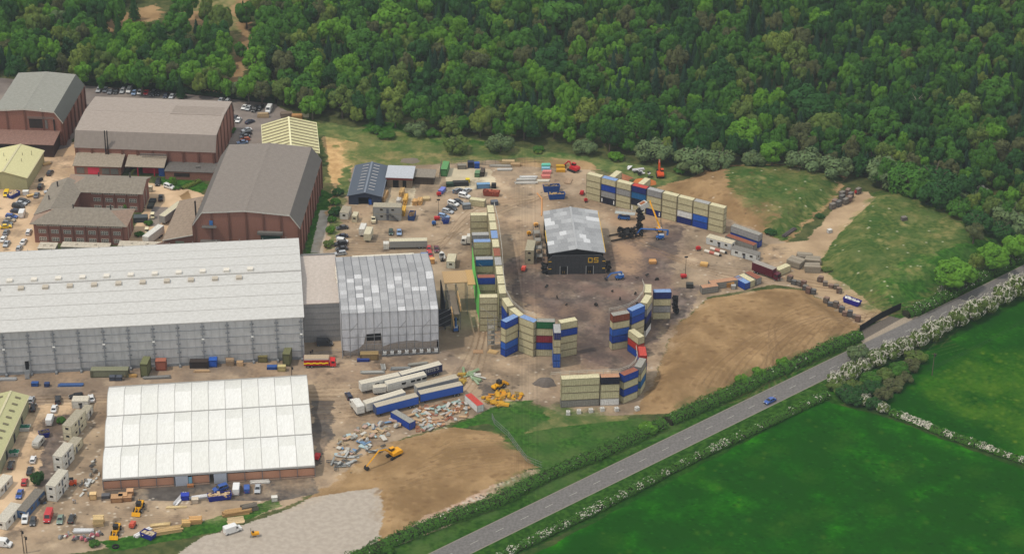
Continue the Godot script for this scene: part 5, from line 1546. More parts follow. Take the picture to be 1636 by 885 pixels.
func build_cars() -> void:
	var g := "cars parked under the trees at the top left"
	car("estate", "silver", -173.7, -70.4, -4.1, "first from the left under the trees", g)
	car("hatchback", "silver", -171, -70.2, -4.2, "second from the left under the trees", g)
	car("saloon", "grey", -168.6, -68.7, -4.4, "third from the left under the trees", g)
	car("saloon", "black", -166.2, -68.8, -4.5, "fourth from the left under the trees", g)
	car("estate", "silver", -163.6, -69.6, -4.6, "fifth from the left under the trees", g)
	car("suv", "white", -161, -70, -2, "sixth in the row under the trees, the only white one", g)
	car("hatchback", "pale", -158.5, -67.6, -2.1, "right of the white four-by-four under the trees", g)
	car("hatchback", "white", -156.2, -68.1, -2.2, "left of the red car under the trees", g)
	car("saloon", "red", -153.5, -67.9, -2.4, "in the row under the trees, the only red one", g)
	car("suv", "black", -150.4, -66.9, -5.4, "just right of the red car under the trees", g)
	car("estate", "black", -148.4, -67.5, -5.5, "second right of the red car under the trees", g)
	car("saloon", "navy", -144.9, -65, -5.7, "beside the last silver car of the row under trees", g)
	car("saloon", "silver", -142.2, -64.4, -11, "last of the row behind the middle brick hangar's ridge", g)
	car("saloon", "silver", -121.4, -60.8, -15.3, "peeping over the middle hangar's far corner, left one", g)
	car("estate", "silver", -118.7, -59.3, -15.5, "peeping over the middle hangar's far corner, right one", g)
	g = "cars in the car park beside the striped shed"
	car("saloon", "white", -110.8, -54.1, -16, "at the wood edge, left of a silver car and the van", g)
	car("hatchback", "silver", -109, -52.9, -16.1, "between a white and a black car at the wood edge", g)
	car("suv", "black", -106.2, -52, -19.7, "at the wood edge left of the white van", g)
	car("estate", "black", -104.3, -53.6, -19.8, "in shade nearest the white van at the wood edge", g)
	car("van", "white", -100.5, -51.5, -6.8, "parked alone at the wood edge near the lumber pile", g)
	car("saloon", "white", -111.8, -41.2, -9.8, "against the middle hangar's right gable", g)
	car("saloon", "navy", -107, -39.8, 136.3, "standing alone in the middle of the tarmac", g)
	car("saloon", "dark", -113.5, -43.4, -9.7, "half hidden behind the middle hangar's gable", g)
	car("saloon", "white", -107.3, -31.6, -59.2, "topmost of five parked side by side left of the striped shed", g)
	car("estate", "dark", -107.2, -28.3, -73.2, "second of five side by side left of the striped shed", g)
	car("saloon", "grey", -107.3, -25.4, -73.3, "third of five side by side left of the striped shed", g)
	car("hatchback", "orange", -106.9, -22.5, -73.3, "fourth of five side by side left of the striped shed", g)
	car("saloon", "pale", -107.7, -19.8, -73.4, "nearest of five side by side left of the striped shed", g)
	g = "cars on the sandy lot by the office wings"
	car("estate", "dark", -178.3, 9.7, 173.7, "alone right of the pale green shed", g)
	car("suv", "black", -179.4, 22, -177.9, "beside two motorbikes at the shed's corner", g)
	car("saloon", "grey", -179.5, 29.1, -179.2, "near the white tank at the pale green shed", g)
	car("small_van", "yellow", -191, 28.6, -0.3, "left of the blue skip of waste", g)
	car("estate", "dark", -183.2, 34.2, 77.9, "topmost of the long slanting row on the sandy lot", g)
	car("saloon", "silver", -183.8, 36.2, 77.9, "second down the slanting row on the sandy lot", g)
	car("suv", "black", -184.3, 38.9, 77.9, "third down the slanting row on the sandy lot", g)
	car("saloon", "navy", -184.3, 42.7, 78, "fourth down the slanting row, beside the white van", g)
	car("estate", "blue", -185, 47, 78, "fifth down the slanting row on the sandy lot", g)
	car("saloon", "tan", -185.2, 49.8, 78.1, "sixth down the slanting row on the sandy lot", g)
	car("hatchback", "grey", -185.4, 52.5, 78.1, "just above the yellow car on the sandy lot", g)
	car("saloon", "yellow", -185.4, 55.3, 105.7, "at the lower end of the slanting row", g)
	car("van", "white", -181.5, 45.2, -177.7, "standing out from the slanting row on the sandy lot", g)
	car("saloon", "grey", -184.3, 59.9, 177.4, "below the yellow car at the left edge", g)
	car("saloon", "white", -184.2, 65.1, 177.4, "half cut by the left edge below the grey car", g)
	car("saloon", "silver", -182.2, 68.8, -5.2, "lowest at the left edge above the white hangar roof", g)
	car("estate", "white", -176.2, 59.4, -178, "left of the front office wing's corner", g)
	car("saloon", "white", -176.5, 67.1, 176.9, "below the white estate by the front office wing", g)
	car("hatchback", "silver", -177, 72, 176.9, "tucked above the white hangar roof by a cream hut", g)
	car("saloon", "silver", -175.1, 25.9, -73.8, "half hidden behind the office link roof", g)
	g = "cars in the courtyard behind the nearest brick hangar"
	car("suv", "black", -135.5, 17.4, -0.6, "below the blue door of the red canopy", g)
	car("suv", "white", -130.7, 21, 56.5, "beside the round green tree in the courtyard", g)
	car("pickup", "dark", -132.4, 30.5, -174.5, "beside the office block's corner bins", g)
	car("saloon", "black", -122.7, 34.2, -74.2, "under the brown lean-to's edge", g)
	g = "cars left of the blue shed yard"
	car("saloon", "dark", -62.4, 53.3, -74.8, "topmost of the column by the bushes", g)
	car("saloon", "navy", -62, 60.1, -74.9, "just above the white van in the column by the bushes", g)
	car("small_van", "white", -61.6, 64, 77.9, "in the column of cars by the bushes", g)
	car("suv", "black", -62, 66.2, -75, "just below the white van in the column by the bushes", g)
	car("saloon", "dark", -61.4, 69.7, -75.1, "second below the white van by the bushes", g)
	car("estate", "silver", -61.7, 73.5, -75.1, "lowest of the column, against the link block", g)
	car("hatchback", "green", -44.4, 56.6, 3.2, "below the two-storey grey cabin, left one", "")
	car("saloon", "pale", -41.4, 56.5, 3, "below the two-storey grey cabin, right one", "")
	g = "cars in the yard left of the western container wall"
	car("saloon", "dark", -20.6, 30.8, 54.6, "topmost of five parked slanting side by side", g)
	car("suv", "white", -22.3, 32.9, 54.7, "second of five parked slanting side by side", g)
	car("saloon", "dark", -22.9, 36.1, 54.8, "third of five parked slanting, between white and silver", g)
	car("estate", "silver", -24.2, 39.1, 65.1, "fourth of five parked slanting side by side", g)
	car("estate", "pale", -25.5, 43.2, 65.2, "lowest of five parked slanting, by the blue bin", g)
	car("estate", "grey", -20.9, 21.5, 143.1, "left one of the three beside the blue tanks", g)
	car("saloon", "silver", -17.5, 21.5, 142.9, "right one of the three beside the blue tanks", g)
	car("suv", "white", -18.3, 26.2, 64.7, "nearest of the three beside the blue tanks", g)
	car("hatchback", "red", -30, 69.4, 2.3, "behind the sheeted stage, bright red, far one", g)
	car("hatchback", "red", -29.4, 73.9, 5.6, "partly behind the sheeted stage's roof edge, near one", g)
	car("saloon", "maroon", -27.3, 69.3, 5.4, "right of the two red ones behind the sheeted stage", g)
	g = "cars on the concrete lot by the pale green workshop"
	car("hatchback", "silver", -151.5, 174.5, -176.9, "tucked at the workshop's far corner", g)
	car("saloon", "black", -150, 179.1, -175.9, "near the workshop's far door", g)
	car("suv", "dark", -143.1, 174.5, -169, "left of the sandy stack at the top of the lot", g)
	car("saloon", "white", -143.3, 179.6, -176.4, "above the long white box van", g)
	car("estate", "black", -137.8, 172, -76.5, "crosswise behind the stacked cream cabins", g)
	car("saloon", "white", -132.8, 173.2, -162.6, "alone left of the marquee's far corner", g)
	car("hatchback", "white", -144, 208.5, -176.2, "in the middle of the concrete lot", g)
	car("estate", "dark", -150, 211.5, -175.7, "beside the green-lidded skip at the workshop's near end", g)
	car("saloon", "black", -143.7, 214.5, -176.2, "left of the dark green bush", g)
	car("hatchback", "red", -144.1, 220.5, -176.1, "below the dark green bush", g)
	car("saloon", "blue", -144.2, 226.8, -0.1, "left of the dark flat-roofed cabin", g)
	car("small_van", "white", -139.9, 239.6, 3.6, "between two cabins at the lower left", g)
	car("hatchback", "dark", -137.4, 240.6, 3.4, "right of the small white van at the lower left", g)
	car("van", "red", -133.4, 238.4, -1, "with its side door open at the lower left", g)
	car("saloon", "sage", -129.8, 239.4, 2.8, "right of the red van", g)
	car("saloon", "black", -126.6, 239, 178.4, "second right of the red van", g)
	car("van", "white", -143.7, 251.8, 80.7, "cut by the left edge at the bottom", g)
	g = "cars in front of the marquee"
	car("suv", "blue", -85.6, 222.9, -56.7, "in front of the marquee beside the blue skip", g)
	car("van", "white", -80.8, 223.3, -177.2, "in front of the marquee right of the blue skip", g)
	car("small_van", "blue", -77.8, 222.8, -173.4, "narrow, between white van and silver car at the marquee", g)
	car("saloon", "silver", -74.6, 222.7, 2.3, "rightmost in front of the marquee", g)
	car("van", "white", -79.5, 243.9, 122.4, "alone on the gravel at the bottom")
	car("estate", "navy", -51.5, 170.2, -161.3, "alone on the dirt left of the white trailers")
	car("van", "dark", -61.9, 137.6, 91.2, "with white roof load under the link block")
	car("saloon", "blue", 82.4, 170.4, -49.2, "driving on the grey road")

# ------------------------------------------------------------------ lorries, trailers, cabins, machines
# a trailer body on wheels; local x its length, a and b the bottom corners of its near long side, left and right
func trailer(called: String, label: String, x: float, z: float, turn: float, L: float, side: Material, roof: Material, group := "", H := 2.7, base := 1.1, W := 2.5) -> Node3D:
	var o := thing(called, label, "trailer", x, z, turn, group)
	put("body", one(Vector3(0, base + H / 2, 0), Vector3(L, H, W)), side, o)
	put("roof", one(Vector3(0, base + H + 0.03, 0), Vector3(L - 0.06, 0.08, W - 0.06)), roof, o)
	put("chassis", one(Vector3(0, base - 0.15, 0), Vector3(L - 0.4, 0.3, 1.4)), mat(Color8(38, 38, 40), 0.8, ""), o)
	for s: float in [-1.0, 1.0]:
		put("edge_rail", one(Vector3(0, base + H, s * (W / 2 + 0.02)), Vector3(L, 0.12, 0.06)), mat(K(150, 150, 150), 0.6, ""), o)
		for k in 2: lorry_wheel(o, Vector3(L / 2 - 1.6 - k * 1.3, 0.5, s * (W / 2 - 0.25)))
	put("landing_leg", one(Vector3(-L / 2 + 1.8, 0.5, 0), Vector3(0.2, 1.0, 1.6)), mat(Color8(46, 46, 48), 0.8, ""), o)
	return o

func lorry_wheel(o: Node3D, p: Vector3, r := 0.5) -> void:
	if not proto.has("lorry_tyre"):
		var st := nb()
		bar(st, Vector3(0, 0, -0.15), Vector3(0, 0, 0.15), 1.0, 1.0, 14)
		proto.lorry_tyre = st.commit()
		st = nb()
		bar(st, Vector3(0, 0, -0.16), Vector3(0, 0, 0.16), 0.5, 0.5, 10)
		proto.lorry_rim = st.commit()
	var k := inst("wheel", proto.lorry_tyre, tyre(), o, Transform3D(Basis.from_scale(Vector3(r, r, 1)), p))
	inst("rim", proto.lorry_rim, mat(Color8(130, 132, 136), 0.5, ""), k)

# a rigid lorry: its cab at local +x
func lorry(label: String, x: float, z: float, turn: float, L: float, cab: Material, box: Material, roof: Material, H := 2.6) -> Node3D:
	var o := thing("lorry", label, "lorry", x, z, turn)
	put("box_body", one(Vector3(-1.1, 1.0 + H / 2, 0), Vector3(L - 2.2, H, 2.5)), box, o)
	put("roof", one(Vector3(-1.1, 1.03 + H, 0), Vector3(L - 2.3, 0.08, 2.44)), roof, o)
	var st := nb()
	var f := L / 2
	prism(st, [Vector2(f - 2.0, 0.6), Vector2(f - 0.05, 0.6), Vector2(f, 1.5), Vector2(f - 0.3, 2.6), Vector2(f - 2.0, 2.75)], -1.2, 1.2)
	put("cab", st, cab, o)
	st = nb()
	quad(st, Vector3(f + 0.02, 1.6, -1.05), Vector3(f + 0.02, 1.6, 1.05), Vector3(f - 0.24, 2.5, 1.0), Vector3(f - 0.24, 2.5, -1.0))
	put("windscreen", st, glass(), o)
	for s: float in [-1.0, 1.0]:
		put("side_window", one(Vector3(f - 0.95, 2.05, s * 1.21), Vector3(1.0, 0.7, 0.03)), glass(), o)
		put("headlight", one(Vector3(f + 0.0, 0.9, s * 0.9), Vector3(0.12, 0.2, 0.35)), mat(Color8(222, 226, 230), 0.2, ""), o)
		for xx in [f - 1.2, -f + 1.3, -f + 2.5]: lorry_wheel(o, Vector3(xx, 0.5, s * 1.0))
	put("chassis", one(Vector3(-0.6, 0.8, 0), Vector3(L - 1.6, 0.3, 1.2)), mat(Color8(36, 36, 38), 0.8, ""), o)
	return o

# a site cabin: windows and a door on the side that looks along local +z
func cabin(label: String, x: float, z: float, turn: float, L: float, W: float, side: Material, roof: Material, y := -1000.0, windows := 3, group := "", end_window := true) -> Node3D:
	var o := thing("site_cabin", label, "site cabin", x, z, turn, group, y)
	var H := 2.6
	put("body", one(Vector3(0, H / 2 + 0.1, 0), Vector3(L, H, W)), side, o)
	put("roof", one(Vector3(0, H + 0.14, 0), Vector3(L + 0.1, 0.14, W + 0.1)), roof, o)
	for s: float in [-1.0, 1.0]:
		put("corner_post", one(Vector3(s * (L / 2), H / 2 + 0.1, W / 2), Vector3(0.16, H, 0.16)), roof, o)
		put("corner_post", one(Vector3(s * (L / 2), H / 2 + 0.1, -W / 2), Vector3(0.16, H, 0.16)), roof, o)
		for k in int(L / 1.3): put("roof_rib", one(Vector3(-L / 2 + 0.9 + k * 1.3, H + 0.23, 0), Vector3(0.1, 0.05, W)), roof, o) if s > 0 else null
		for k in windows:
			var xx := -L / 2 + (k + 0.75) * L / (windows + 0.5)
			var f := put("window", one(Vector3(xx, 1.75, s * (W / 2 + 0.01)), Vector3(1.2, 0.9, 0.06)), roof, o)
			inst("pane", pane_mesh(1.0, 0.7), glass(), f, Transform3D(Basis(), Vector3(xx, 1.75, s * (W / 2 + 0.05))))
	put("door", one(Vector3(0.2, 1.15, W / 2 + 0.02), Vector3(0.9, 2.0, 0.06)), mat(K(96, 100, 108), 0.7, "grime", 0.4), o)
	if end_window:
		for s: float in [-1.0, 1.0]:
			var f := put("window", one(Vector3(s * (L / 2 + 0.01), 1.75, 0), Vector3(0.06, 0.9, 1.2)), roof, o)
			inst("pane", pane_mesh(1.0, 0.7), glass(), f, Transform3D(roty(90), Vector3(s * (L / 2 + 0.05), 1.75, 0)))
	return o

func lettering(text: String, size: float, o: Node3D, at: Transform3D, m: Material, serif := true, called := "lettering") -> void:
	var t := TextMesh.new()
	var f := SystemFont.new()
	f.font_names = ["Droid Serif" if serif else "Droid Sans"]
	t.font = f
	t.text = text
	t.font_size = 64
	t.pixel_size = size / 64.0
	t.depth = 0.03
	inst(called, t, m, o, at)

func side_turn(a: Vector2, b: Vector2) -> float:
	return rad_to_deg(atan2(-(b - a).y, (b - a).x))

# bottom corners a (left) and b (right) of the near long side: the middle of a box W deep behind it
func behind(a: Vector2, b: Vector2, W: float) -> Vector2:
	var v := (b - a).normalized()
	return (a + b) / 2.0 + Vector2(v.y, -v.x) * W / 2.0

func build_lorries() -> void:
	var white := mat(K(226, 224, 216, 0.88), 0.55, "grime", 0.2)
	var wroof := mat(K(222, 214, 196, 0.85), 0.7, "grime", 0.3)
	var droof := mat(K(196, 186, 166, 0.85), 0.75, "grime", 0.3)
	var blue := mat(K(44, 88, 176, 0.95), 0.5, "streak", 0.15)
	var navy := mat(K(24, 36, 84, 0.95), 0.5, "grime", 0.2)
	var grey := mat(K(150, 150, 148, 0.92), 0.7, "streak", 0.15)
	var cream := mat(K(214, 206, 178, 0.9), 0.7, "grime", 0.25)
	var groof := mat(K(176, 168, 148, 0.88), 0.75, "grime", 0.25)
	var a: Vector2
	var b: Vector2
	var p: Vector2
	# the parked trailers; a and b measured along the near edge of each roof, 3.8 m up
	var rows := [
		[V(-47.51,168.53), V(-35.28,162.92), white, wroof, "long white trailer, rear left of the parked group"],
		[V(-39.18,168.37), V(-27.01,162.17), white, wroof, "white trailer with four windows in the middle of the parked group"],
		[V(-35.09,162.72), V(-22.17,155.55), navy, wroof, "navy curtain-sided trailer lettered in white, farthest of the parked group"],
		[V(-45.15,180.3), V(-33.19,172.98), white, wroof, "white trailer tucked behind the nearest blue one"],
		[V(-42,182.07), V(-28.97,175.33), blue, droof, "blue curtain-sided trailer nearest the debris, left one"],
		[V(-29.75,170.27), V(-16.65,163.7), grey, droof, "grey trailer hidden behind the right-hand blue one"],
		[V(-28.59,174.2), V(-15.14,168.19), blue, droof, "blue curtain-sided trailer, right one beside the debris"],
	]
	for k in rows.size():
		var r: Array = rows[k]
		a = r[0]
		b = r[1]
		p = behind(a, b, 2.5)
		var L := minf((b - a).length(), 14.6)
		var o := trailer("trailer", r[4], p.x, p.y, side_turn(a, b), L, r[2], r[3], "trailers parked by the debris heaps", 2.7)
		if k in [0, 1]:
			var list := [[3.0, 1.2], [6.0, 1.2]] if k == 0 else [[-1.2, 1.2], [2.0, 1.2], [4.0, 1.2], [6.0, 1.2]]
			if k == 0: list = [[-1.4, 1.2], [1.6, 1.2]]
			for q in list:
				var f := put("window", one(Vector3(q[0], 2.75, 1.26), Vector3(1.5, 0.8, 0.06)), mat(K(60, 62, 66), 0.5, ""), o)
				inst("pane", pane_mesh(1.3, 0.6), glass(), f, Transform3D(Basis(), Vector3(q[0], 2.75, 1.3)))
			put("door", one(Vector3(0.3 if k == 1 else 0.2, 2.2, 1.26), Vector3(0.9, 2.0, 0.05)), mat(K(200, 198, 190, 0.9), 0.6, ""), o)
		if k == 2:
			lettering("WHITE'S", 1.5, o, Transform3D(Basis(), Vector3(3.0, 2.75, 1.27)), white)
		if k in [4, 6, 2]:
			for s: float in [-1.0, 1.0]: put("end_frame", one(Vector3(s * L / 2, 2.4, 0), Vector3(0.12, 2.9, 2.56)), mat(K(60, 70, 100), 0.6, ""), o)
	var sm := trailer("box_trailer", "small white box trailer between the white trailers", V(-41.9,167.4).x, V(-41.9,167.4).y, 12, 4.2, white, wroof, "", 2.0, 0.7, 2.2)
	lorry("white lorry with a box body left of the blue trailers", V(-48.3,178).x, V(-48.3,178).y, 114, 7.2, white, white, white)
	# the fire-service style lorry under the pale hangar
	var red := mat(K(178, 32, 40, 0.95), 0.5, "grime", 0.2)
	var f := lorry("red lorry with grey roof and yellow zigzag band beside the pale hangar", V(-62.2,151.1).x, V(-62.2,151.1).y, 3, 10.4, mat(K(206, 52, 52, 0.95), 0.4, ""), red, mat(K(196, 176, 150, 0.85), 0.8, "grime", 0.3))
	for k in 8:
		put("yellow_chevron", one(Vector3(-4.8 + k * 1.0, 1.75 + 0.16 * (k % 2), 1.27), Vector3(1.02, 0.42, 0.04)), mat(K(250, 214, 20, 0.95), 0.5, ""), f)
	put("grey_band", one(Vector3(-1.1, 3.35, 1.26), Vector3(8.0, 0.5, 0.04)), mat(K(200, 190, 180, 0.9), 0.6, ""), f)
	lorry("maroon lorry with a grey roof at the earth mound's top corner", V(89.8,86.1).x, V(89.8,86.1).y, -40, 11.0, mat(K(80, 18, 34, 0.95), 0.4, ""), mat(K(82, 16, 32, 0.95), 0.5, "streak", 0.2), mat(K(170, 162, 154, 0.85), 0.8, "grime", 0.3), 3.0)
	var half := lorry("white lorry cab nosing out from behind the western wall's buttress", V(-15.1,64.2).x, V(-15.1,64.2).y, 176, 7.0, white, white, white)
	# trailers and vans further off
	trailer("long_trailer", "grey-sided cream-roofed trailer parked behind the sheeted stage", V(-37.5,67.7).x, V(-37.5,67.7).y, 4, 13.6, grey, cream, "", 2.4, 0.9)
	put("cab", one(Vector3(-8.0, 1.3, 0), Vector3(2.0, 2.2, 2.2)), white, get_child(-1))
	trailer("box_trailer", "cream-roofed box trailer on the dirt, right of a white one", V(-52.3,61.1).x, V(-52.3,61.1).y, 84, 6.0, cream, cream, "", 2.6, 0.9)
	trailer("box_trailer", "small white box trailer left of the cream-roofed one", V(-54.6,57.2).x, V(-54.6,57.2).y, 84, 5.0, white, white, "", 2.4, 0.8, 2.1)
	trailer("long_trailer", "cream-topped grey trailer against the brown lean-to in the courtyard", V(-126,45.8).x, V(-126,45.8).y, 66, 13.0, grey, cream, "", 2.7, 1.0)
	trailer("long_trailer", "white high-roofed trailer above the pale hangar's roof edge", V(-129.9,63.9).x, V(-129.9,63.9).y, 66, 10.5, white, white, "", 2.9, 1.0)
	car("van", "white", -143.2, 186.5, -178.9, "long boxy, on the concrete lot by the workshop")
	# touring caravan
	p = V(-144.1,199.9)
	var cv := thing("touring_caravan", "grey touring caravan by the blue skip on the concrete lot", "caravan", p.x, p.y, 78)
	var st := nb()
	prism(st, [Vector2(-2.4, 0.5), Vector2(2.4, 0.5), Vector2(2.6, 1.4), Vector2(2.1, 2.4), Vector2(-2.0, 2.5), Vector2(-2.6, 1.5)], -1.05, 1.05)
	put("body", st, mat(K(196, 194, 186, 0.88), 0.6, "grime", 0.3), cv)
	for s: float in [-1.0, 1.0]:
		wheel_at(cv, Vector3(0.2, 0.33, s * 0.95), 0.33)
		put("window", one(Vector3(0.4, 1.6, s * 1.06), Vector3(1.4, 0.6, 0.04)), glass(), cv)
	put("window", one(Vector3(-2.42, 1.6, 0), Vector3(0.06, 0.7, 1.4), rotz(-12)), glass(), cv)
	# site cabins: stacks left of the marquee
	var g := "stacked site cabins left of the marquee"
	var lots := [[V(-134.26,192.65), 74, "beside the small bush", 9.6], [V(-134.21,210.43), 75, "with the orange forklift behind it", 7.6], [V(-133.08,225.4), 76, "nearest the red van", 8.8]]
	for q in lots:
		for lev in 2:
			cabin("cream site cabin, %s of the two-high stack %s" % ["lower" if lev == 0 else "upper", q[2]], q[0].x, q[0].y, q[1], q[3], 3.0, cream if q[1] == 74 else white, groof if q[1] == 74 else mat(K(206, 200, 184, 0.85), 0.75, "grime", 0.25), lev * 2.75, 2, g)
	cabin("brownish single cabin between two stacked pairs left of the marquee", V(-133.16,203.54).x, V(-133.16,203.54).y, 75, 9.0, 3.0, cream, groof, -1000.0, 2, g)
	cabin("pale grey cabin at the top of the stacked row, crosswise", V(-135.33,176.98).x, V(-135.33,176.98).y, 2, 5.0, 3.2, white, wroof, -1000.0, 1, g)
	cabin("small white cabin right of the upper stacked pair", V(-132.52,183.21).x, V(-132.52,183.21).y, 80, 5.0, 2.6, white, groof, -1000.0, 1, g)
	cabin("long pale cabin with blue-grey sides at the lower left edge", V(-144.6,239.37).x, V(-144.6,239.37).y, 74, 9.6, 3.4, white, mat(K(208, 202, 188, 0.85), 0.75, "grime", 0.25), -1000.0, 3)
	cabin("dark-roofed blue cabin left of the stacked pair nearest the red van", V(-139.52,232.95).x, V(-139.52,232.95).y, 74, 11.5, 3.0, mat(K(70, 100, 140, 0.95), 0.7, "streak", 0.2), mat(K(128, 122, 112, 0.88), 0.8, "grime", 0.25), -1000.0, 2)
	cabin("pale cabin cut by the left edge below the workshop", V(-150.22,224.42).x, V(-150.22,224.42).y, 74, 9.0, 3.0, white, wroof, -1000.0, 2)
	# the two-storey office cabin in the blue shed's yard
	for lev in 2:
		var o := cabin("%s storey of the grey double cabin with outside stairs" % ["lower", "upper"][lev], V(-46.3,44.4).x, V(-46.3,44.4).y, -2, 10.4, 3.6, grey, groof, lev * 2.75, 2, "storeys of the grey double cabin")
		if lev == 1:
			st = nb()
			for k in 8: bx(st, Vector3(1.0 + k * 0.42, 0.0 - k * 0.33, 2.3), Vector3(0.4, 0.08, 0.9))
			bar(st, Vector3(0.8, 0.9, 2.7), Vector3(4.4, -1.7, 2.7), 0.05)
			bx(st, Vector3(0.2, -0.02, 2.3), Vector3(1.4, 0.08, 1.0))
			put("outside_stair", st, mat(K(70, 70, 72), 0.7, ""), o)
	car("pickup", "cream", -51.4, 46.8, -176.4, "tucked against the grey double cabin's left end")
	cabin("small pale cabin by the bushes left of the blue shed", V(-61.97,42.96).x, V(-61.97,42.96).y, 82, 5.6, 3.2, white, groof, -1000.0, 1)
	cabin("narrow cream hut below the blue shed's open front", V(-58.13,46.47).x, V(-58.13,46.47).y, 82, 3.4, 1.8, cream, cream, -1000.0, 1)
	cabin("white cabin behind the timber decking at the stage's right side", V(-21.59,80.08).x, V(-21.59,80.08).y, 86, 6.0, 3.0, white, cream, -1000.0, 2)
	# east of the yard
	var wb := mat(K(206, 208, 206, 0.9), 0.65, "grime", 0.2)
	g = "white site cabins at the eastern edge"
	var ca := cabin("white cabin with cream roof and blue end, farther of two near the grey containers", V(75.41,63.43).x, V(75.41,63.43).y, -31, 10.2, 3.0, wb, mat(K(216, 206, 180, 0.85), 0.75, "grime", 0.25), -1000.0, 3, g)
	put("end_panel", one(Vector3(-5.14, 1.4, 0), Vector3(0.1, 2.4, 2.9)), mat(K(50, 110, 190, 0.95), 0.6, ""), ca)
	var cb := cabin("white cabin with dark grey roof, nearer of two by the grey containers", V(83.67,71.99).x, V(83.67,71.99).y, -31, 10.2, 3.0, wb, mat(K(136, 132, 126, 0.85), 0.75, "grime", 0.25), -1000.0, 3, g)
	put("end_panel", one(Vector3(-5.14, 1.4, 0), Vector3(0.1, 2.4, 2.9)), mat(K(50, 110, 190, 0.95), 0.6, ""), cb)
	for lev in 2: cabin("beige cabin, %s in the pair left of the black set building" % ["lower", "upper"][lev], V(6.49,75.17).x, V(6.49,75.17).y, 84, 8.0, 3.0, mat(K(176, 166, 142, 0.92), 0.7, "grime", 0.25), mat(K(178, 170, 146, 0.88), 0.75, "grime", 0.25), lev * 2.75, 2, "beige cabins by the black set")

# articulated machines; local +x is the way they face
func crawler(o: Node3D, W: float, L: float, m: Material) -> void:
	for s: float in [-1.0, 1.0]:
		var st := nb()
		prism(st, [Vector2(-L / 2 + 0.3, 0), Vector2(L / 2 - 0.3, 0), Vector2(L / 2, 0.4), Vector2(L / 2 - 0.3, 0.85), Vector2(-L / 2 + 0.3, 0.85), Vector2(-L / 2, 0.4)], s * W / 2 - 0.3, s * W / 2 + 0.3)
		put("track", st, m, o)

func excavator(label: String, x: float, z: float, turn: float, paint: Material, reach: float, lift: float) -> Node3D:
	var o := thing("excavator", label, "excavator", x, z, turn)
	var dark := mat(Color8(40, 40, 42), 0.8, "grime", 0.5)
	crawler(o, 2.4, 4.2, dark)
	var st := nb()
	prism(st, [Vector2(-2.5, 1.0), Vector2(1.0, 1.0), Vector2(1.0, 1.9), Vector2(-0.6, 2.2), Vector2(-2.3, 2.2), Vector2(-2.7, 1.6)], -1.25, 1.25)
	put("body", st, paint, o)
	st = nb()
	prism(st, [Vector2(-0.5, 1.5), Vector2(1.2, 1.5), Vector2(1.25, 2.2), Vector2(0.9, 3.0), Vector2(-0.5, 3.0)], 0.2, 1.25)
	put("cab", st, glass(), o)
	put("cab_roof", one(Vector3(0.2, 3.03, 0.72), Vector3(1.5, 0.08, 1.1)), paint, o)
	st = nb()
	var e := Vector3(reach * 0.55, lift, -0.2)
	bar(st, Vector3(0.8, 1.7, -0.2), e * 0.55 + Vector3(0.3, 1.7, -0.09), 0.3, 0.36, 4)
	bar(st, e * 0.55 + Vector3(0.3, 1.7, -0.09), e, 0.36, 0.28, 4)
	put("boom", st, paint, o)
	st = nb()
	bar(st, e + Vector3(-0.3, 0.3, 0), Vector3(reach, 1.0, -0.2), 0.3, 0.2, 4)
	put("stick", st, paint, o)
	st = nb()
	bar(st, e * 0.5 + Vector3(0, 2.4, -0.1), e + Vector3(-0.3, 0.4, 0), 0.1, 0.1, 6)
	put("ram", st, mat(Color8(150, 150, 150), 0.3, "", 0.3, 0.6), o)
	st = nb()
	prism(st, [Vector2(-0.3, 1.1), Vector2(0.3, 0.9), Vector2(0.5, 0.1), Vector2(-0.2, 0.0), Vector2(-0.7, 0.4)], -0.75, 0.75, Transform3D(Basis(), Vector3(reach, 0, -0.2)))
	put("bucket", st, dark, o)
	return o

func loader(label: String, x: float, z: float, turn: float) -> Node3D:
	var o := thing("wheel_loader", label, "wheel loader", x, z, turn)
	var y := mat(K(236, 170, 14, 0.92), 0.45, "grime", 0.4)
	var dark := mat(Color8(38, 38, 40), 0.8, "")
	var st := nb()
	prism(st, [Vector2(-2.8, 0.9), Vector2(1.2, 0.8), Vector2(1.2, 1.4), Vector2(-0.6, 1.7), Vector2(-2.6, 1.8), Vector2(-2.9, 1.4)], -0.8, 0.8)
	put("body", st, y, o)
	st = nb()
	prism(st, [Vector2(-0.7, 1.6), Vector2(0.7, 1.5), Vector2(0.6, 2.7), Vector2(-0.6, 2.75)], -0.7, 0.7)
	put("cab", st, glass(), o)
	put("cab_roof", one(Vector3(0, 2.8, 0), Vector3(1.5, 0.1, 1.5)), dark, o)
	for s: float in [-1.0, 1.0]:
		st = nb()
		bar(st, Vector3(0.9, 1.7, s * 0.5), Vector3(3.0, 0.9, s * 0.5), 0.14, 0.14, 4)
		put("arm", st, y, o)
		for e in [-1.7, 1.3]: lorry_wheel(o, Vector3(e, 0.7, s * 1.0), 0.7)
	st = nb()
	prism(st, [Vector2(2.8, 0.3), Vector2(3.7, 0.2), Vector2(3.0, 1.2)], -1.25, 1.25)
	put("bucket", st, y, o)
	st = nb()
	bar(st, Vector3(-2.2, 1.8, 0.4), Vector3(-2.2, 2.5, 0.4), 0.08)
	put("exhaust", st, dark, o)
	return o

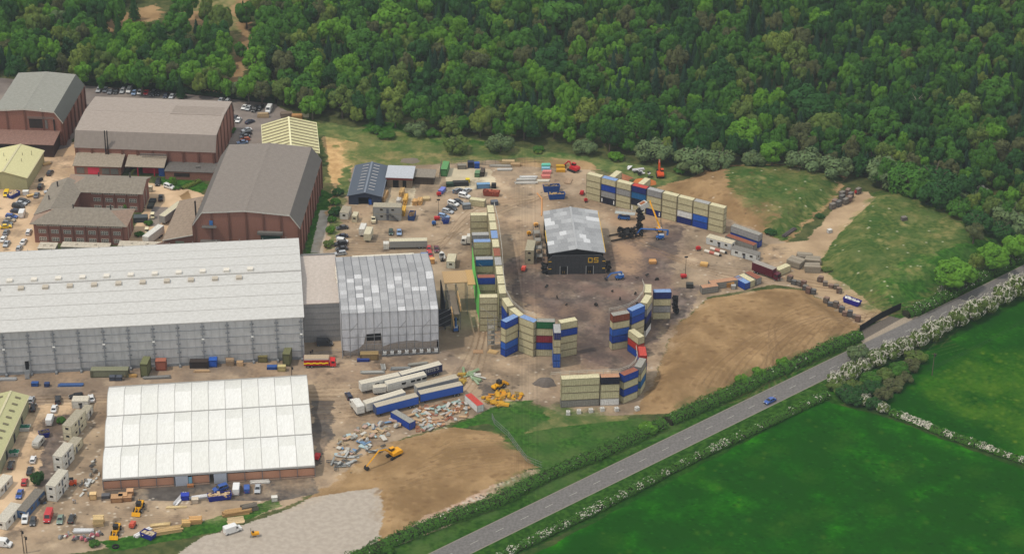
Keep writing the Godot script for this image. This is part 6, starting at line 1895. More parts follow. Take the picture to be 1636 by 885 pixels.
# a boom lift or telehandler: a wheeled base and a jointed arm through the given points
func boom_lift(called: String, label: String, x: float, z: float, turn: float, paint: Material, arm: Array, basket := true) -> Node3D:
	var o := thing(called, label, "lift", x, z, turn)
	var dark := mat(Color8(40, 40, 44), 0.8, "")
	put("chassis", one(Vector3(0, 0.75, 0), Vector3(2.8, 0.5, 1.6)), paint, o)
	put("turntable", one(Vector3(-0.4, 1.35, 0), Vector3(2.2, 0.7, 1.3)), paint, o)
	put("engine_cover", one(Vector3(-0.5, 1.78, 0.1), Vector3(1.7, 0.25, 1.0)), mat(K(190, 200, 210, 0.9), 0.5, ""), o)
	for s: float in [-1.0, 1.0]:
		for e in [-1.0, 1.0]: lorry_wheel(o, Vector3(e, 0.5, s * 0.85), 0.5)
	for k in arm.size() - 1:
		var st := nb()
		bar(st, arm[k], arm[k + 1], 0.36 - k * 0.05, 0.32 - k * 0.05, 4)
		put("boom", st, paint, o)
	if basket:
		var q: Vector3 = arm[arm.size() - 1]
		var st := nb()
		bx(st, q + Vector3(0.4, -0.3, 0), Vector3(0.9, 0.08, 1.7))
		for yy in [0.3, 0.8]:
			for s: float in [-1.0, 1.0]:
				bar(st, q + Vector3(-0.05, yy, s * 0.85), q + Vector3(0.85, yy, s * 0.85), 0.04)
				bar(st, q + Vector3(0.4 + s * 0.45, yy, -0.85), q + Vector3(0.4 + s * 0.45, yy, 0.85), 0.04)
		for s: float in [-1.0, 1.0]:
			for t: float in [-1.0, 1.0]: bar(st, q + Vector3(0.4 + s * 0.45, -0.3, t * 0.85), q + Vector3(0.4 + s * 0.45, 0.8, t * 0.85), 0.04)
		put("basket", st, dark, o)
	return o

func build_machines() -> void:
	var yellow := mat(K(238, 168, 16, 0.92), 0.45, "grime", 0.4)
	var orange := mat(K(216, 84, 34, 0.92), 0.45, "grime", 0.4)
	var blue := mat(K(44, 104, 180, 0.92), 0.5, "grime", 0.4)
	var red := mat(K(196, 40, 44, 0.92), 0.5, "grime", 0.4)
	var dark := mat(Color8(38, 38, 40), 0.8, "grime", 0.5)
	excavator("yellow tracked excavator digging at the edge of the earth pad", -35.3, 204.4, -49.5, yellow, 10.5, 4.6).rotation_degrees.y -= 90
	excavator("orange excavator with raised arm beyond the back container wall", 56.8, 6.1, -177, orange, 4.4, 5.8).rotation_degrees.y -= 90
	excavator("small red excavator at the edge of the far yard", 23.3, 1.9, -132.6, red, 4.6, 3.2).rotation_degrees.y -= 90
	loader("yellow wheel loader on the dark tarmac beside the yellow scrap", -3.8, 163.4, 137.6).rotation_degrees.y -= 90
	loader("yellow loader in front of the marquee, farther of two", -108, 233.5, -7.1).rotation_degrees.y -= 90
	loader("yellow loader in front of the marquee, nearer of two, by the crates", -112.7, 245.1, -2.8).rotation_degrees.y -= 90
	boom_lift("telehandler", "yellow long-boom telehandler reaching over the black wreckage", 53.7, 52.6, -157.9, yellow, [Vector3(-1.2, 1.6, 0), Vector3(4.0, 5.4, 0), Vector3(8.2, 8.2, 0), Vector3(9.0, 8.4, 0.4)], false).rotation_degrees.y -= 90
	boom_lift("boom_lift", "blue boom lift with its arm stretched flat to the left by the wreckage", 53.8, 58.6, -88.7, blue, [Vector3(-2.6, 1.6, 0), Vector3(-2.8, 3.6, 0), Vector3(7.2, 4.2, 0), Vector3(8.4, 2.2, 0)]).rotation_degrees.y -= 90
	boom_lift("boom_lift", "blue boom lift lying folded in front of the black set building", 37.8, 89.5, -75.8, blue, [Vector3(-0.8, 1.6, 0), Vector3(-0.6, 2.8, 0), Vector3(3.2, 2.6, 0), Vector3(4.6, 0.9, 0)]).rotation_degrees.y -= 90
	boom_lift("boom_lift", "blue boom lift standing at the foot of the timber decking", -18.7, 126.8, -178.4, blue, [Vector3(-0.8, 1.6, 0), Vector3(-0.6, 2.6, 0), Vector3(3.0, 3.2, 0), Vector3(3.8, 2.0, 0)]).rotation_degrees.y -= 90
	# scissor lift with a long grey platform
	var p: Vector2 = V(41.3,42.9)
	var s := thing("scissor_lift", "blue scissor lift with a long grey platform by the back wall", "lift", p.x, p.y, -12)
	put("base", one(Vector3(0, 0.8, 0), Vector3(4.4, 0.7, 2.0)), blue, s)
	for e in [-1.5, 1.5]:
		for t: float in [-1.0, 1.0]: lorry_wheel(s, Vector3(e, 0.45, t * 0.95), 0.45)
	var st := nb()
	for t: float in [-0.8, 0.8]:
		bar(st, Vector3(-1.8, 1.2, t), Vector3(1.8, 2.4, t), 0.07)
		bar(st, Vector3(1.8, 1.2, t), Vector3(-1.8, 2.4, t), 0.07)
	put("scissor_arms", st, dark, s)
	put("platform", one(Vector3(0.4, 2.5, 0), Vector3(7.4, 0.14, 2.2)), mat(K(180, 186, 184), 0.6, "grime", 0.4), s)
	st = nb()
	for y in [3.0, 3.5]:
		for t: float in [-1.1, 1.1]: bar(st, Vector3(-3.3, y, t), Vector3(4.1, y, t), 0.04)
	for k in 6:
		for t: float in [-1.1, 1.1]: bar(st, Vector3(-3.3 + k * 1.48, 2.5, t), Vector3(-3.3 + k * 1.48, 3.5, t), 0.04)
	put("railing", st, mat(K(190, 196, 194), 0.5, ""), s)
	# burnt wreckage
	p = V(42.3,56.5)
	var w := thing("burnt_wreckage", "tangle of burnt black wreckage with two long skids in the yard", "wreckage", p.x, p.y, 8)
	w.scale = Vector3.ONE * 1.3
	var black := mat(Color8(30, 29, 28), 0.85, "grime", 0.5)
	for t: float in [-1.6, 1.6]:
		st = nb()
		bar(st, Vector3(-5.4, 0.4, 1.5 + t), Vector3(3.8, 0.5, -0.8 + t), 0.25, 0.25, 4)
		put("skid", st, black, w)
	st = nb()
	for k in 46:
		var c := Vector3(rng.randf_range(-2.4, 4.0), 0, rng.randf_range(-2.4, 2.2))
		var h := 1.6 if c.x < 1.0 else 2.6
		bx(st, c + Vector3(0, rng.randf() * h, 0), Vector3(0.3 + rng.randf() * 1.7, 0.15 + rng.randf() * 0.5, 0.2 + rng.randf() * 0.8), roty(rng.randf() * 180) * rotz(rng.randf_range(-50, 50)))
	put("twisted_metal", st, black, w)
	st = nb()
	for k in 40:
		bx(st, Vector3(3.6 + rng.randf_range(-0.7, 0.7), 0.5 + k * 0.18, -2.2 + rng.randf_range(-0.7, 0.7)), Vector3(0.4 + rng.randf(), 0.3 + rng.randf() * 0.5, 0.3 + rng.randf() * 0.7), roty(rng.randf() * 180) * rotz(rng.randf_range(-40, 40)))
	put("tower_of_scrap", st, black, w)
	put("white_box", one(Vector3(4.4, 8.2, -2.4), Vector3(2.4, 1.5, 1.9), rotz(18) * roty(20)), mat(K(196, 194, 188), 0.7, "grime", 0.5), w)
	put("box_core", one(Vector3(4.15, 8.98, -2.35), Vector3(1.6, 0.08, 1.2), rotz(18) * roty(20)), mat(K(140, 84, 50), 0.8, ""), w)
	# black standing wreck by the eastern wall
	p = V(55.9,113.3)
	w = thing("burnt_wreckage", "tall black wreck leaning beside the short stack right of the eastern wall", "wreckage", p.x, p.y, 0)
	st = nb()
	for k in 44:
		var t := k / 43.0
		bx(st, Vector3(-0.6 + t * 0.2 + rng.randf_range(-0.6, 0.6) + (1.0 - t) * 0.8, 0.3 + t * 6.0, rng.randf_range(-0.7, 0.7)), Vector3(0.3 + rng.randf() * 1.1, 0.3 + rng.randf() * 0.8, 0.3 + rng.randf() * 0.8), roty(rng.randf() * 180) * rotz(rng.randf_range(-40, 40)))
	put("twisted_metal", st, mat(Color8(24, 24, 24), 0.85, ""), w)
	# lighting towers
	for q in [[V(60.4,88.2), "red lighting tower with a raised mast, right of the burnt yard"], [V(-28,45.3), "red lighting tower with raised mast beside the slanting car row"], [V(53.6,-0.4), "red lighting unit behind the back wall"]]:
		if q[1].ends_with("wall"): continue
		var o := thing("lighting_tower", q[1], "lighting tower", q[0].x, q[0].y, 10)
		put("body", one(Vector3(0, 0.9, 0), Vector3(2.0, 1.0, 1.3)), red, o)
		st = nb()
		bar(st, Vector3(0.6, 1.4, 0), Vector3(0.6, 8.2, 0), 0.1, 0.06)
		put("mast", st, dark, o)
		put("lamp_head", one(Vector3(0.6, 8.3, 0), Vector3(1.2, 0.5, 0.3)), dark, o)
		for t: float in [-1.0, 1.0]: wheel_at(o, Vector3(t * 0.7, 0.33, 0.6), 0.33)
	# small plant: compressors, generators, forklift, roller
	var small := [[V(67.1,67.2), red, "red compressor on the open dirt right of the burnt yard", 1.6], [V(26.2,22.8), red, "red generator at the left end of the back wall, larger one", 2.2], [V(27.5,29.2), red, "red lighting unit at the left end of the back wall, smaller one", 1.2], [V(4.1,83.9), mat(K(226, 90, 74, 0.92), 0.5, "grime", 0.4), "salmon red generator trailer left of the black set building", 2.4],
		[V(-108.5,242), mat(K(206, 92, 70, 0.92), 0.5, "grime", 0.4), "faded red generator in front of the marquee", 2.4], [V(-58.5,205.6), red, "red machine under the marquee's right side", 2.6], [V(6,56.8), yellow, "yellow dumper skip behind the beige cabins", 1.4], [V(8.6,49.8), mat(K(232, 176, 100, 0.92), 0.6, ""), "pale orange crate machine at the set's far left corner", 1.6], [V(-29,49.4), blue, "blue welding unit in the yard of slanting cars", 1.4], [V(130.8,19.8), red, "small red machine at the top of the access track", 1.3], [V(-28,25.2), red, "red tractor unit beside the blue trailer in the scrap yard", 1.6]]
	for q in small:
		var o := thing("generator", q[2], "generator", q[0].x, q[0].y, 20 if q[3] < 2 else 80)
		var L: float = q[3]
		put("body", one(Vector3(0, 0.95, 0), Vector3(L, 0.9, L * 0.6)), q[1], o)
		put("hood", one(Vector3(-L * 0.1, 1.5, 0), Vector3(L * 0.6, 0.3, L * 0.5)), q[1], o)
		put("grille", one(Vector3(L / 2 + 0.01, 1.0, 0), Vector3(0.04, 0.5, L * 0.4)), dark, o)
		st = nb()
		bar(st, Vector3(L / 2, 0.5, 0), Vector3(L / 2 + 0.9, 0.35, 0), 0.06)
		put("drawbar", st, dark, o)
		for t: float in [-1.0, 1.0]: wheel_at(o, Vector3(t * L * 0.28, 0.33, L * 0.3), 0.33)
		wheel_at(o, Vector3(0, 0.33, -L * 0.3), 0.33)
	p = V(-130.1,221)
	var fl := thing("forklift", "orange forklift right of the cabin stack by the marquee", "forklift", p.x, p.y, 10)
	put("body", one(Vector3(0, 0.8, 0), Vector3(2.4, 0.9, 1.4)), orange, fl)
	put("counterweight", one(Vector3(1.2, 0.9, 0), Vector3(0.8, 1.0, 1.3)), orange, fl)
	st = nb()
	for e in [[-0.7, -0.6], [-0.7, 0.6], [0.6, -0.6], [0.6, 0.6]]: bar(st, Vector3(e[0], 1.2, e[1]), Vector3(e[0], 2.2, e[1]), 0.06)
	bx(st, Vector3(-0.05, 2.25, 0), Vector3(1.6, 0.08, 1.4))
	put("overhead_guard", st, dark, fl)
	st = nb()
	for t: float in [-0.4, 0.4]:
		bar(st, Vector3(-1.3, 0.2, t), Vector3(-1.3, 2.9, t), 0.08)
		bx(st, Vector3(-1.9, 0.25, t), Vector3(1.2, 0.08, 0.16))
	put("mast", st, dark, fl)
	for e in [-0.8, 0.9]:
		for t: float in [-1.0, 1.0]: lorry_wheel(fl, Vector3(e, 0.38, t * 0.65), 0.38)
	p = V(-72.9,246)
	var ro := thing("road_roller", "small yellow road roller on the gravel beside the white van", "roller", p.x, p.y, 8)
	for e in [-0.9, 0.9]:
		st = nb()
		bar(st, Vector3(e, 0.45, -0.6), Vector3(e, 0.45, 0.6), 0.45, 0.45, 16)
		put("drum", st, mat(K(160, 158, 150), 0.5, "grime", 0.5, 0.3), ro)
	put("body", one(Vector3(0.2, 1.05, 0), Vector3(2.2, 0.7, 1.1)), yellow, ro)
	put("seat", one(Vector3(-0.4, 1.6, 0), Vector3(0.5, 0.5, 0.6)), dark, ro)
	st = nb()
	for t: float in [-0.5, 0.5]: bar(st, Vector3(-0.9, 1.2, t), Vector3(-1.0, 2.6, t), 0.05)
	bar(st, Vector3(-1.0, 2.6, -0.5), Vector3(-1.0, 2.6, 0.5), 0.05)
	put("roll_bar", st, dark, ro)
	# golf carts in the courtyard
	golf_cart("cream golf cart, farther of two beside the bike shelter", -133.1, 46.1, 5.6)
	golf_cart("cream golf cart, nearer of two beside the bike shelter", -133.3, 58.2, 2.5)
	# motor boat on the dirt
	var bt := thing("motor_boat", "small white motor boat standing on the dirt behind the stage", "boat", -25.1, 75.3, -174.7)
	st = nb()
	var ring := [Vector2(0, 3.0), Vector2(0.7, 1.9), Vector2(1.1, 0.2), Vector2(1.05, -2.6), Vector2(-1.05, -2.6), Vector2(-1.1, 0.2), Vector2(-0.7, 1.9)]
	for k in ring.size():
		var a: Vector2 = ring[k]
		var b: Vector2 = ring[(k + 1) % ring.size()]
		quad(st, Vector3(a.x, 1.3, a.y), Vector3(b.x, 1.3, b.y), Vector3(b.x * 0.4, 0.3, b.y * 0.85), Vector3(a.x * 0.4, 0.3, a.y * 0.85))
	var hull := mat(K(232, 232, 228, 0.88), 0.35, "grime", 0.4)
	put("hull", st, hull, bt)
	st = nb()
	prism(st, [Vector2(0, -3.0), Vector2(0.7, -1.9), Vector2(1.05, -0.6), Vector2(-1.05, -0.6), Vector2(-0.7, -1.9)], 0, 0.06, Transform3D(rotx(-90).scaled(Vector3(1, 1, 1)), Vector3(0, 1.3, 0)))
	put("fore_deck", st, hull, bt)
	put("windscreen", one(Vector3(0, 1.6, 0.5), Vector3(1.7, 0.5, 0.06), rotx(-35)), glass(), bt)
	put("cockpit_floor", one(Vector3(0, 0.7, -1.0), Vector3(1.6, 0.06, 2.8)), mat(K(120, 118, 114), 0.8, ""), bt)
	put("outboard", one(Vector3(0, 1.2, -2.8), Vector3(0.4, 1.0, 0.5)), dark, bt)
	put("trailer_frame", one(Vector3(0, 0.25, -0.4), Vector3(1.4, 0.2, 5.0)), dark, bt)

func golf_cart(label: String, x: float, z: float, turn: float) -> void:
	var o := thing("golf_cart", label, "golf cart", x, z, turn, "golf carts in the courtyard")
	var cream := mat(K(230, 220, 184, 0.9), 0.5, "")
	put("body", one(Vector3(0, 0.6, 0), Vector3(1.3, 0.5, 2.5)), cream, o)
	put("seat", one(Vector3(0, 1.0, -0.2), Vector3(1.2, 0.5, 0.6)), mat(Color8(50, 50, 52), 0.7, ""), o)
	put("canopy", one(Vector3(0, 1.95, -0.1), Vector3(1.35, 0.08, 2.1)), cream, o)
	var st := nb()
	for s: float in [-0.6, 0.6]:
		for e in [-1.0, 0.8]: bar(st, Vector3(s, 0.8, e), Vector3(s, 1.95, e), 0.04)
	put("canopy_post", st, mat(Color8(60, 60, 62), 0.5, ""), o)
	for s: float in [-1.0, 1.0]:
		for e in [-0.85, 0.85]: wheel_at(o, Vector3(s * 0.55, 0.28, e), 0.28, 0.2)

# ------------------------------------------------------------------ trees, shrubs and hedges
class Leaves:
	var v := PackedVector3Array()
	var n := PackedVector3Array()
	var c := PackedColorArray()
	var idx := PackedInt32Array()
	var r: RandomNumberGenerator

	func leaf(p: Vector3, out: Vector3, size: float, tint: Color) -> void:
		var d := (out + Vector3(r.randf_range(-0.7, 0.7), r.randf_range(-0.5, 0.9), r.randf_range(-0.7, 0.7))).normalized()
		var u := d.cross(Vector3(r.randf_range(-1, 1), r.randf_range(-1, 1), r.randf_range(-1, 1))).normalized() * size
		var w := d.cross(u) * r.randf_range(0.6, 1.0)
		var k := v.size()
		for q in [u, w, -u, -w]:
			v.append(p + q)
			n.append((d * 0.55 + out * 0.45).normalized())
			c.append(tint)
		idx.append_array([k, k + 2, k + 1, k, k + 3, k + 2])

	func mesh() -> ArrayMesh:
		var a := []
		a.resize(Mesh.ARRAY_MAX)
		a[Mesh.ARRAY_VERTEX] = v
		a[Mesh.ARRAY_NORMAL] = n
		a[Mesh.ARRAY_COLOR] = c
		a[Mesh.ARRAY_INDEX] = idx
		var m := ArrayMesh.new()
		m.add_surface_from_arrays(Mesh.PRIMITIVE_TRIANGLES, a)
		return m

func leaves(s: int) -> Leaves:
	var l := Leaves.new()
	l.r = RandomNumberGenerator.new()
	l.r.seed = s
	return l

func rdir(r: RandomNumberGenerator) -> Vector3:
	var y := r.randf_range(-1, 1)
	var a := r.randf() * TAU
	return Vector3(sqrt(1 - y * y) * cos(a), y, sqrt(1 - y * y) * sin(a))

# crowns are made at unit size: radius about 1, standing on y = 0 up to about y = 2
func crown(kind: String, s: int, count: int) -> ArrayMesh:
	var l := leaves(s)
	var r := l.r
	if kind == "conifer":
		for k in count:
			var t := pow(r.randf(), 0.75)
			var whorl := floorf((1.0 - t) * 11.0) / 11.0
			var y := 0.35 + 2.25 * whorl + r.randf() * 0.13
			var rad := (2.62 - y) / 2.3 * 0.82 * sqrt(r.randf_range(0.08, 1.0))
			var a := r.randf() * TAU
			var arm := 0.72 + 0.28 * cos(a * 6.0 + whorl * 40.0)
			var p := Vector3(cos(a) * rad * arm, y - rad * 0.22, sin(a) * rad * arm)
			var g := 0.8 + 0.35 * r.randf()
			l.leaf(p, Vector3(cos(a) * 0.7, 0.7, sin(a) * 0.7), 0.075, Color(g, g, g))
		return l.mesh()
	var lobes := []
	var n := {"oak": 30, "tall": 30, "round": 24, "bush": 26, "thin": 22}[kind] as int
	for k in n:
		var d := rdir(r)
		if d.y < -0.5: d.y *= -0.6
		var q := Vector3.ZERO
		match kind:
			"oak": q = Vector3(d.x * 0.74, 1.05 + d.y * 0.5, d.z * 0.74)
			"tall": q = Vector3(d.x * 0.6, 1.3 + d.y * 0.85, d.z * 0.6)
			"round": q = Vector3(d.x * 0.66, 1.1 + d.y * 0.62, d.z * 0.66)
			"bush": q = Vector3(d.x * 0.72, 0.62 + d.y * 0.46, d.z * 0.72)
			"thin": q = Vector3(d.x * 0.62, 1.25 + d.y * 0.7, d.z * 0.62)
		var tone := r.randf_range(0.78, 1.18)
		var warm := r.randf_range(-0.07, 0.09)
		lobes.append([q * r.randf_range(0.86, 1.06), r.randf_range(0.2, 0.36), Color(tone * (1.0 + warm), tone, tone * (1.0 - warm))])
	lobes.append([Vector3(0, 1.1 if kind != "bush" else 0.6, 0), 0.6, Color.WHITE])
	var made := 0
	var tries := 0
	var size := {"oak": 0.062, "tall": 0.06, "round": 0.06, "bush": 0.06, "thin": 0.05}[kind] as float
	while made < count and tries < count * 5:
		tries += 1
		var lo: Array = lobes[r.randi() % lobes.size()]
		var d := rdir(r)
		var p: Vector3 = lo[0] + d * lo[1] * r.randf_range(0.72, 1.08) * Vector3(1, 0.88, 1)
		if p.y < 0.04: continue
		var deep := false
		for o in lobes:
			if o != lo and p.distance_to(o[0]) < o[1] * 0.72:
				deep = true
				break
		if deep: continue
		var g := r.randf_range(0.86, 1.14)
		var t: Color = lo[2]
		l.leaf(p, d, size * r.randf_range(0.75, 1.3), Color(t.r * g, t.g * g, t.b * g))
		made += 1
	return l.mesh()

func trunk_mesh(kind: String) -> ArrayMesh:
	var st := nb()
	var top := 2.3 if kind == "conifer" else 1.15
	bar(st, Vector3.ZERO, Vector3(0.02, top * 0.55, 0), 0.085, 0.055, 7)
	bar(st, Vector3(0.02, top * 0.55, 0), Vector3(0, top, 0.03), 0.055, 0.02, 6)
	if kind != "conifer":
		for k in 4:
			var a := k * 1.7
			bar(st, Vector3(0.015, 0.5 + k * 0.08, 0), Vector3(cos(a) * 0.5, 1.0 + 0.1 * k, sin(a) * 0.5), 0.04, 0.012, 5)
	return st.commit()

var crowns := {}
var trunks := {}
var leafs := {}
const TREE_TONES := {
	"bright green": [90, 134, 36], "mid green": [66, 108, 34], "dark green": [46, 84, 34], "yellow-green": [108, 126, 50], "olive": [92, 112, 48], "brownish": [88, 94, 54],
	"grey-green": [98, 118, 72], "blue-green": [42, 72, 46], "white-blossomed": [192, 188, 168], "deep green": [38, 68, 32],
}

func leaf_mat(tone_name: String) -> StandardMaterial3D:
	if leafs.has(tone_name): return leafs[tone_name]
	var t: Array = TREE_TONES[tone_name]
	var m := StandardMaterial3D.new()
	m.albedo_color = K(t[0], t[1], t[2] + 6, 1.1)
	m.vertex_color_use_as_albedo = true
	m.roughness = 0.8
	m.metallic_specular = 0.2
	m.backlight_enabled = true
	m.backlight = Color(0.55, 0.55, 0.5)
	leafs[tone_name] = m
	return m

func prepare_trees() -> void:
	var s := 100
	for kind in ["oak", "tall", "round", "bush", "thin", "conifer"]:
		crowns[kind] = []
		for k in (2 if kind in ["thin", "tall"] else 3):
			s += 1
			crowns[kind].append(crown(kind, s, {"oak": 5200, "tall": 3600, "round": 3200, "bush": 3200, "thin": 2600, "conifer": 2600}[kind]))
		trunks[kind] = trunk_mesh(kind)

func plant(called: String, kind: String, tone_name: String, x: float, z: float, r: float, h: float, category := "tree") -> Node3D:
	var o := Node3D.new()
	o.name = numbered(called)
	add_child(o)
	o.position = Vector3(x, gh(x, z) - 0.05, z)
	o.rotation.y = rng.randf() * TAU
	var tall := {"oak": 1.85, "tall": 2.4, "round": 2.0, "bush": 1.35, "thin": 2.25, "conifer": 2.6}[kind] as float
	o.scale = Vector3(r, h / tall, r)
	var list: Array = crowns[kind]
	inst("trunk", trunks[kind], mat(K(92, 82, 70), 0.95, ""), o)
	inst("crown", list[rng.randi() % list.size()], leaf_mat(tone_name), o)
	tag(o, "", category)
	return o

func build_woodland() -> void:
	# trees one can recognise in the wood: where the crown's middle stands (a height of 9 m), its radius, height, kind, tone
	var big := [
		[V(-166.03,-116.87), 6.0, 13, "oak", "bright green"], [V(-148.6,-123.23), 7.2, 16, "round", "mid green"], [V(-149.25,-145.05), 6.0, 15, "round", "mid green"], [V(-189.08,-122.82), 6.2, 14, "oak", "mid green"], [V(-196.57,-145.22), 6.0, 14, "oak", "mid green"], [V(-185.16,-144.02), 6.4, 13, "oak", "dark green"],
		[V(-201.47,-134.41), 5.0, 12, "round", "grey-green"], [V(-210.36,-100.89), 7.0, 15, "oak", "mid green"], [V(-204.17,-107.46), 5.0, 13, "tall", "dark green"], [V(-184.42,-88.34), 5.6, 14, "round", "yellow-green"], [V(-180.88,-75.88), 5.0, 11, "round", "bright green"], [V(-191.04,-83.72), 3.4, 12, "thin", "brownish"],
		[V(-174.05,-85.19), 4.6, 13, "thin", "olive"], [V(-163.53,-85.48), 5.0, 14, "round", "bright green"], [V(-156.93,-75.18), 3.6, 12, "tall", "olive"], [V(-149.11,-75.39), 5.6, 12, "round", "bright green"], [V(-143.37,-75.55), 4.2, 12, "thin", "brownish"], [V(-133.68,-71.8), 6.6, 13, "oak", "bright green"], [V(-146.3,-94.59), 5.4, 14, "round", "bright green"],
		[V(-151.58,-88.55), 4.4, 12, "round", "mid green"], [V(-210.13,-79.13), 5.4, 12, "round", "dark green"], [V(-196.54,-80.85), 4.6, 12, "round", "deep green"], [V(-190.34,-97.22), 4.6, 13, "tall", "deep green"], [V(-172.04,-75.8), 4.4, 10, "round", "olive"], [V(-167.29,-77.59), 3.6, 12, "thin", "olive"], [V(-158.22,-107.7), 5.0, 13, "round", "mid green"], [V(-155.33,-113.54), 4.6, 13, "round", "dark green"],
		[V(-127.46,-112.15), 6.4, 16, "round", "dark green"], [V(-127.09,-83.74), 4.8, 12, "round", "bright green"], [V(-126.49,-70.67), 5.2, 12, "round", "olive"], [V(-120.09,-142.07), 5.2, 14, "round", "mid green"], [V(-88.26,-83.76), 8.6, 17, "oak", "mid green"], [V(-109.68,-86.6), 6.4, 14, "round", "bright green"], [V(-102.03,-86.81), 5.0, 14, "tall", "deep green"],
		[V(-108.83,-133.3), 6.4, 15, "oak", "mid green"], [V(-95.71,-126.21), 6.0, 15, "oak", "mid green"], [V(-103.72,-118.63), 6.4, 15, "oak", "mid green"], [V(-77.96,-117.17), 7.4, 16, "oak", "bright green"], [V(-55.24,-134.83), 9.0, 16, "oak", "bright green"], [V(-64.43,-98.25), 9.0, 17, "oak", "mid green"], [V(-69.87,-74.13), 6.8, 15, "oak", "bright green"], [V(-106.43,-68.85), 5.4, 13, "round", "bright green"],
		[V(-113.6,-63.12), 4.6, 10, "round", "grey-green"], [V(-94.94,-58.04), 5.4, 13, "round", "olive"], [V(-103.87,-56.89), 4.6, 12, "thin", "brownish"], [V(-85.45,-58.29), 7.0, 14, "oak", "mid green"], [V(-81.86,-43.49), 5.4, 11, "round", "bright green"], [V(-69.85,-45.93), 6.0, 14, "round", "olive"], [V(-60.88,-52.51), 5.4, 14, "tall", "olive"], [V(-49.55,-46.46), 6.6, 14, "round", "yellow-green"], [V(-47.79,-36.68), 4.4, 10, "tall", "olive"], [V(-47.71,-70.06), 5.8, 15, "round", "olive"],
		[V(-34.88,-48.1), 5.6, 13, "round", "dark green"], [V(-22.6,-45.9), 5.0, 13, "round", "mid green"], [V(-7.19,-52.9), 7.4, 15, "oak", "mid green"], [V(-8.71,-33.61), 5.0, 12, "thin", "olive"], [V(16.29,-27.75), 6.4, 14, "round", "bright green"], [V(28.44,-34.78), 6.4, 15, "round", "yellow-green"], [V(38.65,-32.59), 6.2, 15, "round", "mid green"], [V(52.39,-31.72), 7.0, 15, "oak", "dark green"],
		[V(15.13,-82.49), 8.6, 16, "oak", "dark green"], [V(34.6,-90.54), 4.8, 14, "round", "bright green"], [V(41.76,-83.21), 4.0, 16, "conifer", "blue-green"], [V(32.59,-66.93), 6.0, 15, "oak", "mid green"], [V(-16.47,-81.63), 7.0, 16, "thin", "brownish"], [V(-15.16,-110.26), 4.4, 15, "thin", "brownish"], [V(20.48,-139.26), 10.0, 17, "oak", "mid green"], [V(2.44,-108.6), 7.6, 15, "oak", "mid green"],
		[V(119.56,-43.56), 10.0, 16, "oak", "dark green"], [V(133.57,-10.52), 6.0, 13, "round", "mid green"], [V(146.79,-26.85), 7.6, 15, "oak", "mid green"], [V(124,-23.87), 7.4, 15, "oak", "olive"], [V(113.17,-18.23), 5.6, 14, "thin", "brownish"], [V(76.15,-28.07), 5.6, 14, "oak", "mid green"], [V(90.9,-17.67), 7.4, 14, "oak", "bright green"], [V(182.1,-42.07), 7.0, 15, "oak", "olive"], [V(198.19,-59.59), 7.6, 15, "oak", "mid green"],
		[V(158.02,-19.37), 6.0, 13, "oak", "dark green"], [V(64.43,-24.16), 5.6, 13, "round", "mid green"], [V(100.57,-0.19), 5.4, 11, "round", "bright green"], [V(181.93,-14.48), 5.6, 14, "thin", "olive"], [V(190.07,-5.98), 5.4, 13, "thin", "brownish"], [V(168.04,-5.44), 5.2, 13, "round", "mid green"], [V(189.95,-18.4), 5.6, 14, "tall", "bright green"], [V(131.27,-31.91), 5.0, 13, "round", "dark green"], [V(101.46,-47.49), 5.6, 14, "oak", "bright green"], [V(89.27,-53.52), 5.6, 14, "oak", "mid green"],
	]
	var spots := []    # [x, z, radius, height, kind, tone]
	for b in big: spots.append([b[0].x, b[0].y, b[1], b[2] * 1.0, b[3], b[4]])
	var wood := PackedVector2Array(P([-240.6,-80,-217.6,-83.3,-202.3,-86.4,-178,-69.8,-135.3,-63.1,-100.8,-56.3,-87.3,-50.4,-66.1,-39.7,-45.6,-35.4,-25.3,-32.2,2.4,-22.2,19.8,-21.4,41.9,-13.8,66,-5.2,85.6,-5.7,124.2,-1,139.3,12,153.8,37.9,171.5,43.8,207.3,50.2,264.9,-199.8,-265.8,-184.1]))
	var clearing := [P([-122.8,-67.3,-107.2,-67.7,-113.7,-131.2,-123.6,-193.3,-153.4,-192.4,-170.1,-187,-185.9,-144.1,-174.8,-112.2,-155.8,-127.1,-143.7,-123.1,-134.2,-145.6,-126.5,-130.9]), P([174.4,29.4,187,36.9,190.9,23.7,180.6,15.9])]
	var mixn := noise(0.018, 2, 501)
	var cell := {}
	for s in spots: cell[Vector2i(int(s[0] / 6.0), int(s[1] / 6.0))] = [s]
	var tries := 0
	while tries < 26000:
		tries += 1
		var p := Vector2(rng.randf_range(-275, 275), rng.randf_range(-196, 62))
		if not Geometry2D.is_point_in_polygon(p, wood): continue
		var skip := false
		for c in clearing:
			if Geometry2D.is_point_in_polygon(p, PackedVector2Array(c)): skip = rng.randf() < 0.985
		if skip: continue
		var r := rng.randf_range(2.9, 4.7) + (1.6 if rng.randf() < 0.16 else 0.0)
		var m := mixn.get_noise_2d(p.x, p.y) + (p.x + 40.0) / 900.0 - (p.y + 60.0) / 500.0
		var kind := "round"
		var tn := "mid green"
		var q := rng.randf()
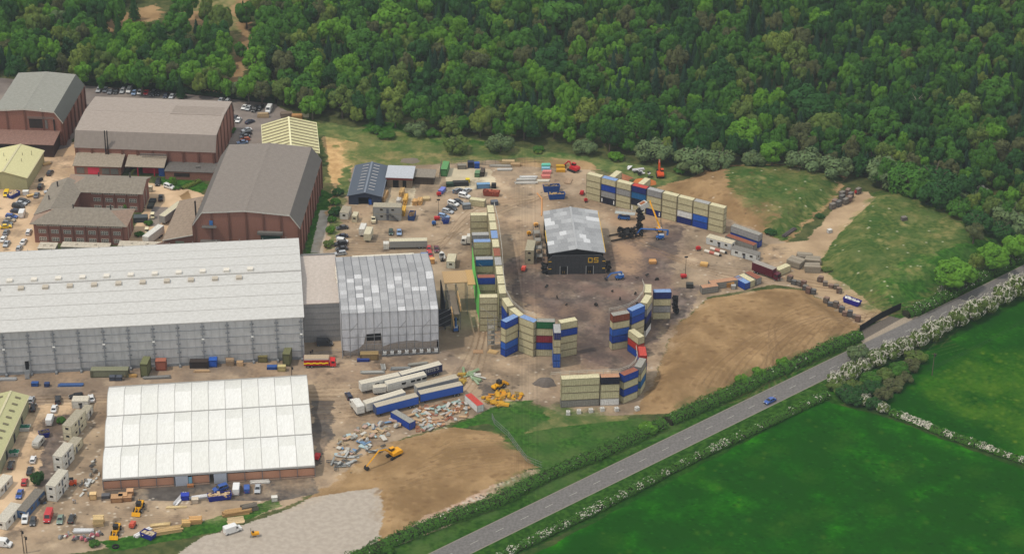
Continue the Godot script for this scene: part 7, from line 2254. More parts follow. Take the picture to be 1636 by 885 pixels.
		if m > 0.2 and q < 0.5:
			kind = "conifer"
			tn = ["blue-green", "deep green", "dark green"][rng.randi() % 3]
			r = rng.randf_range(3.2, 4.4)
		elif m > 0.02 and q < 0.22:
			kind = "conifer"
			tn = ["blue-green", "deep green"][rng.randi() % 2]
			r = rng.randf_range(3.0, 4.0)
		else:
			kind = ["round", "oak", "tall", "round", "thin"][rng.randi() % 5]
			tn = ["mid green", "mid green", "dark green", "bright green", "mid green", "olive", "dark green", "bright green", "mid green", "yellow-green", "mid green", "brownish", "bright green", "mid green"][rng.randi() % 14]
			if p.x > 60.0 and tn in ["bright green", "yellow-green"] and rng.randf() < 0.6: tn = "dark green"
		var ok := true
		var ci := Vector2i(int(p.x / 6.0), int(p.y / 6.0))
		for i in range(-2, 3):
			for j in range(-2, 3):
				for o in cell.get(ci + Vector2i(i, j), []):
					if Vector2(o[0], o[1]).distance_to(p) < (o[2] + r) * (0.58 if o[2] < 5.0 else 0.66):
						ok = false
		if not ok: continue
		var t := [p.x, p.y, r, r * (4.2 if kind == "conifer" else rng.randf_range(2.4, 3.3)), kind, tn]
		if kind == "conifer": t[3] = clampf(t[3] * 0.74, 9.0, 13.0)
		spots.append(t)
		if not cell.has(ci): cell[ci] = []
		cell[ci].append(t)
	# the 300 that show largest are trees of their own, the rest one mass per kind
	var eye := Vector3(0, 353, 740)
	var rank := []
	for k in spots.size():
		var s: Array = spots[k]
		var d := eye.distance_to(Vector3(s[0], 6, s[1]))
		rank.append([s[2] * s[3] / (d * d) * (3.0 if k < big.size() else 1.0), k])
	rank.sort_custom(func(a, b): return a[0] > b[0])
	var rest := {}
	var named := []
	for i in rank.size():
		var s: Array = spots[rank[i][1]]
		if i < 236:
			var o := plant("pine_tree" if s[4] == "conifer" else "broadleaf_tree", s[4], s[5], s[0], s[1], s[2], s[3])
			named.append([o, s])
		else:
			var key: String = s[4]
			if not rest.has(key): rest[key] = []
			rest[key].append(s)
	named.sort_custom(func(a, b): return a[1][0] / (740.0 - a[1][1]) < b[1][0] / (740.0 - b[1][1]))
	var count := {}
	var ordinals := ["first", "second", "third", "fourth", "fifth", "sixth", "seventh", "eighth", "ninth", "tenth", "eleventh", "twelfth", "thirteenth", "fourteenth", "fifteenth", "sixteenth", "seventeenth", "eighteenth", "nineteenth", "twentieth"]
	for e in named:
		var s: Array = e[1]
		var px: float = s[0] / (740.0 - s[1]) * 740.0
		var sector := "behind the brick hangars" if px < -95 else "behind the small sheds" if px < -25 else "behind the far yard" if px < 45 else "behind the back wall" if px < 110 else "above the grassy banks"
		var edge := 999.0
		for w in wood.size() - 2:
			var a := wood[w]
			var b := wood[w + 1]
			edge = minf(edge, Geometry2D.get_closest_point_to_segment(Vector2(s[0], s[1]), a, b).distance_to(Vector2(s[0], s[1])))
		var band := "at wood's edge" if edge < 14 else "mid-wood" if edge < 60 else "deep in the wood"
		var nm := "conifer" if s[4] == "conifer" else "tree"
		var key := "%s %s %s %s" % [s[5], nm, band, sector]
		var n: int = count.get(key, 0)
		count[key] = n + 1
		tag(e[0], "%s %s %s from left, %s %s" % [ordinals[mini(n, 19)], s[5], nm, band, sector], "tree", "trees of the wood")
	for key in rest:
		var list: Array = rest[key]
		for variant in crowns[key].size():
			var mine := list.filter(func(s): return int(absf(s[0] * 13.7 + s[1] * 7.1)) % (crowns[key] as Array).size() == variant)
			if mine.is_empty(): continue
			var mm := MultiMesh.new()
			mm.transform_format = MultiMesh.TRANSFORM_3D
			mm.use_colors = true
			mm.mesh = crowns[key][variant]
			mm.instance_count = mine.size()
			var tall := {"oak": 1.85, "tall": 2.4, "round": 2.0, "bush": 1.35, "thin": 2.25, "conifer": 2.6}[key] as float
			for i in mine.size():
				var s: Array = mine[i]
				mm.set_instance_transform(i, Transform3D(Basis(Vector3.UP, s[0] * 9.1).scaled_local(Vector3(s[2], s[3] / tall, s[2])), Vector3(s[0], 0, s[1])))
				var t: Array = TREE_TONES[s[5]]
				mm.set_instance_color(i, K(t[0], t[1], t[2] + 6, 1.1).srgb_to_linear())
			var o := MultiMeshInstance3D.new()
			o.name = numbered("woodland")
			o.multimesh = mm
			o.material_override = leaf_mat_plain()
			add_child(o)
			tag(o, "%s crowns massed deep in the wood" % {"oak": "broad", "tall": "tall", "round": "rounded", "bush": "low", "thin": "thin brownish", "conifer": "pointed conifer"}[key], "woodland", "the wood's farther trees", "stuff")
	# bare dead branches standing out of the canopy
	var st := nb()
	for k in 9:
		var a := k * 0.9
		bar(st, Vector3(0, 9, 0), Vector3(cos(a) * 2.4, 11.0 + 1.6 * sin(k * 2.0), sin(a) * 2.4), 0.09, 0.03, 5)
	bar(st, Vector3(0, 0, 0), Vector3(0, 9.4, 0), 0.3, 0.16, 6)
	var dead := put("dead_tree", st, mat(K(150, 142, 126), 0.9, ""))
	dead.position = Vector3(V(164.02,-48.1).x, 0, V(164.02,-48.1).y)
	tag(dead, "bare pale dead tree showing among the dark crowns on the right", "tree")

func leaf_mat_plain() -> StandardMaterial3D:
	var m: StandardMaterial3D = leaf_mat("mid green").duplicate()
	m.albedo_color = Color.WHITE
	return m

func build_shrubs() -> void:
	# willows and scrub along the wood's foot, then the roadside trees and the thicket: place, radius, height, tone, label
	var list := [
		[V(-22.73,-14.5), 5.8, 7.0, "olive", "round pale olive willow left of the pair on the rough grass"], [V(-4.99,-15.53), 6.2, 7.5, "grey-green", "round grey-green willow right of the pair on the rough grass"], [V(28.41,-14.02), 5.2, 6.0, "grey-green", "low grey willow alone behind the far yard's red excavator"],
		[V(55.47,-8.49), 8.2, 9.0, "grey-green", "large grey willow behind the buttresses of the back wall"], [V(45.82,-15.81), 4.6, 7.5, "mid green", "green bush left of the large grey willow"], [V(-24.21,-31.34), 6.4, 8.0, "olive", "wide olive willow at the wood's foot behind the pair"], [V(-39.19,-29.53), 5.0, 6.0, "grey-green", "grey-green bush at the wood's foot left of the pole"],
		[V(69.89,-0.27), 8.6, 9.0, "grey-green", "large willow behind the orange excavator"], [V(80.11,-0.52), 7.0, 8.5, "grey-green", "second willow right of the orange excavator"], [V(94.08,-1.27), 5.6, 7.0, "grey-green", "small pale willow above the brown plateau"], [V(112.57,2.08), 8.0, 8.5, "grey-green", "broad grey willow above the bank's top edge"], [V(124.04,5.17), 7.4, 8.5, "grey-green", "grey willow at the corner of the bank"],
		[V(136.38,1.49), 5.6, 8.0, "dark green", "dark bush right of the bank's corner willow"], [V(143.68,11.78), 9.0, 11, "grey-green", "pale leading willow of the big clump above the track"], [V(149.62,22.55), 9.2, 11, "mid green", "middle willow of the big clump above the track"], [V(160.43,17.41), 9.0, 12, "dark green", "rear willow of the big clump above the track"], [V(158.71,35.61), 8.4, 11, "dark green", "near right willow of the big clump above the track"],
		[V(168.95,31.25), 6.0, 9, "grey-green", "grey bush right of the big willow clump"], [V(175.98,37.37), 7.0, 9, "mid green", "green bush among the scrub on the far right"], [V(182.6,44.96), 7.6, 9, "grey-green", "grey scrub at the right edge of the wood"], [V(164.24,44.94), 5.0, 5.5, "mid green", "low green scrub below the willow clump"], [V(169.29,54.93), 6.0, 6.5, "dark green", "dark scrub on the far slope of the hill"], [V(178.07,56.72), 6.0, 6.5, "dark green", "dark scrub right of the far slope"], [V(178.37,19.38), 3.4, 4.0, "white-blossomed", "small white flowering bush among the right-hand scrub"], [V(187.5,52.45), 7.0, 9, "grey-green", "scrub cut by the right edge of the picture"],
		[V(74.14,159.42), 2.6, 3.6, "bright green", "bright green bush on the road hedge, left of three"], [V(80.35,154.62), 2.6, 3.4, "bright green", "bright green bush on the road hedge, middle of three"], [V(88.79,147.72), 2.4, 3.0, "bright green", "bright green bush on the road hedge, right of three"], [V(67.7,165.59), 2.0, 2.4, "yellow-green", "low yellow-green bush on the road hedge below the earth mound"], [V(42.71,188.75), 3.2, 3.0, "bright green", "broad bright green bush at the hedge below the lower wall"], [V(114.1,144.11), 4.2, 6.4, "grey-green", "round grey-green willow standing at the road's near side by the gateway"],
		[V(-65.99,25.92), 2.4, 3.4, "dark green", "dark bush at the blue shed's far left corner"], [V(-66.31,33.89), 2.2, 3.0, "mid green", "bush half way down the blue shed's left side"], [V(-66.12,42.21), 2.6, 3.6, "dark green", "dark bush near the blue shed's front left corner"], [V(-66.61,47.78), 1.8, 2.6, "mid green", "small bush above the parked column of cars"], [V(-66.59,56.44), 1.9, 3.0, "bright green", "bush beside the topmost car of the column"], [V(-66.39,67.29), 2.2, 2.6, "olive", "dry bush at the path's end by the link block"],
		[V(-55.4,-31.71), 3.0, 3.0, "mid green", "low bush on the rough grass right of the sandy strip"], [V(-50.61,-27.01), 4.0, 2.6, "mid green", "spreading low bush on the rough grass"], [V(-32.66,-28.77), 3.2, 3.2, "mid green", "low bush below the wood's foot left of the willow pair"], [V(-15.23,-33.44), 3.2, 4.0, "grey-green", "bush between the two willows at the wood's foot"], [V(9.84,-15.52), 2.6, 2.4, "mid green", "low bush left of a yellow gorse"], [V(9.96,-13.68), 1.5, 1.4, "yellow-green", "yellow flowering gorse bush on the bank behind the far yard"], [V(40.43,-8.26), 3.6, 3.4, "bright green", "bright low bush left of the back wall's scrap"], [V(65,2.57), 3.0, 2.6, "mid green", "low bush right of the orange excavator"],
		[V(-139.5,187.16), 1.6, 2.4, "mid green", "small green bush beside the upper stacked cabins"], [V(-140.27,220.23), 2.2, 4.6, "dark green", "tall dark green bush on the concrete lot by the red hatchback"], [V(-117.75,251.27), 1.8, 2.0, "mid green", "small bush on the scrap line at the bottom left"], [V(-129.52,19.3), 1.7, 4.4, "bright green", "small bright round tree in the courtyard"], [V(-127.86,21.6), 1.6, 1.2, "mid green", "low bush by the courtyard's white four-by-four"], [V(-133.82,51.49), 1.8, 1.8, "mid green", "bush by the office wing's bike shelter"], [V(-135.58,60.54), 2.0, 1.8, "mid green", "bush at the front office wing's right end"], [V(-150.27,38.49), 1.2, 4.0, "bright green", "small tree inside the office courtyard, left one"], [V(-143.92,40.94), 1.0, 3.4, "bright green", "small tree inside the office courtyard, right one"], [V(-113.52,-30.23), 2.4, 2.2, "mid green", "low bush against the middle hangar's right gable"], [V(114.27,39.63), 2.0, 1.4, "dark green", "dark scrub on the bank left of the track"], [V(94.62,53.76), 2.6, 1.6, "dark green", "dark scrub at the foot of the bank"], [V(111.74,81.65), 2.2, 1.4, "olive", "dry scrub on the hill's left toe"],
		[V(-34.19,253.66), 2.0, 2.4, "mid green", "bush at the bottom end of the road hedge"], [V(14.12,212.16), 2.0, 2.0, "olive", "olive bush on the road hedge below the wire fence"],
	]
	for e in list:
		var o := plant("shrub", "bush", e[3], e[0].x, e[0].y, e[1], e[2] * 1.0, "shrub")
		o.set_meta("label", e[4])
	# oaks by the road
	for e in [[V(154.14,95.34), 8.0, 12, "bright green", "large bright green oak on the hill's corner beside the road"], [V(170.65,81.04), 6.6, 11, "bright green", "bright green oak beyond the large roadside oak"], [V(180.88,72.22), 6.2, 11, "bright green", "bright oak cut by the right edge above the road"], [V(164.48,82.13), 3.6, 8, "yellow-green", "narrow yellow-green tree between the two roadside oaks"], [V(166.31,65.33), 4.6, 8, "brownish", "brownish thin tree behind the roadside oaks"]]:
		var o := plant("broadleaf_tree", "oak" if e[1] > 5.0 else "thin", e[3], e[0].x, e[0].y, e[1], e[2] * 1.0)
		o.set_meta("label", e[4])
	# flowering hawthorns beyond the road, counted up the road from the thicket
	var th := [V(104.47,160.06), V(109.44,156.07), V(114.57,151.25), V(119.64,147.17), V(124.84,142.63), V(130.02,138.46), V(135.26,134.24), V(140.7,129.14), V(145.66,124.43), V(151,120.49), V(157.06,115.2), V(163.12,110.27), V(169.52,103.95), V(175.31,98.9), V(181.26,93.33)]
	var ord := ["first", "second", "third", "fourth", "fifth", "sixth", "seventh", "eighth", "ninth", "tenth", "eleventh", "twelfth", "thirteenth", "fourteenth", "fifteenth"]
	for k in th.size():
		var r := 3.0 + 0.1 * k + 0.5 * sin(k * 2.1)
		var o := hawthorn("%s flowering hawthorn up the road from the blossoming thicket" % ord[k], th[k].x, th[k].y, r, r * 1.75)
		o.set_meta("group", "flowering hawthorns along the road")
	hawthorn("white hawthorn in front of the thicket, left of two", V(112.62,171.23).x, V(112.62,171.23).y, 2.3, 3.6)
	hawthorn("white hawthorn at the thicket's tip, right of two", V(117.32,175.61).x, V(117.32,175.61).y, 2.3, 3.4)
	hawthorn("small white hawthorn at the foot of the large roadside oak", V(149.95,97.18).x, V(149.95,97.18).y, 1.8, 3.0)
	# the thicket in the angle of the two meadows
	var thick := [[1338, 618, "olive"], [1352, 628, "dark green"], [1366, 616, "olive"], [1378, 627, "dark green"], [1392, 604, "mid green"], [1398, 622, "dark green"], [1414, 598, "olive"], [1412, 630, "brownish"], [1428, 612, "brownish"], [1436, 592, "mid green"], [1446, 604, "brownish"], [1456, 584, "brownish"], [1464, 570, "olive"], [1366, 640, "dark green"], [1396, 648, "dark green"]]
	var tp := [V(104.57,163.04), V(106.87,166.81), V(110.3,162.16), V(112.12,166.33), V(116.21,157.4), V(116.41,164.34), V(121.02,154.96), V(118.64,168.09), V(122.9,161.14), V(125.86,152.51), V(127.15,157.18), V(130.45,149.25), V(133,143.6), V(109.15,170.55), V(115.07,173.42)]
	for k in tp.size():
		var o := plant("shrub", "bush", thick[k][2], tp[k].x, tp[k].y, 3.6 + 0.6 * sin(k * 1.7), 3.8 + 0.6 * sin(k * 2.9), "shrub")
		tag(o, "%s %s bush of the thicket between the two meadows, from the left" % [ord[k], thick[k][2]], "shrub", "bushes of the thicket")
	hedge("dark clipped hedge between the car park and the wood", P([-182,-76.9,-157.8,-74.3,-136.1,-68.9,-117.2,-64.2,-98.5,-59.6]), 3.0, 2.6, "deep green", 0.0, 8.0)
	hedge("long green roadside hedge below the earth pad and lower wall", P([-44.5,257.8,-31,246.8,-20.6,239.2,-4.4,228.8,6.6,218.5,16,210.6,27.6,202.2,37.5,194,47.6,185.2]), 5.2, 2.5, "mid green", 0.008, 7.0)
	hedge("long green roadside hedge below the earth mound", P([49.3,183.7,58,176.2,68.6,167.8,79.5,158.4,90.5,149.9,104.2,138.4,116.3,129.1]), 5.6, 2.8, "mid green", 0.008, 7.0)
	hedge("bright green roadside hedge right of the black gateway screen", P([134.5,114.3,142.3,108.9,150,101.6,163.3,88.7,176.8,76.3,190.5,64.4]), 5.0, 2.8, "mid green", 0.03, 7.0)
	hedge("flowering hedge along the near edge of the road", P([-5.8,258.3,8.3,246.1,23,233.7,36.2,221.9,50,209.3,64.2,197.3,80.9,183.5,101,166.8]), 3.0, 2.0, "mid green", 0.13, 9.0)
	hedge("white-flowering hedge dividing the two meadows", P([119.8,176.9,127.8,183.3,136.3,190.3,146.6,197.2,159.9,206.6]), 3.0, 2.0, "mid green", 0.4, 9.0)
	hedge("low yellow-tipped clipped hedge in the courtyard", P([-125.8,21.6,-122.8,18.8,-120,14.9]), 2.2, 1.0, "yellow-green", 0.0, 14.0)

func hawthorn(label: String, x: float, z: float, r: float, h: float) -> Node3D:
	var o := plant("hawthorn", "bush", "olive", x, z, r, h, "hawthorn")
	if not crowns.has("blossom"):
		var l := leaves(777)
		for k in 2600:
			var d := rdir(l.r)
			if d.y < -0.15: d.y *= -1
			var bump := 0.9 + 0.16 * sin(d.x * 7.0 + 1.0) * sin(d.z * 6.0) + 0.1 * sin(d.y * 9.0)
			if sin(d.x * 11.0) * sin(d.z * 12.0 + 2.0) < -0.1 or l.r.randf() < 0.25: continue
			l.leaf(Vector3(d.x * 1.02, 0.6 + d.y * 0.74, d.z * 1.02) * Vector3(bump, bump, bump), d, 0.04 * l.r.randf_range(0.6, 1.3), Color.WHITE * l.r.randf_range(0.85, 1.1))
		crowns.blossom = [l.mesh()]
	inst("blossom", crowns.blossom[0], leaf_mat("white-blossomed"), o)
	o.set_meta("label", label)
	return o

func hedge(label: String, pts: Array, width: float, height: float, tone_name: String, blossom: float, density: float) -> void:
	var o := Node3D.new()
	o.name = numbered("hedge")
	add_child(o)
	tag(o, label, "hedge")
	var l := leaves(int(pts[0].x * 31.0) + 5000)
	var w := leaves(int(pts[0].x * 17.0) + 9000)
	var bump := noise(0.35, 3, 88)
	for i in pts.size() - 1:
		var a: Vector2 = pts[i]
		var b: Vector2 = pts[i + 1]
		var side := (b - a).normalized().orthogonal()
		for k in int((b - a).length() * density * 1.35 * (width + 2.0 * height)):
			var p := a.lerp(b, l.r.randf())
			var big := 1.0 + 0.34 * bump.get_noise_2d(p.x, p.y) + 0.3 * bump.get_noise_2d(p.x * 0.2, p.y * 0.2)
			var t := l.r.randf_range(-1.0, 1.0)
			var ang := t * 1.75
			var out := Vector3(side.x * sin(ang), cos(ang), side.y * sin(ang))
			var f := l.r.randf_range(0.82, 1.05) * big
			var q := Vector3(p.x + side.x * sin(ang) * width * 0.5 * f, maxf(0.1, height * (0.35 + 0.65 * cos(ang)) * f), p.y + side.y * sin(ang) * width * 0.5 * f)
			q.y += gh(p.x, p.y) * 0.6
			var g := l.r.randf_range(0.75, 1.2) * (1.0 + 0.3 * bump.get_noise_2d(p.x * 0.6 + 50, p.y * 0.6))
			if blossom > 0.0 and t > -0.75 and l.r.randf() < blossom * 2.2 * smoothstep(-0.15, 0.35, bump.get_noise_2d(p.x * 0.5, p.y * 0.5 + 90)):
				w.leaf(q + out * 0.08, out, 0.24, Color.WHITE * g)
			else:
				l.leaf(q, out, 0.22, Color(g, g, g * 0.9))
	inst("foliage", l.mesh(), leaf_mat(tone_name), o)
	if w.idx.size(): inst("blossom", w.mesh(), leaf_mat("white-blossomed"), o)
	# woody core, so that the hedge is not see-through
	var st := nb()
	for i in pts.size() - 1:
		var m: Vector2 = (pts[i] + pts[i + 1]) / 2.0
		var v: Vector2 = pts[i + 1] - pts[i]
		bx(st, Vector3(m.x, height * 0.3, m.y), Vector3(v.length() + 0.3, height * 0.62, width * 0.6), roty(rad_to_deg(atan2(-v.y, v.x))))
	inst("stems", st.commit(), mat(K(44, 46, 28), 0.95, "fine", 0.5), o)

# ------------------------------------------------------------------ what lies about the yards
func rgb(c: Array, k := 0.9) -> StandardMaterial3D: return mat(K(c[0], c[1], c[2], k), 0.8, "grime", 0.35)

# a stack of boards: each board a piece
func boards(called: String, label: String, category: String, p: Vector2, turn: float, L: float, W: float, H: float, c: Array, group := "", across := 4, layers := 3) -> Node3D:
	var o := thing(called, label, category, p.x, p.y, turn, group)
	var bw := W / across
	var bh := H / layers
	for j in layers:
		for i in across:
			var t := rng.randf_range(0.86, 1.08)
			var st := one(Vector3(rng.randf_range(-0.04, 0.04) * L, bh * (j + 0.5), -W / 2 + bw * (i + 0.5)), Vector3(L * rng.randf_range(0.86, 1.0), bh * 0.9, bw * 0.9), roty(rng.randf_range(-2, 2)))
			put("board", st, rgb([int(c[0] * t), int(c[1] * t), int(c[2] * t)]), o)
	return o

# a crate or bale: panels, battens and a lid
func crate(called: String, label: String, category: String, p: Vector2, turn: float, L: float, W: float, H: float, c: Array, group := "", y := -1000.0) -> Node3D:
	var o := thing(called, label, category, p.x, p.y, turn, group, y)
	put("body", one(Vector3(0, H / 2, 0), Vector3(L * 0.96, H * 0.96, W * 0.96)), rgb(c), o)
	var d := [int(c[0] * 0.78), int(c[1] * 0.76), int(c[2] * 0.74)]
	var st := nb()
	for s: float in [-1.0, 1.0]:
		for t: float in [-1.0, 1.0]: bx(st, Vector3(s * L * 0.47, H / 2, t * W * 0.47), Vector3(L * 0.08, H * 0.98, W * 0.08))
		for h in [0.1, 0.9]:
			bx(st, Vector3(0, H * h, s * W * 0.485), Vector3(L * 0.9, H * 0.1, 0.06))
			bx(st, Vector3(s * L * 0.485, H * h, 0), Vector3(0.06, H * 0.1, W * 0.9))
	put("batten", st, rgb(d), o)
	put("lid", one(Vector3(0, H + 0.02, 0), Vector3(L, 0.08, W)), rgb([mini(c[0] + 14, 250), mini(c[1] + 14, 250), mini(c[2] + 12, 250)]), o)
	return o

# an open skip with sloping ends and its load
func skip(label: String, p: Vector2, turn: float, L: float, H: float, c: Array, filling: Array, group := "") -> void:
	var o := thing("skip", label, "skip", p.x, p.y, turn, group)
	var m := rgb(c)
	for s: float in [-1.0, 1.0]:
		var st := nb()
		prism(st, [Vector2(-L / 2 + 0.4, 0.15), Vector2(L / 2 - 0.4, 0.15), Vector2(L / 2, H), Vector2(-L / 2, H)], s * 1.1 - 0.05, s * 1.1 + 0.05)
		put("side", st, m, o)
		put("end", one(Vector3(s * (L / 2 - 0.2), H / 2 + 0.08, 0), Vector3(0.1, H, 2.2), rotz(-s * rad_to_deg(atan2(0.4, H)))), m, o)
		put("rim", one(Vector3(0, H, s * 1.1), Vector3(L, 0.12, 0.16)), m, o)
		for k in 4: put("rib", one(Vector3(-L * 0.36 + k * L * 0.24, H / 2, s * 1.18), Vector3(0.12, H * 0.9, 0.1)), m, o)
	put("floor", one(Vector3(0, 0.2, 0), Vector3(L - 0.8, 0.08, 2.1)), m, o)
	var st := nb()
	for k in 26:
		bx(st, Vector3(rng.randf_range(-0.42, 0.42) * L, H * 0.65 + rng.randf() * H * 0.4, rng.randf_range(-0.8, 0.8)), Vector3(0.4 + rng.randf() * 0.9, 0.15 + rng.randf() * 0.4, 0.3 + rng.randf() * 0.6), roty(rng.randf() * 180) * rotz(rng.randf_range(-30, 30)))
	bx(st, Vector3(0, H * 0.45, 0), Vector3(L - 0.9, H * 0.5, 2.0))
	put("load", st, rgb(filling), o)

const ORD := ["leftmost", "second", "third", "fourth", "fifth", "sixth", "seventh", "eighth", "ninth", "tenth", "eleventh", "twelfth"]

# single loose pieces thrown about inside an outline: each lies on its own
func strew(called: String, label: String, category: String, group: String, pts: Array, n: int, tones: Array, size: Vector2, tilt := 14.0) -> void:
	var lo := Vector2(1e9, 1e9)
	var hi := -lo
	for p in pts:
		lo = lo.min(p)
		hi = hi.max(p)
	var at := []
	while at.size() < n:
		var p := Vector2(rng.randf_range(lo.x, hi.x), rng.randf_range(lo.y, hi.y))
		if Geometry2D.is_point_in_polygon(p, PackedVector2Array(pts)): at.append(p)
	at.sort_custom(func(a, b): return a.x / (740.0 - a.y) < b.x / (740.0 - b.y))
	for k in n:
		var p: Vector2 = at[k]
		var t: Array = tones[k % tones.size()]
		var L := size.x * rng.randf_range(0.35, 0.9)
		var W := size.y * rng.randf_range(0.3, 0.85)
		var st := nb()
		match t[1]:
			"frame":
				for s: float in [-1.0, 1.0]:
					bx(st, Vector3(0, 0, s * W * 0.45), Vector3(L, 0.22, 0.16))
					bx(st, Vector3(s * L * 0.45, 0, 0), Vector3(0.16, 0.22, W))
				bx(st, Vector3(0, 0.03, 0), Vector3(0.14, 0.2, W))
				bx(st, Vector3(L * 0.22, 0.03, 0), Vector3(0.14, 0.2, W))
			"fold":
				prism(st, [Vector2(-W / 2, 0), Vector2(W / 2, 0), Vector2(W * 0.3, 0.5), Vector2(-W * 0.28, 0.42)], -L / 2, L / 2, Transform3D(roty(90), Vector3.ZERO))
			"lump":
				prism(st, [Vector2(-L / 2, -0.1), Vector2(L / 2, -0.2), Vector2(L * 0.38, 0.5), Vector2(0, 0.9), Vector2(-L * 0.4, 0.4)], -W / 2, W / 2)
			_:
				bx(st, Vector3.ZERO, Vector3(L, 0.14, W))
				bx(st, Vector3(0, 0.1, 0), Vector3(L * 0.96, 0.06, W * 0.94))
		var o := put(called, st, rgb(t[2]))
		o.position = Vector3(p.x, gh(p.x, p.y) + 0.25 + rng.randf() * 0.5, p.y)
		o.rotation_degrees = Vector3(rng.randf_range(-tilt, tilt), rng.randf() * 180, rng.randf_range(-tilt, tilt))
		tag(o, ORD[k / tones.size()] + " " + t[0] + " " + label, category, group)

func fence_line(label: String, pts: Array, h: float, m: Material, gap := 3.4) -> void:
	var o := tag(Node3D.new(), label, "fence") as Node3D
	o.name = numbered("fence")
	add_child(o)
	for i in pts.size() - 1:
		var n := maxi(1, int((pts[i + 1] - pts[i]).length() / gap))
		for k in n:
			var a: Vector2 = pts[i].lerp(pts[i + 1], float(k) / n)
			var b: Vector2 = pts[i].lerp(pts[i + 1], float(k + 1) / n)
			var st := nb()
			for y in [0.2, h * 0.55, h]: bar(st, Vector3(a.x, gh(a.x, a.y) + y, a.y), Vector3(b.x, gh(b.x, b.y) + y, b.y), 0.035, 0.035, 5)
			for q in 9:
				var p := a.lerp(b, q / 9.0)
				bar(st, Vector3(p.x, gh(p.x, p.y), p.y), Vector3(p.x, gh(p.x, p.y) + h, p.y), 0.05 if q == 0 else 0.015, -1, 4)
			put("panel", st, m, o)

func person(label: String, p: Vector2, turn: float, shirt: Array, trousers: Array, stride := 0.12) -> void:
	var o := thing("person", label, "person", p.x, p.y, turn)
	var st := nb()
	for s: float in [-1.0, 1.0]:
		bar(st, Vector3(s * 0.1, 0.9, 0), Vector3(s * 0.11, 0.48, s * stride * 0.6 + 0.03), 0.095, 0.065, 8)
		bar(st, Vector3(s * 0.11, 0.5, s * stride * 0.6 + 0.03), Vector3(s * 0.11, 0.06, s * stride), 0.065, 0.045, 8)
		bx(st, Vector3(s * 0.11, 0.04, s * stride + 0.06), Vector3(0.1, 0.08, 0.27))
	put("trousers", st, rgb(trousers), o)
	st = nb()
	bar(st, Vector3(0, 0.86, 0), Vector3(0, 1.16, 0), 0.155, 0.16, 10)
	bar(st, Vector3(0, 1.16, 0), Vector3(0, 1.46, 0), 0.16, 0.13, 10)
	for s: float in [-1.0, 1.0]:
		bar(st, Vector3(s * 0.16, 1.43, 0), Vector3(s * 0.26, 1.14, -0.02), 0.06, 0.048, 8)
		bar(st, Vector3(s * 0.26, 1.15, -0.02), Vector3(s * 0.25, 0.92, 0.1), 0.046, 0.036, 8)
	put("jacket", st, rgb(shirt), o)
	st = nb()
	bar(st, Vector3(0, 1.44, 0), Vector3(0, 1.56, 0.01), 0.055, 0.055, 8)
	bar(st, Vector3(0, 1.53, 0.02), Vector3(0, 1.66, 0.02), 0.075, 0.1, 10)
	bar(st, Vector3(0, 1.66, 0.02), Vector3(0, 1.78, 0.01), 0.1, 0.05, 10)
	for s: float in [-1.0, 1.0]: bar(st, Vector3(s * 0.25, 0.93, 0.1), Vector3(s * 0.24, 0.8, 0.14), 0.036, 0.025, 6)
	put("body", st, rgb([196, 150, 124]), o)

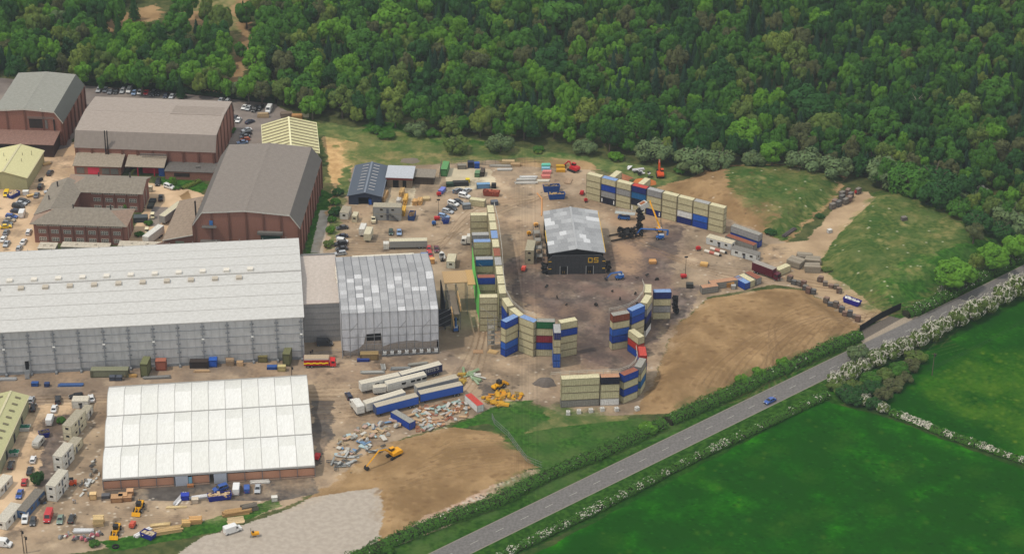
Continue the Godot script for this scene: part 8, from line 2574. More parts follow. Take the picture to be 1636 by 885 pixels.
func build_clutter() -> void:
	var steel := mat(K(150, 152, 154, 0.9), 0.5, "grime", 0.4, 0.3)
	# skips and bins
	skip("blue skip of waste timber in front of the marquee", V(-85.3,227.4), 14, 7.0, 1.7, [30, 44, 140], [204, 176, 140])
	skip("tilted blue skip at the lower scrap line beside a white plank", V(-103.2,246.9), -30, 4.4, 1.6, [30, 44, 140], [206, 190, 160])
	skip("large blue open bin, farther of two in the far yard", V(14.6,19.9), 8, 6.4, 2.4, [32, 78, 150], [150, 130, 100], "large blue bins in the far yard")
	skip("large blue open bin, nearer of two in the far yard", V(16.5,26.3), 8, 6.4, 2.2, [32, 78, 150], [190, 160, 110], "large blue bins in the far yard")
	skip("blue skip of white sacks beside the access track", V(117.4,105.5), -38, 6.2, 1.8, [36, 30, 140], [232, 232, 230])
	skip("blue skip of rubbish by the pale green shed", V(-188,29.5), 60, 5.0, 1.5, [30, 52, 140], [214, 190, 160])
	skip("blue skip beside the yellow timber stacks", V(-37.3,44.2), 84, 5.0, 2.0, [36, 70, 130], [120, 96, 70])
	skip("small blue bin below the slanting row of cars", V(-24.7,47.5), 5, 2.6, 1.5, [30, 60, 150], [60, 70, 110])
	skip("deep blue skip beside the touring caravan", V(-143.4,194.7), 20, 3.2, 1.6, [24, 40, 130], [90, 80, 70])
	skip("green-lidded skip at the workshop's middle door", V(-150.4,191.2), 4, 4.0, 1.3, [200, 200, 196], [30, 110, 84])
	skip("green-lidded skip at the workshop's near door", V(-150.7,205.3), 4, 3.6, 1.3, [180, 180, 176], [24, 110, 80])
	skip("rusty red tank trailer in the scrap yard", V(-8.1,24.2), -8, 6.4, 1.9, [150, 70, 50], [176, 96, 74])
	# timber
	var T1 := [214, 176, 116]
	var pale := [226, 210, 168]
	var lots := [
		[V(-79.3,234.9), 16, 8.5, 2.2, 1.3, [196, 156, 104], "long stack of planks at the grass strip's upper end"], [V(-75.9,233), 20, 5.0, 2.0, 1.8, [120, 112, 100], "grey-green board stack right of the long planks"], [V(-79.2,238.4), 12, 5.0, 3.4, 0.3, [214, 190, 148], "fan of loose planks on the grass below the long stack"],
		[V(-100.5,241.3), 12, 6.0, 1.2, 0.7, [232, 204, 150], "pale plank bundle, farther one by the lower scrap line"], [V(-98.3,244.3), 18, 9.0, 2.4, 1.1, [210, 176, 124], "long messy plank stack by the lower scrap line"], [V(-93.2,240.8), 8, 2.6, 2.0, 1.5, T1, "squat timber pack left of the orange-topped one"], [V(-90.7,239.5), 8, 3.8, 2.0, 1.7, [218, 170, 112], "orange-topped timber pack by the grass strip"],
		[V(-97.3,232.1), 6, 6.0, 0.9, 0.35, [230, 206, 156], "thin planks lying in front of the white gutters"], [V(-118.4,241), 4, 3.2, 2.6, 2.6, [214, 186, 136], "tall pale timber stack between loader and white board"], [V(-122.2,244.7), 2, 5.8, 1.6, 0.8, [222, 224, 226], "white boards stacked left of the pale timber stack"],
		[V(-42,25), 84, 5.0, 1.6, 2.4, T1, "yellow timber stack nearest the silver roofed shed"], [V(-40.3,30.8), 86, 6.0, 1.4, 2.4, [226, 176, 84], "long yellow timber stack in the blue shed's yard"], [V(-40.7,40.2), 86, 5.0, 1.6, 2.2, [232, 180, 70], "yellow timber stack beside the grey double cabin"], [V(-42.8,31.9), 84, 3.2, 1.6, 2.0, [224, 220, 212], "white board pack left of the yellow timber"], [V(-48.6,28.3), 78, 7.0, 1.8, 2.4, [206, 168, 120], "brown timber stack against the blue shed's right side"],
		[V(-36.7,32.3), 84, 2.6, 1.8, 1.8, [222, 176, 116], "orange pallet stack, left of two near the blue skip"], [V(-34.8,31.7), 84, 3.4, 1.8, 1.9, [216, 172, 112], "orange pallet stack, right of two near the blue skip"], [V(-32.6,28.5), 4, 2.8, 2.4, 1.0, [206, 184, 140], "low tan timber pack in the middle of the scrap yard"],
		[V(-123.1,159), 2, 5.0, 0.9, 0.8, [210, 166, 100], "timber bundle at the pale hangar's foot by two grey bins"], [V(-100.2,155.4), 3, 5.2, 1.0, 0.5, [206, 172, 132], "planks below the black machine at the hangar's foot"], [V(-91.6,150.9), 2, 2.8, 1.6, 2.4, [174, 148, 120], "brown timber pack at the hangar's foot"], [V(-88.3,151.2), 2, 2.2, 1.4, 1.6, [214, 180, 140], "tan timber pack at the hangar's foot"],
		[V(-47.6,140.7), 4, 3.4, 1.6, 1.8, [190, 150, 120], "pinkish plank stack under the stage scaffold"], [V(-6.1,140.9), -20, 3.4, 2.4, 0.25, [206, 172, 120], "plywood sheet left of the blue-topped stack's foot"], [V(-10.9,140.8), 2, 3.4, 2.2, 0.15, [176, 142, 108], "flat brown boards on the dirt by the stair tower"], [V(50.1,77.2), 4, 2.6, 2.2, 1.1, [214, 160, 100], "orange timber bench on the burnt yard"], [V(68.3,78.7), -14, 2.8, 2.0, 1.0, [226, 180, 110], "orange and white work bench right of the burnt yard"], [V(21.2,11.5), 78, 4.6, 2.6, 0.4, [184, 156, 128], "brown boards right of the large blue bins"],
		[V(75.9,94.3), 4, 4.0, 1.6, 2.0, [190, 138, 76], "timber crates stacked before the rusty container"], [V(-1.9,-3.5), 0, 5.0, 1.8, 1.6, [206, 180, 136], "tan timber pack on the far yard's edge"], [V(1,-1.9), 0, 4.0, 1.6, 1.2, [190, 160, 120], "lower tan pack on the far yard's edge"],
		[V(-102.2,-45.3), 4, 4.6, 1.4, 2.0, [206, 178, 140], "pile of planks behind the striped shed, left end"], [V(-88.3,-44.1), 4, 4.4, 2.2, 2.0, [200, 150, 96], "orange-brown pallet pile behind the striped shed"], [V(-92.8,-46.5), 10, 5.0, 2.6, 1.8, [140, 124, 108], "grey timber scrap behind the striped shed"], [V(-85,-46), 3, 3.0, 1.0, 3.4, [236, 230, 196], "cream board stack behind the striped shed, right end"],
	]
	for q in lots: boards("timber_stack", q[6], "timber stack", q[0], q[1], q[2], q[3], q[4], q[5])
	# beams and gutters
	for q in [[V(-96.8,227.9), 70, 7.0, "white gutters leaning in front of the marquee, left bundle", [224, 224, 226]], [V(-90.6,226.8), 14, 7.0, "white gutter lengths right of the blue drums", [224, 224, 226]], [V(-105,245.1), 48, 6.0, "white plank resting against the tilted blue skip", [230, 230, 230]], [V(-74.3,218.7), 5, 6.0, "white boards below the silver saloon's nose at the marquee", [226, 224, 218]], [V(-44.7,155.1), 4, 8.0, "steel beams on the dirt below the stage scaffold", [176, 176, 170]], [V(-41.6,151.9), 100, 4.0, "short grey beam standing out from the steel beams", [170, 170, 166]], [V(-35.9,152.5), 5, 7.0, "black and grey beam bundle at the stage's foot", [150, 152, 152]], [V(-30.3,149.6), 14, 7.0, "long grey beams behind the navy trailer", [160, 158, 150]],
		[V(4.9,13.6), 3, 9.0, "long pale beams in the far yard, nearest bundle", [214, 210, 202]], [V(5.1,10.8), 3, 8.0, "long pale beams in the far yard, middle bundle", [206, 204, 198]], [V(5.9,8.6), 3, 7.0, "long pale beams in the far yard, farthest bundle", [216, 216, 214]], [V(11.6,11.8), 3, 5.0, "short white beams right of the long pale ones", [222, 216, 200]], [V(-4.8,-1.2), 0, 9.0, "grey concrete posts along the far fence", [176, 172, 162]], [V(-3.3,2.1), 3, 6.0, "pale slabs in front of the grey concrete posts", [196, 194, 188]],
		[V(-162.2,161.7), 3, 6.5, "steel lengths at the left edge below the pale hangar", [178, 180, 182]], [V(-140.9,164.8), 4, 8.4, "blue sheeted bundle with white underside at the hangar's foot", [70, 104, 160]], [V(-114.1,159.6), 6, 9.0, "grey tube bundle between hangar and marquee", [150, 150, 148]], [V(101.6,53.1), 52, 9.0, "dark stacked rails at the foot of the access track", [92, 84, 84]], [V(48.6,0.9), 18, 5.0, "white and black wreck panels beyond the back wall", [226, 224, 228]]]:
		boards("beam_bundle", q[3], "beams", q[0], q[1], q[2], 1.5, 0.6, q[4], "", 4, 2)
	# coloured packs in the far yard
	for q in [[V(12.7,-1.6), [120, 216, 190], "mint green foam pack, top of the coloured row in the far yard"], [V(12.7,1.5), [150, 206, 226], "pale blue foam pack in the far yard's coloured row"], [V(13.1,4.5), [236, 150, 146], "pink foam pack in the far yard's coloured row"], [V(12.6,8.4), [232, 140, 130], "short pink pack at the end of the coloured row"], [V(18.5,-0.6), [236, 186, 60], "yellow pack, farther of two in the far yard"], [V(18.5,2.7), [236, 176, 50], "yellow pack, nearer of two in the far yard"]]:
		boards("foam_pack", q[2], "pack", q[0], 2, 3.6, 1.6, 1.2, q[1], "coloured packs in the far yard", 2, 2)
	# crates and boxes
	for q in [[V(-129.4,158.4), 2, 12.0, 2.6, 2.6, [128, 130, 108], "long olive hut at the pale hangar's foot"], [V(-118,156.9), 86, 5.0, 2.4, 5.0, [112, 116, 80], "tall olive rack at the pale hangar's foot, left one"], [V(-73,149.3), 86, 4.4, 2.4, 4.6, [110, 112, 78], "tall olive rack at the pale hangar's foot, right one"], [V(-113.5,154.1), 3, 3.4, 2.2, 3.6, [168, 100, 80], "tall stack of red pallets at the hangar's foot"], [V(-101.4,152.3), 2, 6.0, 2.2, 2.4, [54, 44, 42], "black machine with red top at the hangar's foot"], [V(-97,151.4), 2, 2.6, 2.4, 2.6, [34, 90, 190], "bright blue tarpaulined load at the hangar's foot"], [V(-128,161), 4, 2.2, 1.6, 1.4, [74, 80, 94], "grey bin, left of two below the olive hut"], [V(-126.2,161), 4, 2.2, 1.6, 1.4, [74, 80, 94], "grey bin, right of two below the olive hut"],
		[V(-81.1,148.3), 0, 3.0, 2.2, 2.2, [120, 112, 70], "mustard camouflaged load at the hangar's foot"], [V(-74.4,154.1), 2, 2.6, 1.6, 1.8, [196, 182, 128], "cream cart at the hangar's foot below the right olive rack"], [V(-77.7,153), 2, 3.2, 1.6, 1.0, [44, 84, 160], "blue crates left of the cream cart"], [V(-152.3,165), 2, 2.2, 1.4, 1.2, [40, 80, 150], "blue trolley below the hangar's door, left"], [V(-148.4,165.3), 2, 1.6, 1.4, 1.2, [40, 60, 110], "navy trolley below the hangar's door, right"], [V(-46.5,146), 3, 6.0, 2.4, 2.2, [150, 126, 84], "tan bales under the stage scaffold"], [V(-48.4,147.6), 3, 4.0, 1.2, 0.8, [36, 60, 140], "blue crates in front of the tan bales"],
		[V(-115.2,228.9), 6, 3.4, 2.4, 1.6, [178, 138, 100], "brown cardboard boxes, left of the pile before the marquee"], [V(-113.6,227.9), 6, 2.6, 2.0, 1.6, [196, 152, 110], "brown cardboard boxes, middle of the pile before the marquee"], [V(-112.2,228.5), 6, 2.6, 2.0, 1.4, [170, 128, 92], "brown cardboard boxes, right of the pile before the marquee"], [V(-111.9,225.6), 6, 2.0, 1.8, 1.6, [206, 160, 120], "orange-brown box at the marquee's floor edge"], [V(-122.3,228.1), 6, 2.0, 1.6, 2.0, [222, 188, 136], "tan boxes stacked right of the two people"], [V(-118.8,227.3), 6, 2.4, 1.6, 1.0, [90, 90, 96], "dark bin between tan boxes and cardboard pile"], [V(-95.4,227.6), 6, 2.4, 2.0, 1.6, [34, 56, 170], "blue drums in front of the marquee's grey door"], [V(-92.2,229.4), 6, 2.0, 1.6, 1.4, [200, 186, 168], "white cart right of the blue drums"], [V(-69.1,228), 10, 1.8, 1.4, 1.4, [214, 212, 206], "small white box right end of the grey tarpaulin"],
		[V(-11.3,17.8), 6, 5.0, 1.8, 1.8, [110, 150, 190], "pale blue tank in the scrap yard beside the red tank trailer"], [V(-26.3,4.9), 84, 7.4, 2.5, 3.2, [84, 140, 84], "green high-sided lorry body in the scrap yard's corner"], [V(-13.7,7.4), 84, 3.0, 2.0, 1.8, [96, 132, 96], "green bins in the scrap yard"], [V(-24,16.5), 6, 3.0, 2.0, 1.4, [40, 64, 50], "dark green machine in the scrap yard"], [V(-20,15.8), 4, 6.0, 2.0, 1.6, [44, 44, 44], "black scrap heap crates in the scrap yard"], [V(-17.4,13), 4, 1.6, 1.6, 1.4, [220, 196, 30], "yellow drum in the scrap yard"], [V(-16.5,-0.4), 3, 2.4, 2.0, 2.4, [34, 42, 72], "navy covered stack at the scrap yard's fence"], [V(-14.1,0.2), 3, 2.0, 1.8, 2.2, [36, 76, 160], "blue covered stack at the scrap yard's fence"], [V(-19.9,0.9), 3, 3.4, 1.8, 1.6, [130, 124, 114], "grey shed-like crate at the scrap yard's fence"], [V(-11.8,6.3), 84, 4.0, 1.6, 2.0, [70, 60, 54], "brown rack along the scrap yard's fence"], [V(-26.9,21.9), 70, 3.6, 1.8, 1.4, [110, 120, 200], "lilac-blue trailer in the scrap yard"], [V(-7.3,17.7), 0, 1.8, 1.6, 1.8, [40, 40, 44], "black machine beside the pale blue tank"],
		[V(-135.1,33.5), 84, 3.0, 2.2, 1.2, [52, 56, 60], "black wheeled bins at the office wing's corner, farther row"], [V(-135.2,37.2), 84, 3.2, 2.0, 1.1, [60, 64, 60], "black wheeled bins at the office wing's corner, nearer row"], [V(-137.1,48.6), 6, 5.0, 3.0, 2.0, [70, 78, 84], "dark glazed bike shelter beside the front office wing"], [V(-137.3,24), 84, 1.6, 1.4, 2.2, [206, 198, 176], "cream kiosk at the rear office wing's gable"], [V(-180.6,15.9), 60, 1.8, 0.7, 1.0, [40, 42, 46], "dark motorbikes at the pale green shed's corner"], [V(-181.3,1.4), 40, 3.4, 1.6, 0.6, [206, 168, 112], "tan boards at the pale green shed's far right corner"], [V(-181.4,29.4), 30, 3.4, 1.2, 0.8, [216, 176, 110], "tan debris right of the white tank"], [V(-137,229.9), 70, 2.4, 1.6, 1.6, [96, 88, 80], "brown scrap bin between the blue and the white stacked cabins"], [V(-136.9,226.1), 70, 2.2, 1.8, 1.8, [110, 100, 88], "taller scrap bin between the blue and white cabins"], [V(-125.2,220.3), 80, 3.0, 1.4, 0.8, [190, 192, 194], "white gutter scraps left of the marquee corner"],
		[V(-52.2,32.1), 4, 3.8, 2.6, 1.8, [40, 100, 200], "bright blue tarpaulin load before the blue shed"], [V(-22.2,22.4), 3, 1.4, 1.2, 1.0, [70, 130, 190], "small blue tub beside the parked grey estate"], [V(-6.9,32.1), 12, 2.6, 2.0, 1.6, [90, 96, 108], "grey plant behind the cream open container"], [V(-17.3,35.5), 12, 3.0, 2.0, 2.0, [130, 136, 142], "grey scrap machine left of the cream open container"], [V(-31.4,74.7), 3, 2.6, 2.0, 1.4, [60, 110, 190], "blue tarpaulined heap behind the red hatchbacks"], [V(-28.8,79), 3, 2.4, 2.0, 1.8, [216, 160, 96], "orange timber box above the timber decking"], [V(-19.9,107.5), 3, 1.8, 1.4, 1.4, [30, 50, 120], "navy bin under the timber decking"], [V(77.3,95.6), 0, 1.6, 1.6, 1.4, [170, 170, 168], "grey tank at the end of the rusty container"], [V(62.1,95), 0, 2.4, 1.8, 1.6, [60, 60, 58], "dark machine left of the rusty container"], [V(-183.8,27.8), 4, 2.2, 1.6, 1.6, [226, 226, 224], "white tank beside the blue skip at the pale green shed"], [V(116.4,52.3), 30, 1.6, 1.4, 1.4, [206, 206, 204], "white box at the foot of the access track"], [V(143.8,49.4), 20, 2.0, 1.6, 1.4, [110, 104, 100], "dark box alone on the grassy hill"]]:
		crate("crate", q[6], "crate", q[0], q[1], q[2], q[3], q[4], q[5])
	# stacked timber floors where the tracks meet
	for q in [[V(100.9,78), -34, 5.6, 4.6, 2.6, "grey stacked floor panels, left block where the tracks meet"], [V(104.9,72.6), -10, 6.0, 4.0, 1.6, "grey stacked floor panels, far block where the tracks meet"], [V(107.4,75.9), -6, 6.0, 3.6, 2.0, "grey stacked floor panels, right block where the tracks meet"], [V(106.4,82.1), -2, 5.6, 3.4, 2.6, "grey stacked floor panels, near block where the tracks meet"]]:
		boards("panel_stack", q[5], "panel stack", q[0], q[1], q[2], q[3], q[4], [148, 138, 122], "", 2, 4)
	# rows of dark stillages along the access track
	var row := [V(97.6,89.2), V(104.8,99)]
	for k in 9: crate("stillage", "%s dark metal stillage down the row beyond the maroon lorry" % ["first", "second", "third", "fourth", "fifth", "sixth", "seventh", "eighth", "ninth"][k], "stillage", row[0].lerp(row[1], k / 8.0) + Vector2(sin(k * 5.1), cos(k * 3.7)) * 0.8, -38 + k * 7 % 20, 1.7, 1.3, 1.9 + 0.4 * sin(k * 2.0), [[104, 98, 92], [120, 92, 80], [96, 96, 96]][k % 3], "stillages along the access track")
	row = [V(108.5,104.3), V(117.1,117.2)]
	for k in 11: crate("stillage", "%s dark stillage down the row opposite the skip of white sacks" % ["first", "second", "third", "fourth", "fifth", "sixth", "seventh", "eighth", "ninth", "tenth", "eleventh"][k], "stillage", row[0].lerp(row[1], k / 10.0) + Vector2(sin(k * 5.1), cos(k * 3.7)) * 0.8, -38 + k * 9 % 25, 1.7, 1.3, 1.8 + 0.5 * sin(k * 2.6), [[110, 100, 92], [124, 98, 86], [92, 92, 94]][k % 3], "stillages along the access track")
	row = [V(108.2,89), V(114.6,98.8)]
	for k in 7: crate("stillage", "%s brown stillage along the hill's toe above the track" % ["first", "second", "third", "fourth", "fifth", "sixth", "seventh"][k], "stillage", row[0].lerp(row[1], k / 6.0) + Vector2(sin(k * 5.1), cos(k * 3.7)) * 0.8, -30 + k * 11 % 30, 1.6, 1.3, 1.6 + 0.5 * sin(k * 1.6), [[118, 108, 98], [128, 104, 92]][k % 2], "stillages along the access track")
	row = [V(120,31.7), V(128.3,18.8)]
	for k in 10: crate("stillage", "%s grey stillage up the double row at the track's top end" % ["first", "second", "third", "fourth", "fifth", "sixth", "seventh", "eighth", "ninth", "tenth"][k], "stillage", row[0].lerp(row[1], k / 9.0) + Vector2(sin(k * 5.1), cos(k * 3.7)) * 0.8 + Vector2(2.4 * (k % 2), 0.8 * (k % 2)), 40 + k * 9 % 25, 2.2, 1.5, 2.2, [[116, 110, 104], [100, 98, 96], [130, 108, 98]][k % 3], "stillages along the access track")
	# white blocks in front of the lower wall
	var blocks := [V(18.1,178.9), V(21.5,178.1), V(25.3,177.4), V(28.9,176.6), V(33.4,176.5), V(39.9,176)]
	for k in 6:
		var o := thing("concrete_block", "white concrete block, %s from the left in front of the lower wall" % ["first", "second", "third", "fourth", "fifth", "sixth"][k], "concrete block", blocks[k].x, blocks[k].y, 6.0 * k, "white blocks in front of the lower wall")
		put("block", one(Vector3(0, 0.6, 0), Vector3(1.25, 1.2, 1.15)), rgb([216, 214, 208]), o)
		put("lifting_loop", one(Vector3(0, 1.24, 0), Vector3(0.4, 0.1, 0.12)), rgb([90, 90, 90]), o)
		put("chamfer", one(Vector3(0, 0.04, 0), Vector3(1.35, 0.08, 1.25)), rgb([180, 176, 168]), o)
	# rolls of cable or ducting
	for q in [[V(71.9,70), "nearer"], [V(74.1,68), "farther"]]:
		var o := thing("roll", "%s of two long red and white rolls in front of the white cabins" % q[1], "roll", q[0].x, q[0].y, -32)
		for k in 3:
			var st := nb()
			bar(st, Vector3(-3 + k * 2, 0.55, 0), Vector3(-1 + k * 2, 0.55, 0), 0.55, 0.55, 12)
			put("band", st, rgb([[222, 216, 204], [186, 110, 96], [222, 216, 204]][k]), o)
		var st := nb()
		bar(st, Vector3(3, 0.55, 0), Vector3(3.7, 0.55, 0), 0.5, 0.3, 12)
		put("nozzle", st, rgb([40, 40, 40]), o)
	# debris heaps in front
	var blue := [["pale blue", "sheet", [176, 198, 202]], ["white", "sheet", [208, 204, 194]], ["pinkish", "sheet", [188, 158, 142]], ["grey", "sheet", [146, 144, 138]], ["cream", "frame", [200, 180, 146]], ["off-white", "lump", [190, 186, 178]], ["mid blue", "sheet", [120, 152, 186]], ["tan", "sheet", [200, 170, 132]]]
	strew("loose_sheet", "panel from left in the debris left of the blue container", "panel", "panels in the left debris heap", P([-51.5,193.9,-43.9,185.2,-35.5,182.1,-34,188.3,-37.6,193.7,-48.5,203,-54.2,207.2,-55.1,201.7]), 72, blue, Vector2(3.2, 2.0), 7.0)
	var red := [["reddish", "frame", [176, 112, 86]], ["tan", "sheet", [200, 166, 128]], ["white", "sheet", [204, 200, 192]], ["pale brown", "sheet", [188, 148, 116]], ["pale grey", "sheet", [196, 194, 188]], ["grey", "sheet", [176, 174, 170]], ["aqua", "sheet", [160, 184, 178]], ["orange-brown", "frame", [182, 130, 92]]]
	strew("loose_timber", "piece from left in the debris below the blue trailers", "timber", "timber in the middle debris heap", P([-31.9,185,-29.9,176.1,-24.9,174.5,-15.1,170.6,-12.6,175.8,-13.2,181.7,-22.4,187.7,-27.7,190.6]), 96, red, Vector2(3.4, 1.6), 12.0)
	strew("scrap_steel", "scrap steel from left beside the digging excavator", "scrap steel", "scrap steel by the excavator", P([-55.6,209.6,-50.8,203,-41.2,198,-37.5,195.4,-38.7,200.7,-44.6,205,-51.6,211.9]), 26, [["grey", "sheet", [150, 152, 150]], ["dark grey", "frame", [96, 98, 98]], ["pale grey", "sheet", [182, 184, 182]]], Vector2(5.0, 1.2))
	strew("steel_section", "section from left in the scrap by the wheel loader", "scrap steel", "yellow scrap by the wheel loader", P([-9.5,171.2,-5.2,165.9,2,166.5,6,167.9,0.8,173.3,-5.1,175.6]), 34, [["bright yellow", "fold", [206, 156, 40]], ["dull yellow", "frame", [176, 146, 62]], ["orange-yellow", "sheet", [214, 146, 36]]], Vector2(3.6, 2.2))
	strew("steel_section", "section from left in the scrap right of the navy trailer", "scrap steel", "yellow scrap right of the navy trailer", P([-17.9,156.1,-15.1,154.5,-13.7,161.4,-16.1,163]), 10, [["dull yellow", "fold", [184, 152, 66]], ["ochre", "frame", [176, 140, 60]]], Vector2(4.0, 1.6))
	strew("folded_sheet", "panel from left heaped above the yellow scrap", "panel", "green panels by the wheel loader", P([-16.3,152.9,-11,155.2,-7.7,159.8,-11.3,162.2,-15,157.6]), 12, [["sage green", "fold", [142, 164, 128]], ["pale green", "sheet", [162, 180, 150]], ["white", "sheet", [216, 214, 206]]], Vector2(5.6, 1.8))
	strew("loose_scrap", "scrap from left along the lower left scrap line", "scrap", "scrap along the lower left line", P([-130.9,248,-125.9,246.3,-117.1,245.3,-114.4,248.3,-123.3,250.3]), 26, [["grey", "lump", [150, 150, 150]], ["dark", "frame", [80, 80, 82]], ["white", "sheet", [214, 214, 210]], ["pink", "lump", [206, 120, 130]]], Vector2(1.8, 1.0))
	strew("loose_scrap", "scrap from left in the strip between cabins and marquee", "scrap", "scrap left of the marquee", P([-128.1,218.7,-126.7,209.9,-124.8,205.8,-122.7,215.9,-122.5,229,-125.2,230.4]), 22, [["white", "sheet", [206, 206, 200]], ["dark", "frame", [90, 90, 92]], ["grey", "lump", [140, 136, 128]]], Vector2(2.2, 1.0))
	strew("loose_scrap", "scrap from left beside the dark flat-roofed cabin", "scrap", "scrap beside the dark flat-roofed cabin", P([-138.5,226.1,-136.5,223.5,-134.2,229.2,-136,231.2]), 12, [["brown", "lump", [110, 92, 76]], ["blue-grey", "frame", [100, 112, 130]]], Vector2(1.8, 1.2))
	strew("burnt_scrap", "scrap from left scattered on the burnt yard", "scrap", "burnt scrap on the yard", P([2.6,87.6,11.4,92.9,31,96.1,54.5,67.5,53.1,91.1,38.6,122.3,17.6,114.2,4.8,101.2]), 12, [["black", "sheet", [44, 42, 40]], ["charred", "lump", [52, 48, 44]]], Vector2(2.2, 0.9))
	strew("wreck_sheeting", "wreck panel from left beyond the back wall", "wreck panel", "wreck panels beyond the back wall", P([43.9,-1.3,52.3,0.8,55.1,7.4,48.3,7.6]), 12, [["white", "sheet", [226, 226, 228]], ["black", "frame", [40, 40, 42]]], Vector2(3.6, 1.4), 24.0)
	# heaps of earth
	for q in [[V(11,160.6), 3.8, 2.2, [112, 104, 98], "grey gravel heap at the lower wall's left end"], [V(50.5,11.9), 4.6, 1.6, [196, 118, 60], "orange clay heap behind the back wall, right buttress"], [V(41.1,7.8), 5.0, 1.4, [170, 112, 80], "reddish clay heap behind the back wall, between buttresses"], [V(-40.3,-5.4), 4.0, 0.8, [128, 118, 104], "low grey stick pile on the rough grass behind the sheds"]]:
		var st := nb()
		var n := noise(0.5, 3, int(q[1] * 100))
		for i in 14:
			for j in 5:
				var f := []
				for c in [[i, j], [i + 1, j], [i + 1, j + 1], [i, j + 1]]:
					var a: float = TAU * c[0] / 14.0
					var r: float = 1.0 - c[1] / 5.0
					var w := 1.0 + 0.35 * n.get_noise_2d(cos(a) * 3.0, sin(a) * 3.0)
					f.append(Vector3(cos(a) * r * q[1] * w, q[2] * (1.0 - r * r) - 0.05, sin(a) * r * q[1] * w * 0.7))
				quad(st, f[0], f[1], f[2], f[3])
		var o := put("heap", st, rgb(q[3]))
		o.position = Vector3(q[0].x, gh(q[0].x, q[0].y), q[0].y)
		tag(o, q[4], "heap")
	# fences, screens, poles and wires
	fence_line("grey wire fence panels across the grass beside the earth pad", [V(-5.8,181.9), V(-5,185.2), V(-0.6,192.3), V(5.1,206.4), V(9.7,209.4)], 2.0, steel)
	fence_line("thin wire fence behind the scrap yard", [V(-28.3,10), V(-28,-2.9), V(-12.2,-2.2), V(-10.7,-2.2), V(12.3,-6.2)], 2.2, mat(K(84, 90, 84), 0.6, ""))
	fence_line("low rail fence at the foot of the link block", [V(-67,146), V(-55.4,141.7)], 1.4, steel)
	var g := thing("hoarding", "black sheeted hoarding across the gateway beside the road", "hoarding", 0, 0, 0)
	var hp := [V(117.3,124.9), V(121.7,120.1), V(126.3,115.3), V(130.2,111.8), V(133.6,109.2)]
	for k in 4:
		var a: Vector2 = hp[k]
		var b: Vector2 = hp[k + 1]
		var m := (a + b) / 2.0
		put("panel", one(Vector3(m.x, 1.2, m.y), Vector3((b - a).length() + 0.05, 2.4 + 0.2 * (k % 2), 0.12), roty(side_turn(a, b))), mat(Color8(20, 22, 26), 0.7, ""), g)
		put("post", one(Vector3(a.x, 1.3, a.y), Vector3(0.16, 2.7, 0.2)), mat(Color8(36, 38, 42), 0.7, ""), g)
	var wood := mat(K(96, 84, 72), 0.9, "streak", 0.3)
	for q in [[V(-15.8,-36.1), 9.0, "wooden power pole with transformer at the wood's foot"], [V(-137,255.3), 8.0, "dark lamp post at the bottom left, left of two"], [V(-136.2,255.3), 6.0, "dark lamp post at the bottom left, right of two"], [V(136.9,152.9), 8.5, "wooden power pole hidden in the thicket's far side"], [V(-70.6,159.5), 5.0, "grey lamp post between link block and red lorry"]]:
		var o := thing("pole", q[2], "pole", q[0].x, q[0].y, 10)
		var st := nb()
		bar(st, Vector3.ZERO, Vector3(0, q[1], 0), 0.16, 0.1, 8)
		put("shaft", st, wood, o)
		put("cross_arm", one(Vector3(0, q[1] - 0.4, 0), Vector3(1.8 if q[1] > 8 else 0.8, 0.14, 0.14)), wood, o)
		put("fitting", one(Vector3(0.3, q[1] - 0.9, 0), Vector3(0.5, 0.8, 0.5)), mat(Color8(46, 46, 48), 0.7, ""), o)
	for k in 3:
		var st := nb()
		var a := V(132.46,162.41)
		var b := V(184.88,115.27)
		for i in 12:
			var p := a.lerp(b, i / 12.0)
			var q := a.lerp(b, (i + 1) / 12.0)
			bar(st, Vector3(p.x, 8.0 - 1.4 * sin(PI * i / 12.0), p.y + k * 0.8), Vector3(q.x, 8.0 - 1.4 * sin(PI * (i + 1) / 12.0), q.y + k * 0.8), 0.025, 0.025, 4)
		tag(put("power_line", st, mat(Color8(40, 42, 42), 0.6, "")), "%s of three thin power lines over the second meadow's edge" % ["farthest", "middle", "nearest"][k], "power line")
	var st := nb()
	var hose := [V(9.2,22.2), V(11,26.9), V(10.9,38.5), V(10.7,41.1)]
	for i in 3: bar(st, Vector3(hose[i].x, 0.15, hose[i].y), Vector3(hose[i + 1].x, 0.15, hose[i + 1].y), 0.22, 0.22, 6)
	tag(put("hose", st, rgb([226, 160, 96])), "orange hose on the dirt behind the black set building", "hose")
	st = nb()
	var tyre_at := V(-111.7,251.9)
	for i in 14:
		var a := TAU * i / 14.0
		var b := TAU * (i + 1) / 14.0
		bar(st, Vector3(tyre_at.x + cos(a) * 0.8, 0.25, tyre_at.y + sin(a) * 0.8), Vector3(tyre_at.x + cos(b) * 0.8, 0.25, tyre_at.y + sin(b) * 0.8), 0.28, 0.28, 7)
	tag(put("old_tyre", st, tyre()), "black loose tyre on the track at the bottom left", "tyre")
	person("person in white top and dark trousers left of the tan boxes", V(-127.7,230.4), 40, [226, 226, 226], [34, 36, 44])
	person("person in grey beside the one in white, left of the tan boxes", V(-127.1,230.6), -60, [150, 156, 160], [110, 116, 120])
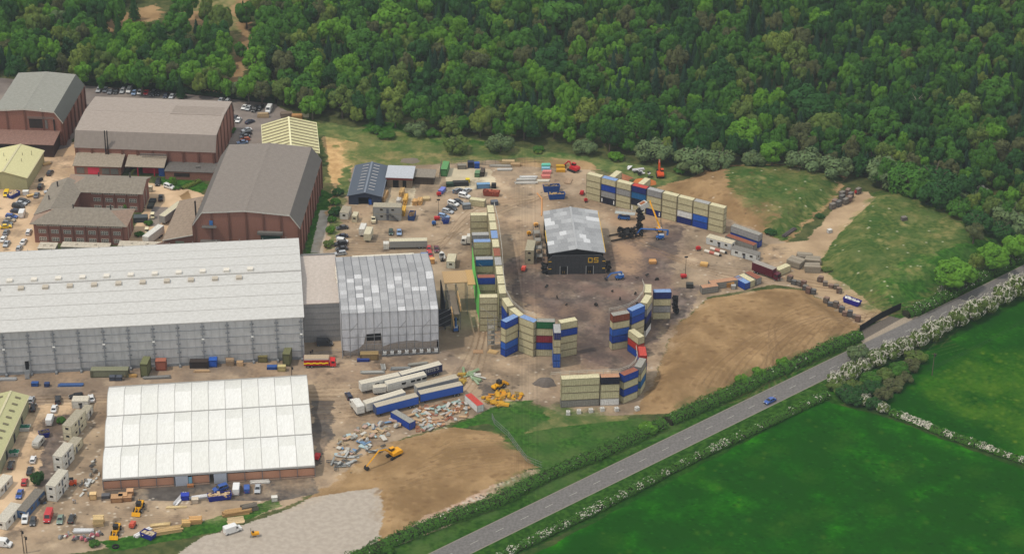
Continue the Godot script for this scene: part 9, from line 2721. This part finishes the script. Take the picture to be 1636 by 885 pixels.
	person("person in dark clothes at the link block's foot, left of two", V(-65.9,144), 20, [36, 40, 50], [30, 32, 40])
	person("person in dark clothes at the link block's foot, right of two", V(-65.4,143.1), 200, [44, 48, 60], [30, 32, 40])

# ------------------------------------------------------------------ everything
func _ready() -> void:
	rng.seed = 20090
	var cam := Camera3D.new()
	cam.name = "camera"
	cam.fov = 14.97
	cam.near = 5.0
	cam.far = 12000.0
	add_child(cam)
	cam.position = Vector3(0, 353.23, 740)
	cam.rotation = Vector3(-0.49703, 0, 0)
	cam.rotate_object_local(Vector3.BACK, 0.01052)
	cam.current = true
	var env := Environment.new()
	env.background_mode = Environment.BG_SKY
	env.sky = Sky.new()
	var air := ProceduralSkyMaterial.new()
	air.sky_top_color = Color(0.70, 0.72, 0.74)
	air.sky_horizon_color = Color(0.88, 0.87, 0.85)
	air.sky_curve = 0.25
	air.ground_horizon_color = Color(0.55, 0.56, 0.54)
	air.ground_bottom_color = Color(0.2, 0.22, 0.16)
	air.sky_energy_multiplier = 1.28
	air.sun_angle_max = 25.0
	env.sky.sky_material = air
	env.tonemap_mode = Environment.TONE_MAPPER_LINEAR
	env.tonemap_exposure = 1.0
	env.fog_enabled = true
	env.fog_density = 0.00006
	env.fog_light_color = Color(0.86, 0.9, 0.95)
	env.sdfgi_enabled = true
	env.ssao_enabled = true
	env.ssil_enabled = true
	var we := WorldEnvironment.new()
	we.name = "environment"
	we.environment = env
	add_child(we)
	var sun := DirectionalLight3D.new()
	sun.name = "sun"
	sun.light_energy = 0.72
	sun.light_color = Color(1.0, 0.955, 0.89)
	sun.light_angular_distance = 2.0
	sun.shadow_enabled = true
	add_child(sun)
	sun.basis = Basis.looking_at(Vector3(0.52, -1.0, -0.2).normalized())
	textures()
	build_ground()
	build_road()
	build_brick_hangars()
	build_offices()
	build_white_hangar()
	build_sheeted_stage()
	build_marquee()
	build_black_set()
	build_small_sheds()
	build_container_walls()
	build_wall_fittings()
	build_cars()
	build_lorries()
	build_machines()
	prepare_trees()
	build_woodland()
	build_shrubs()
	build_clutter()
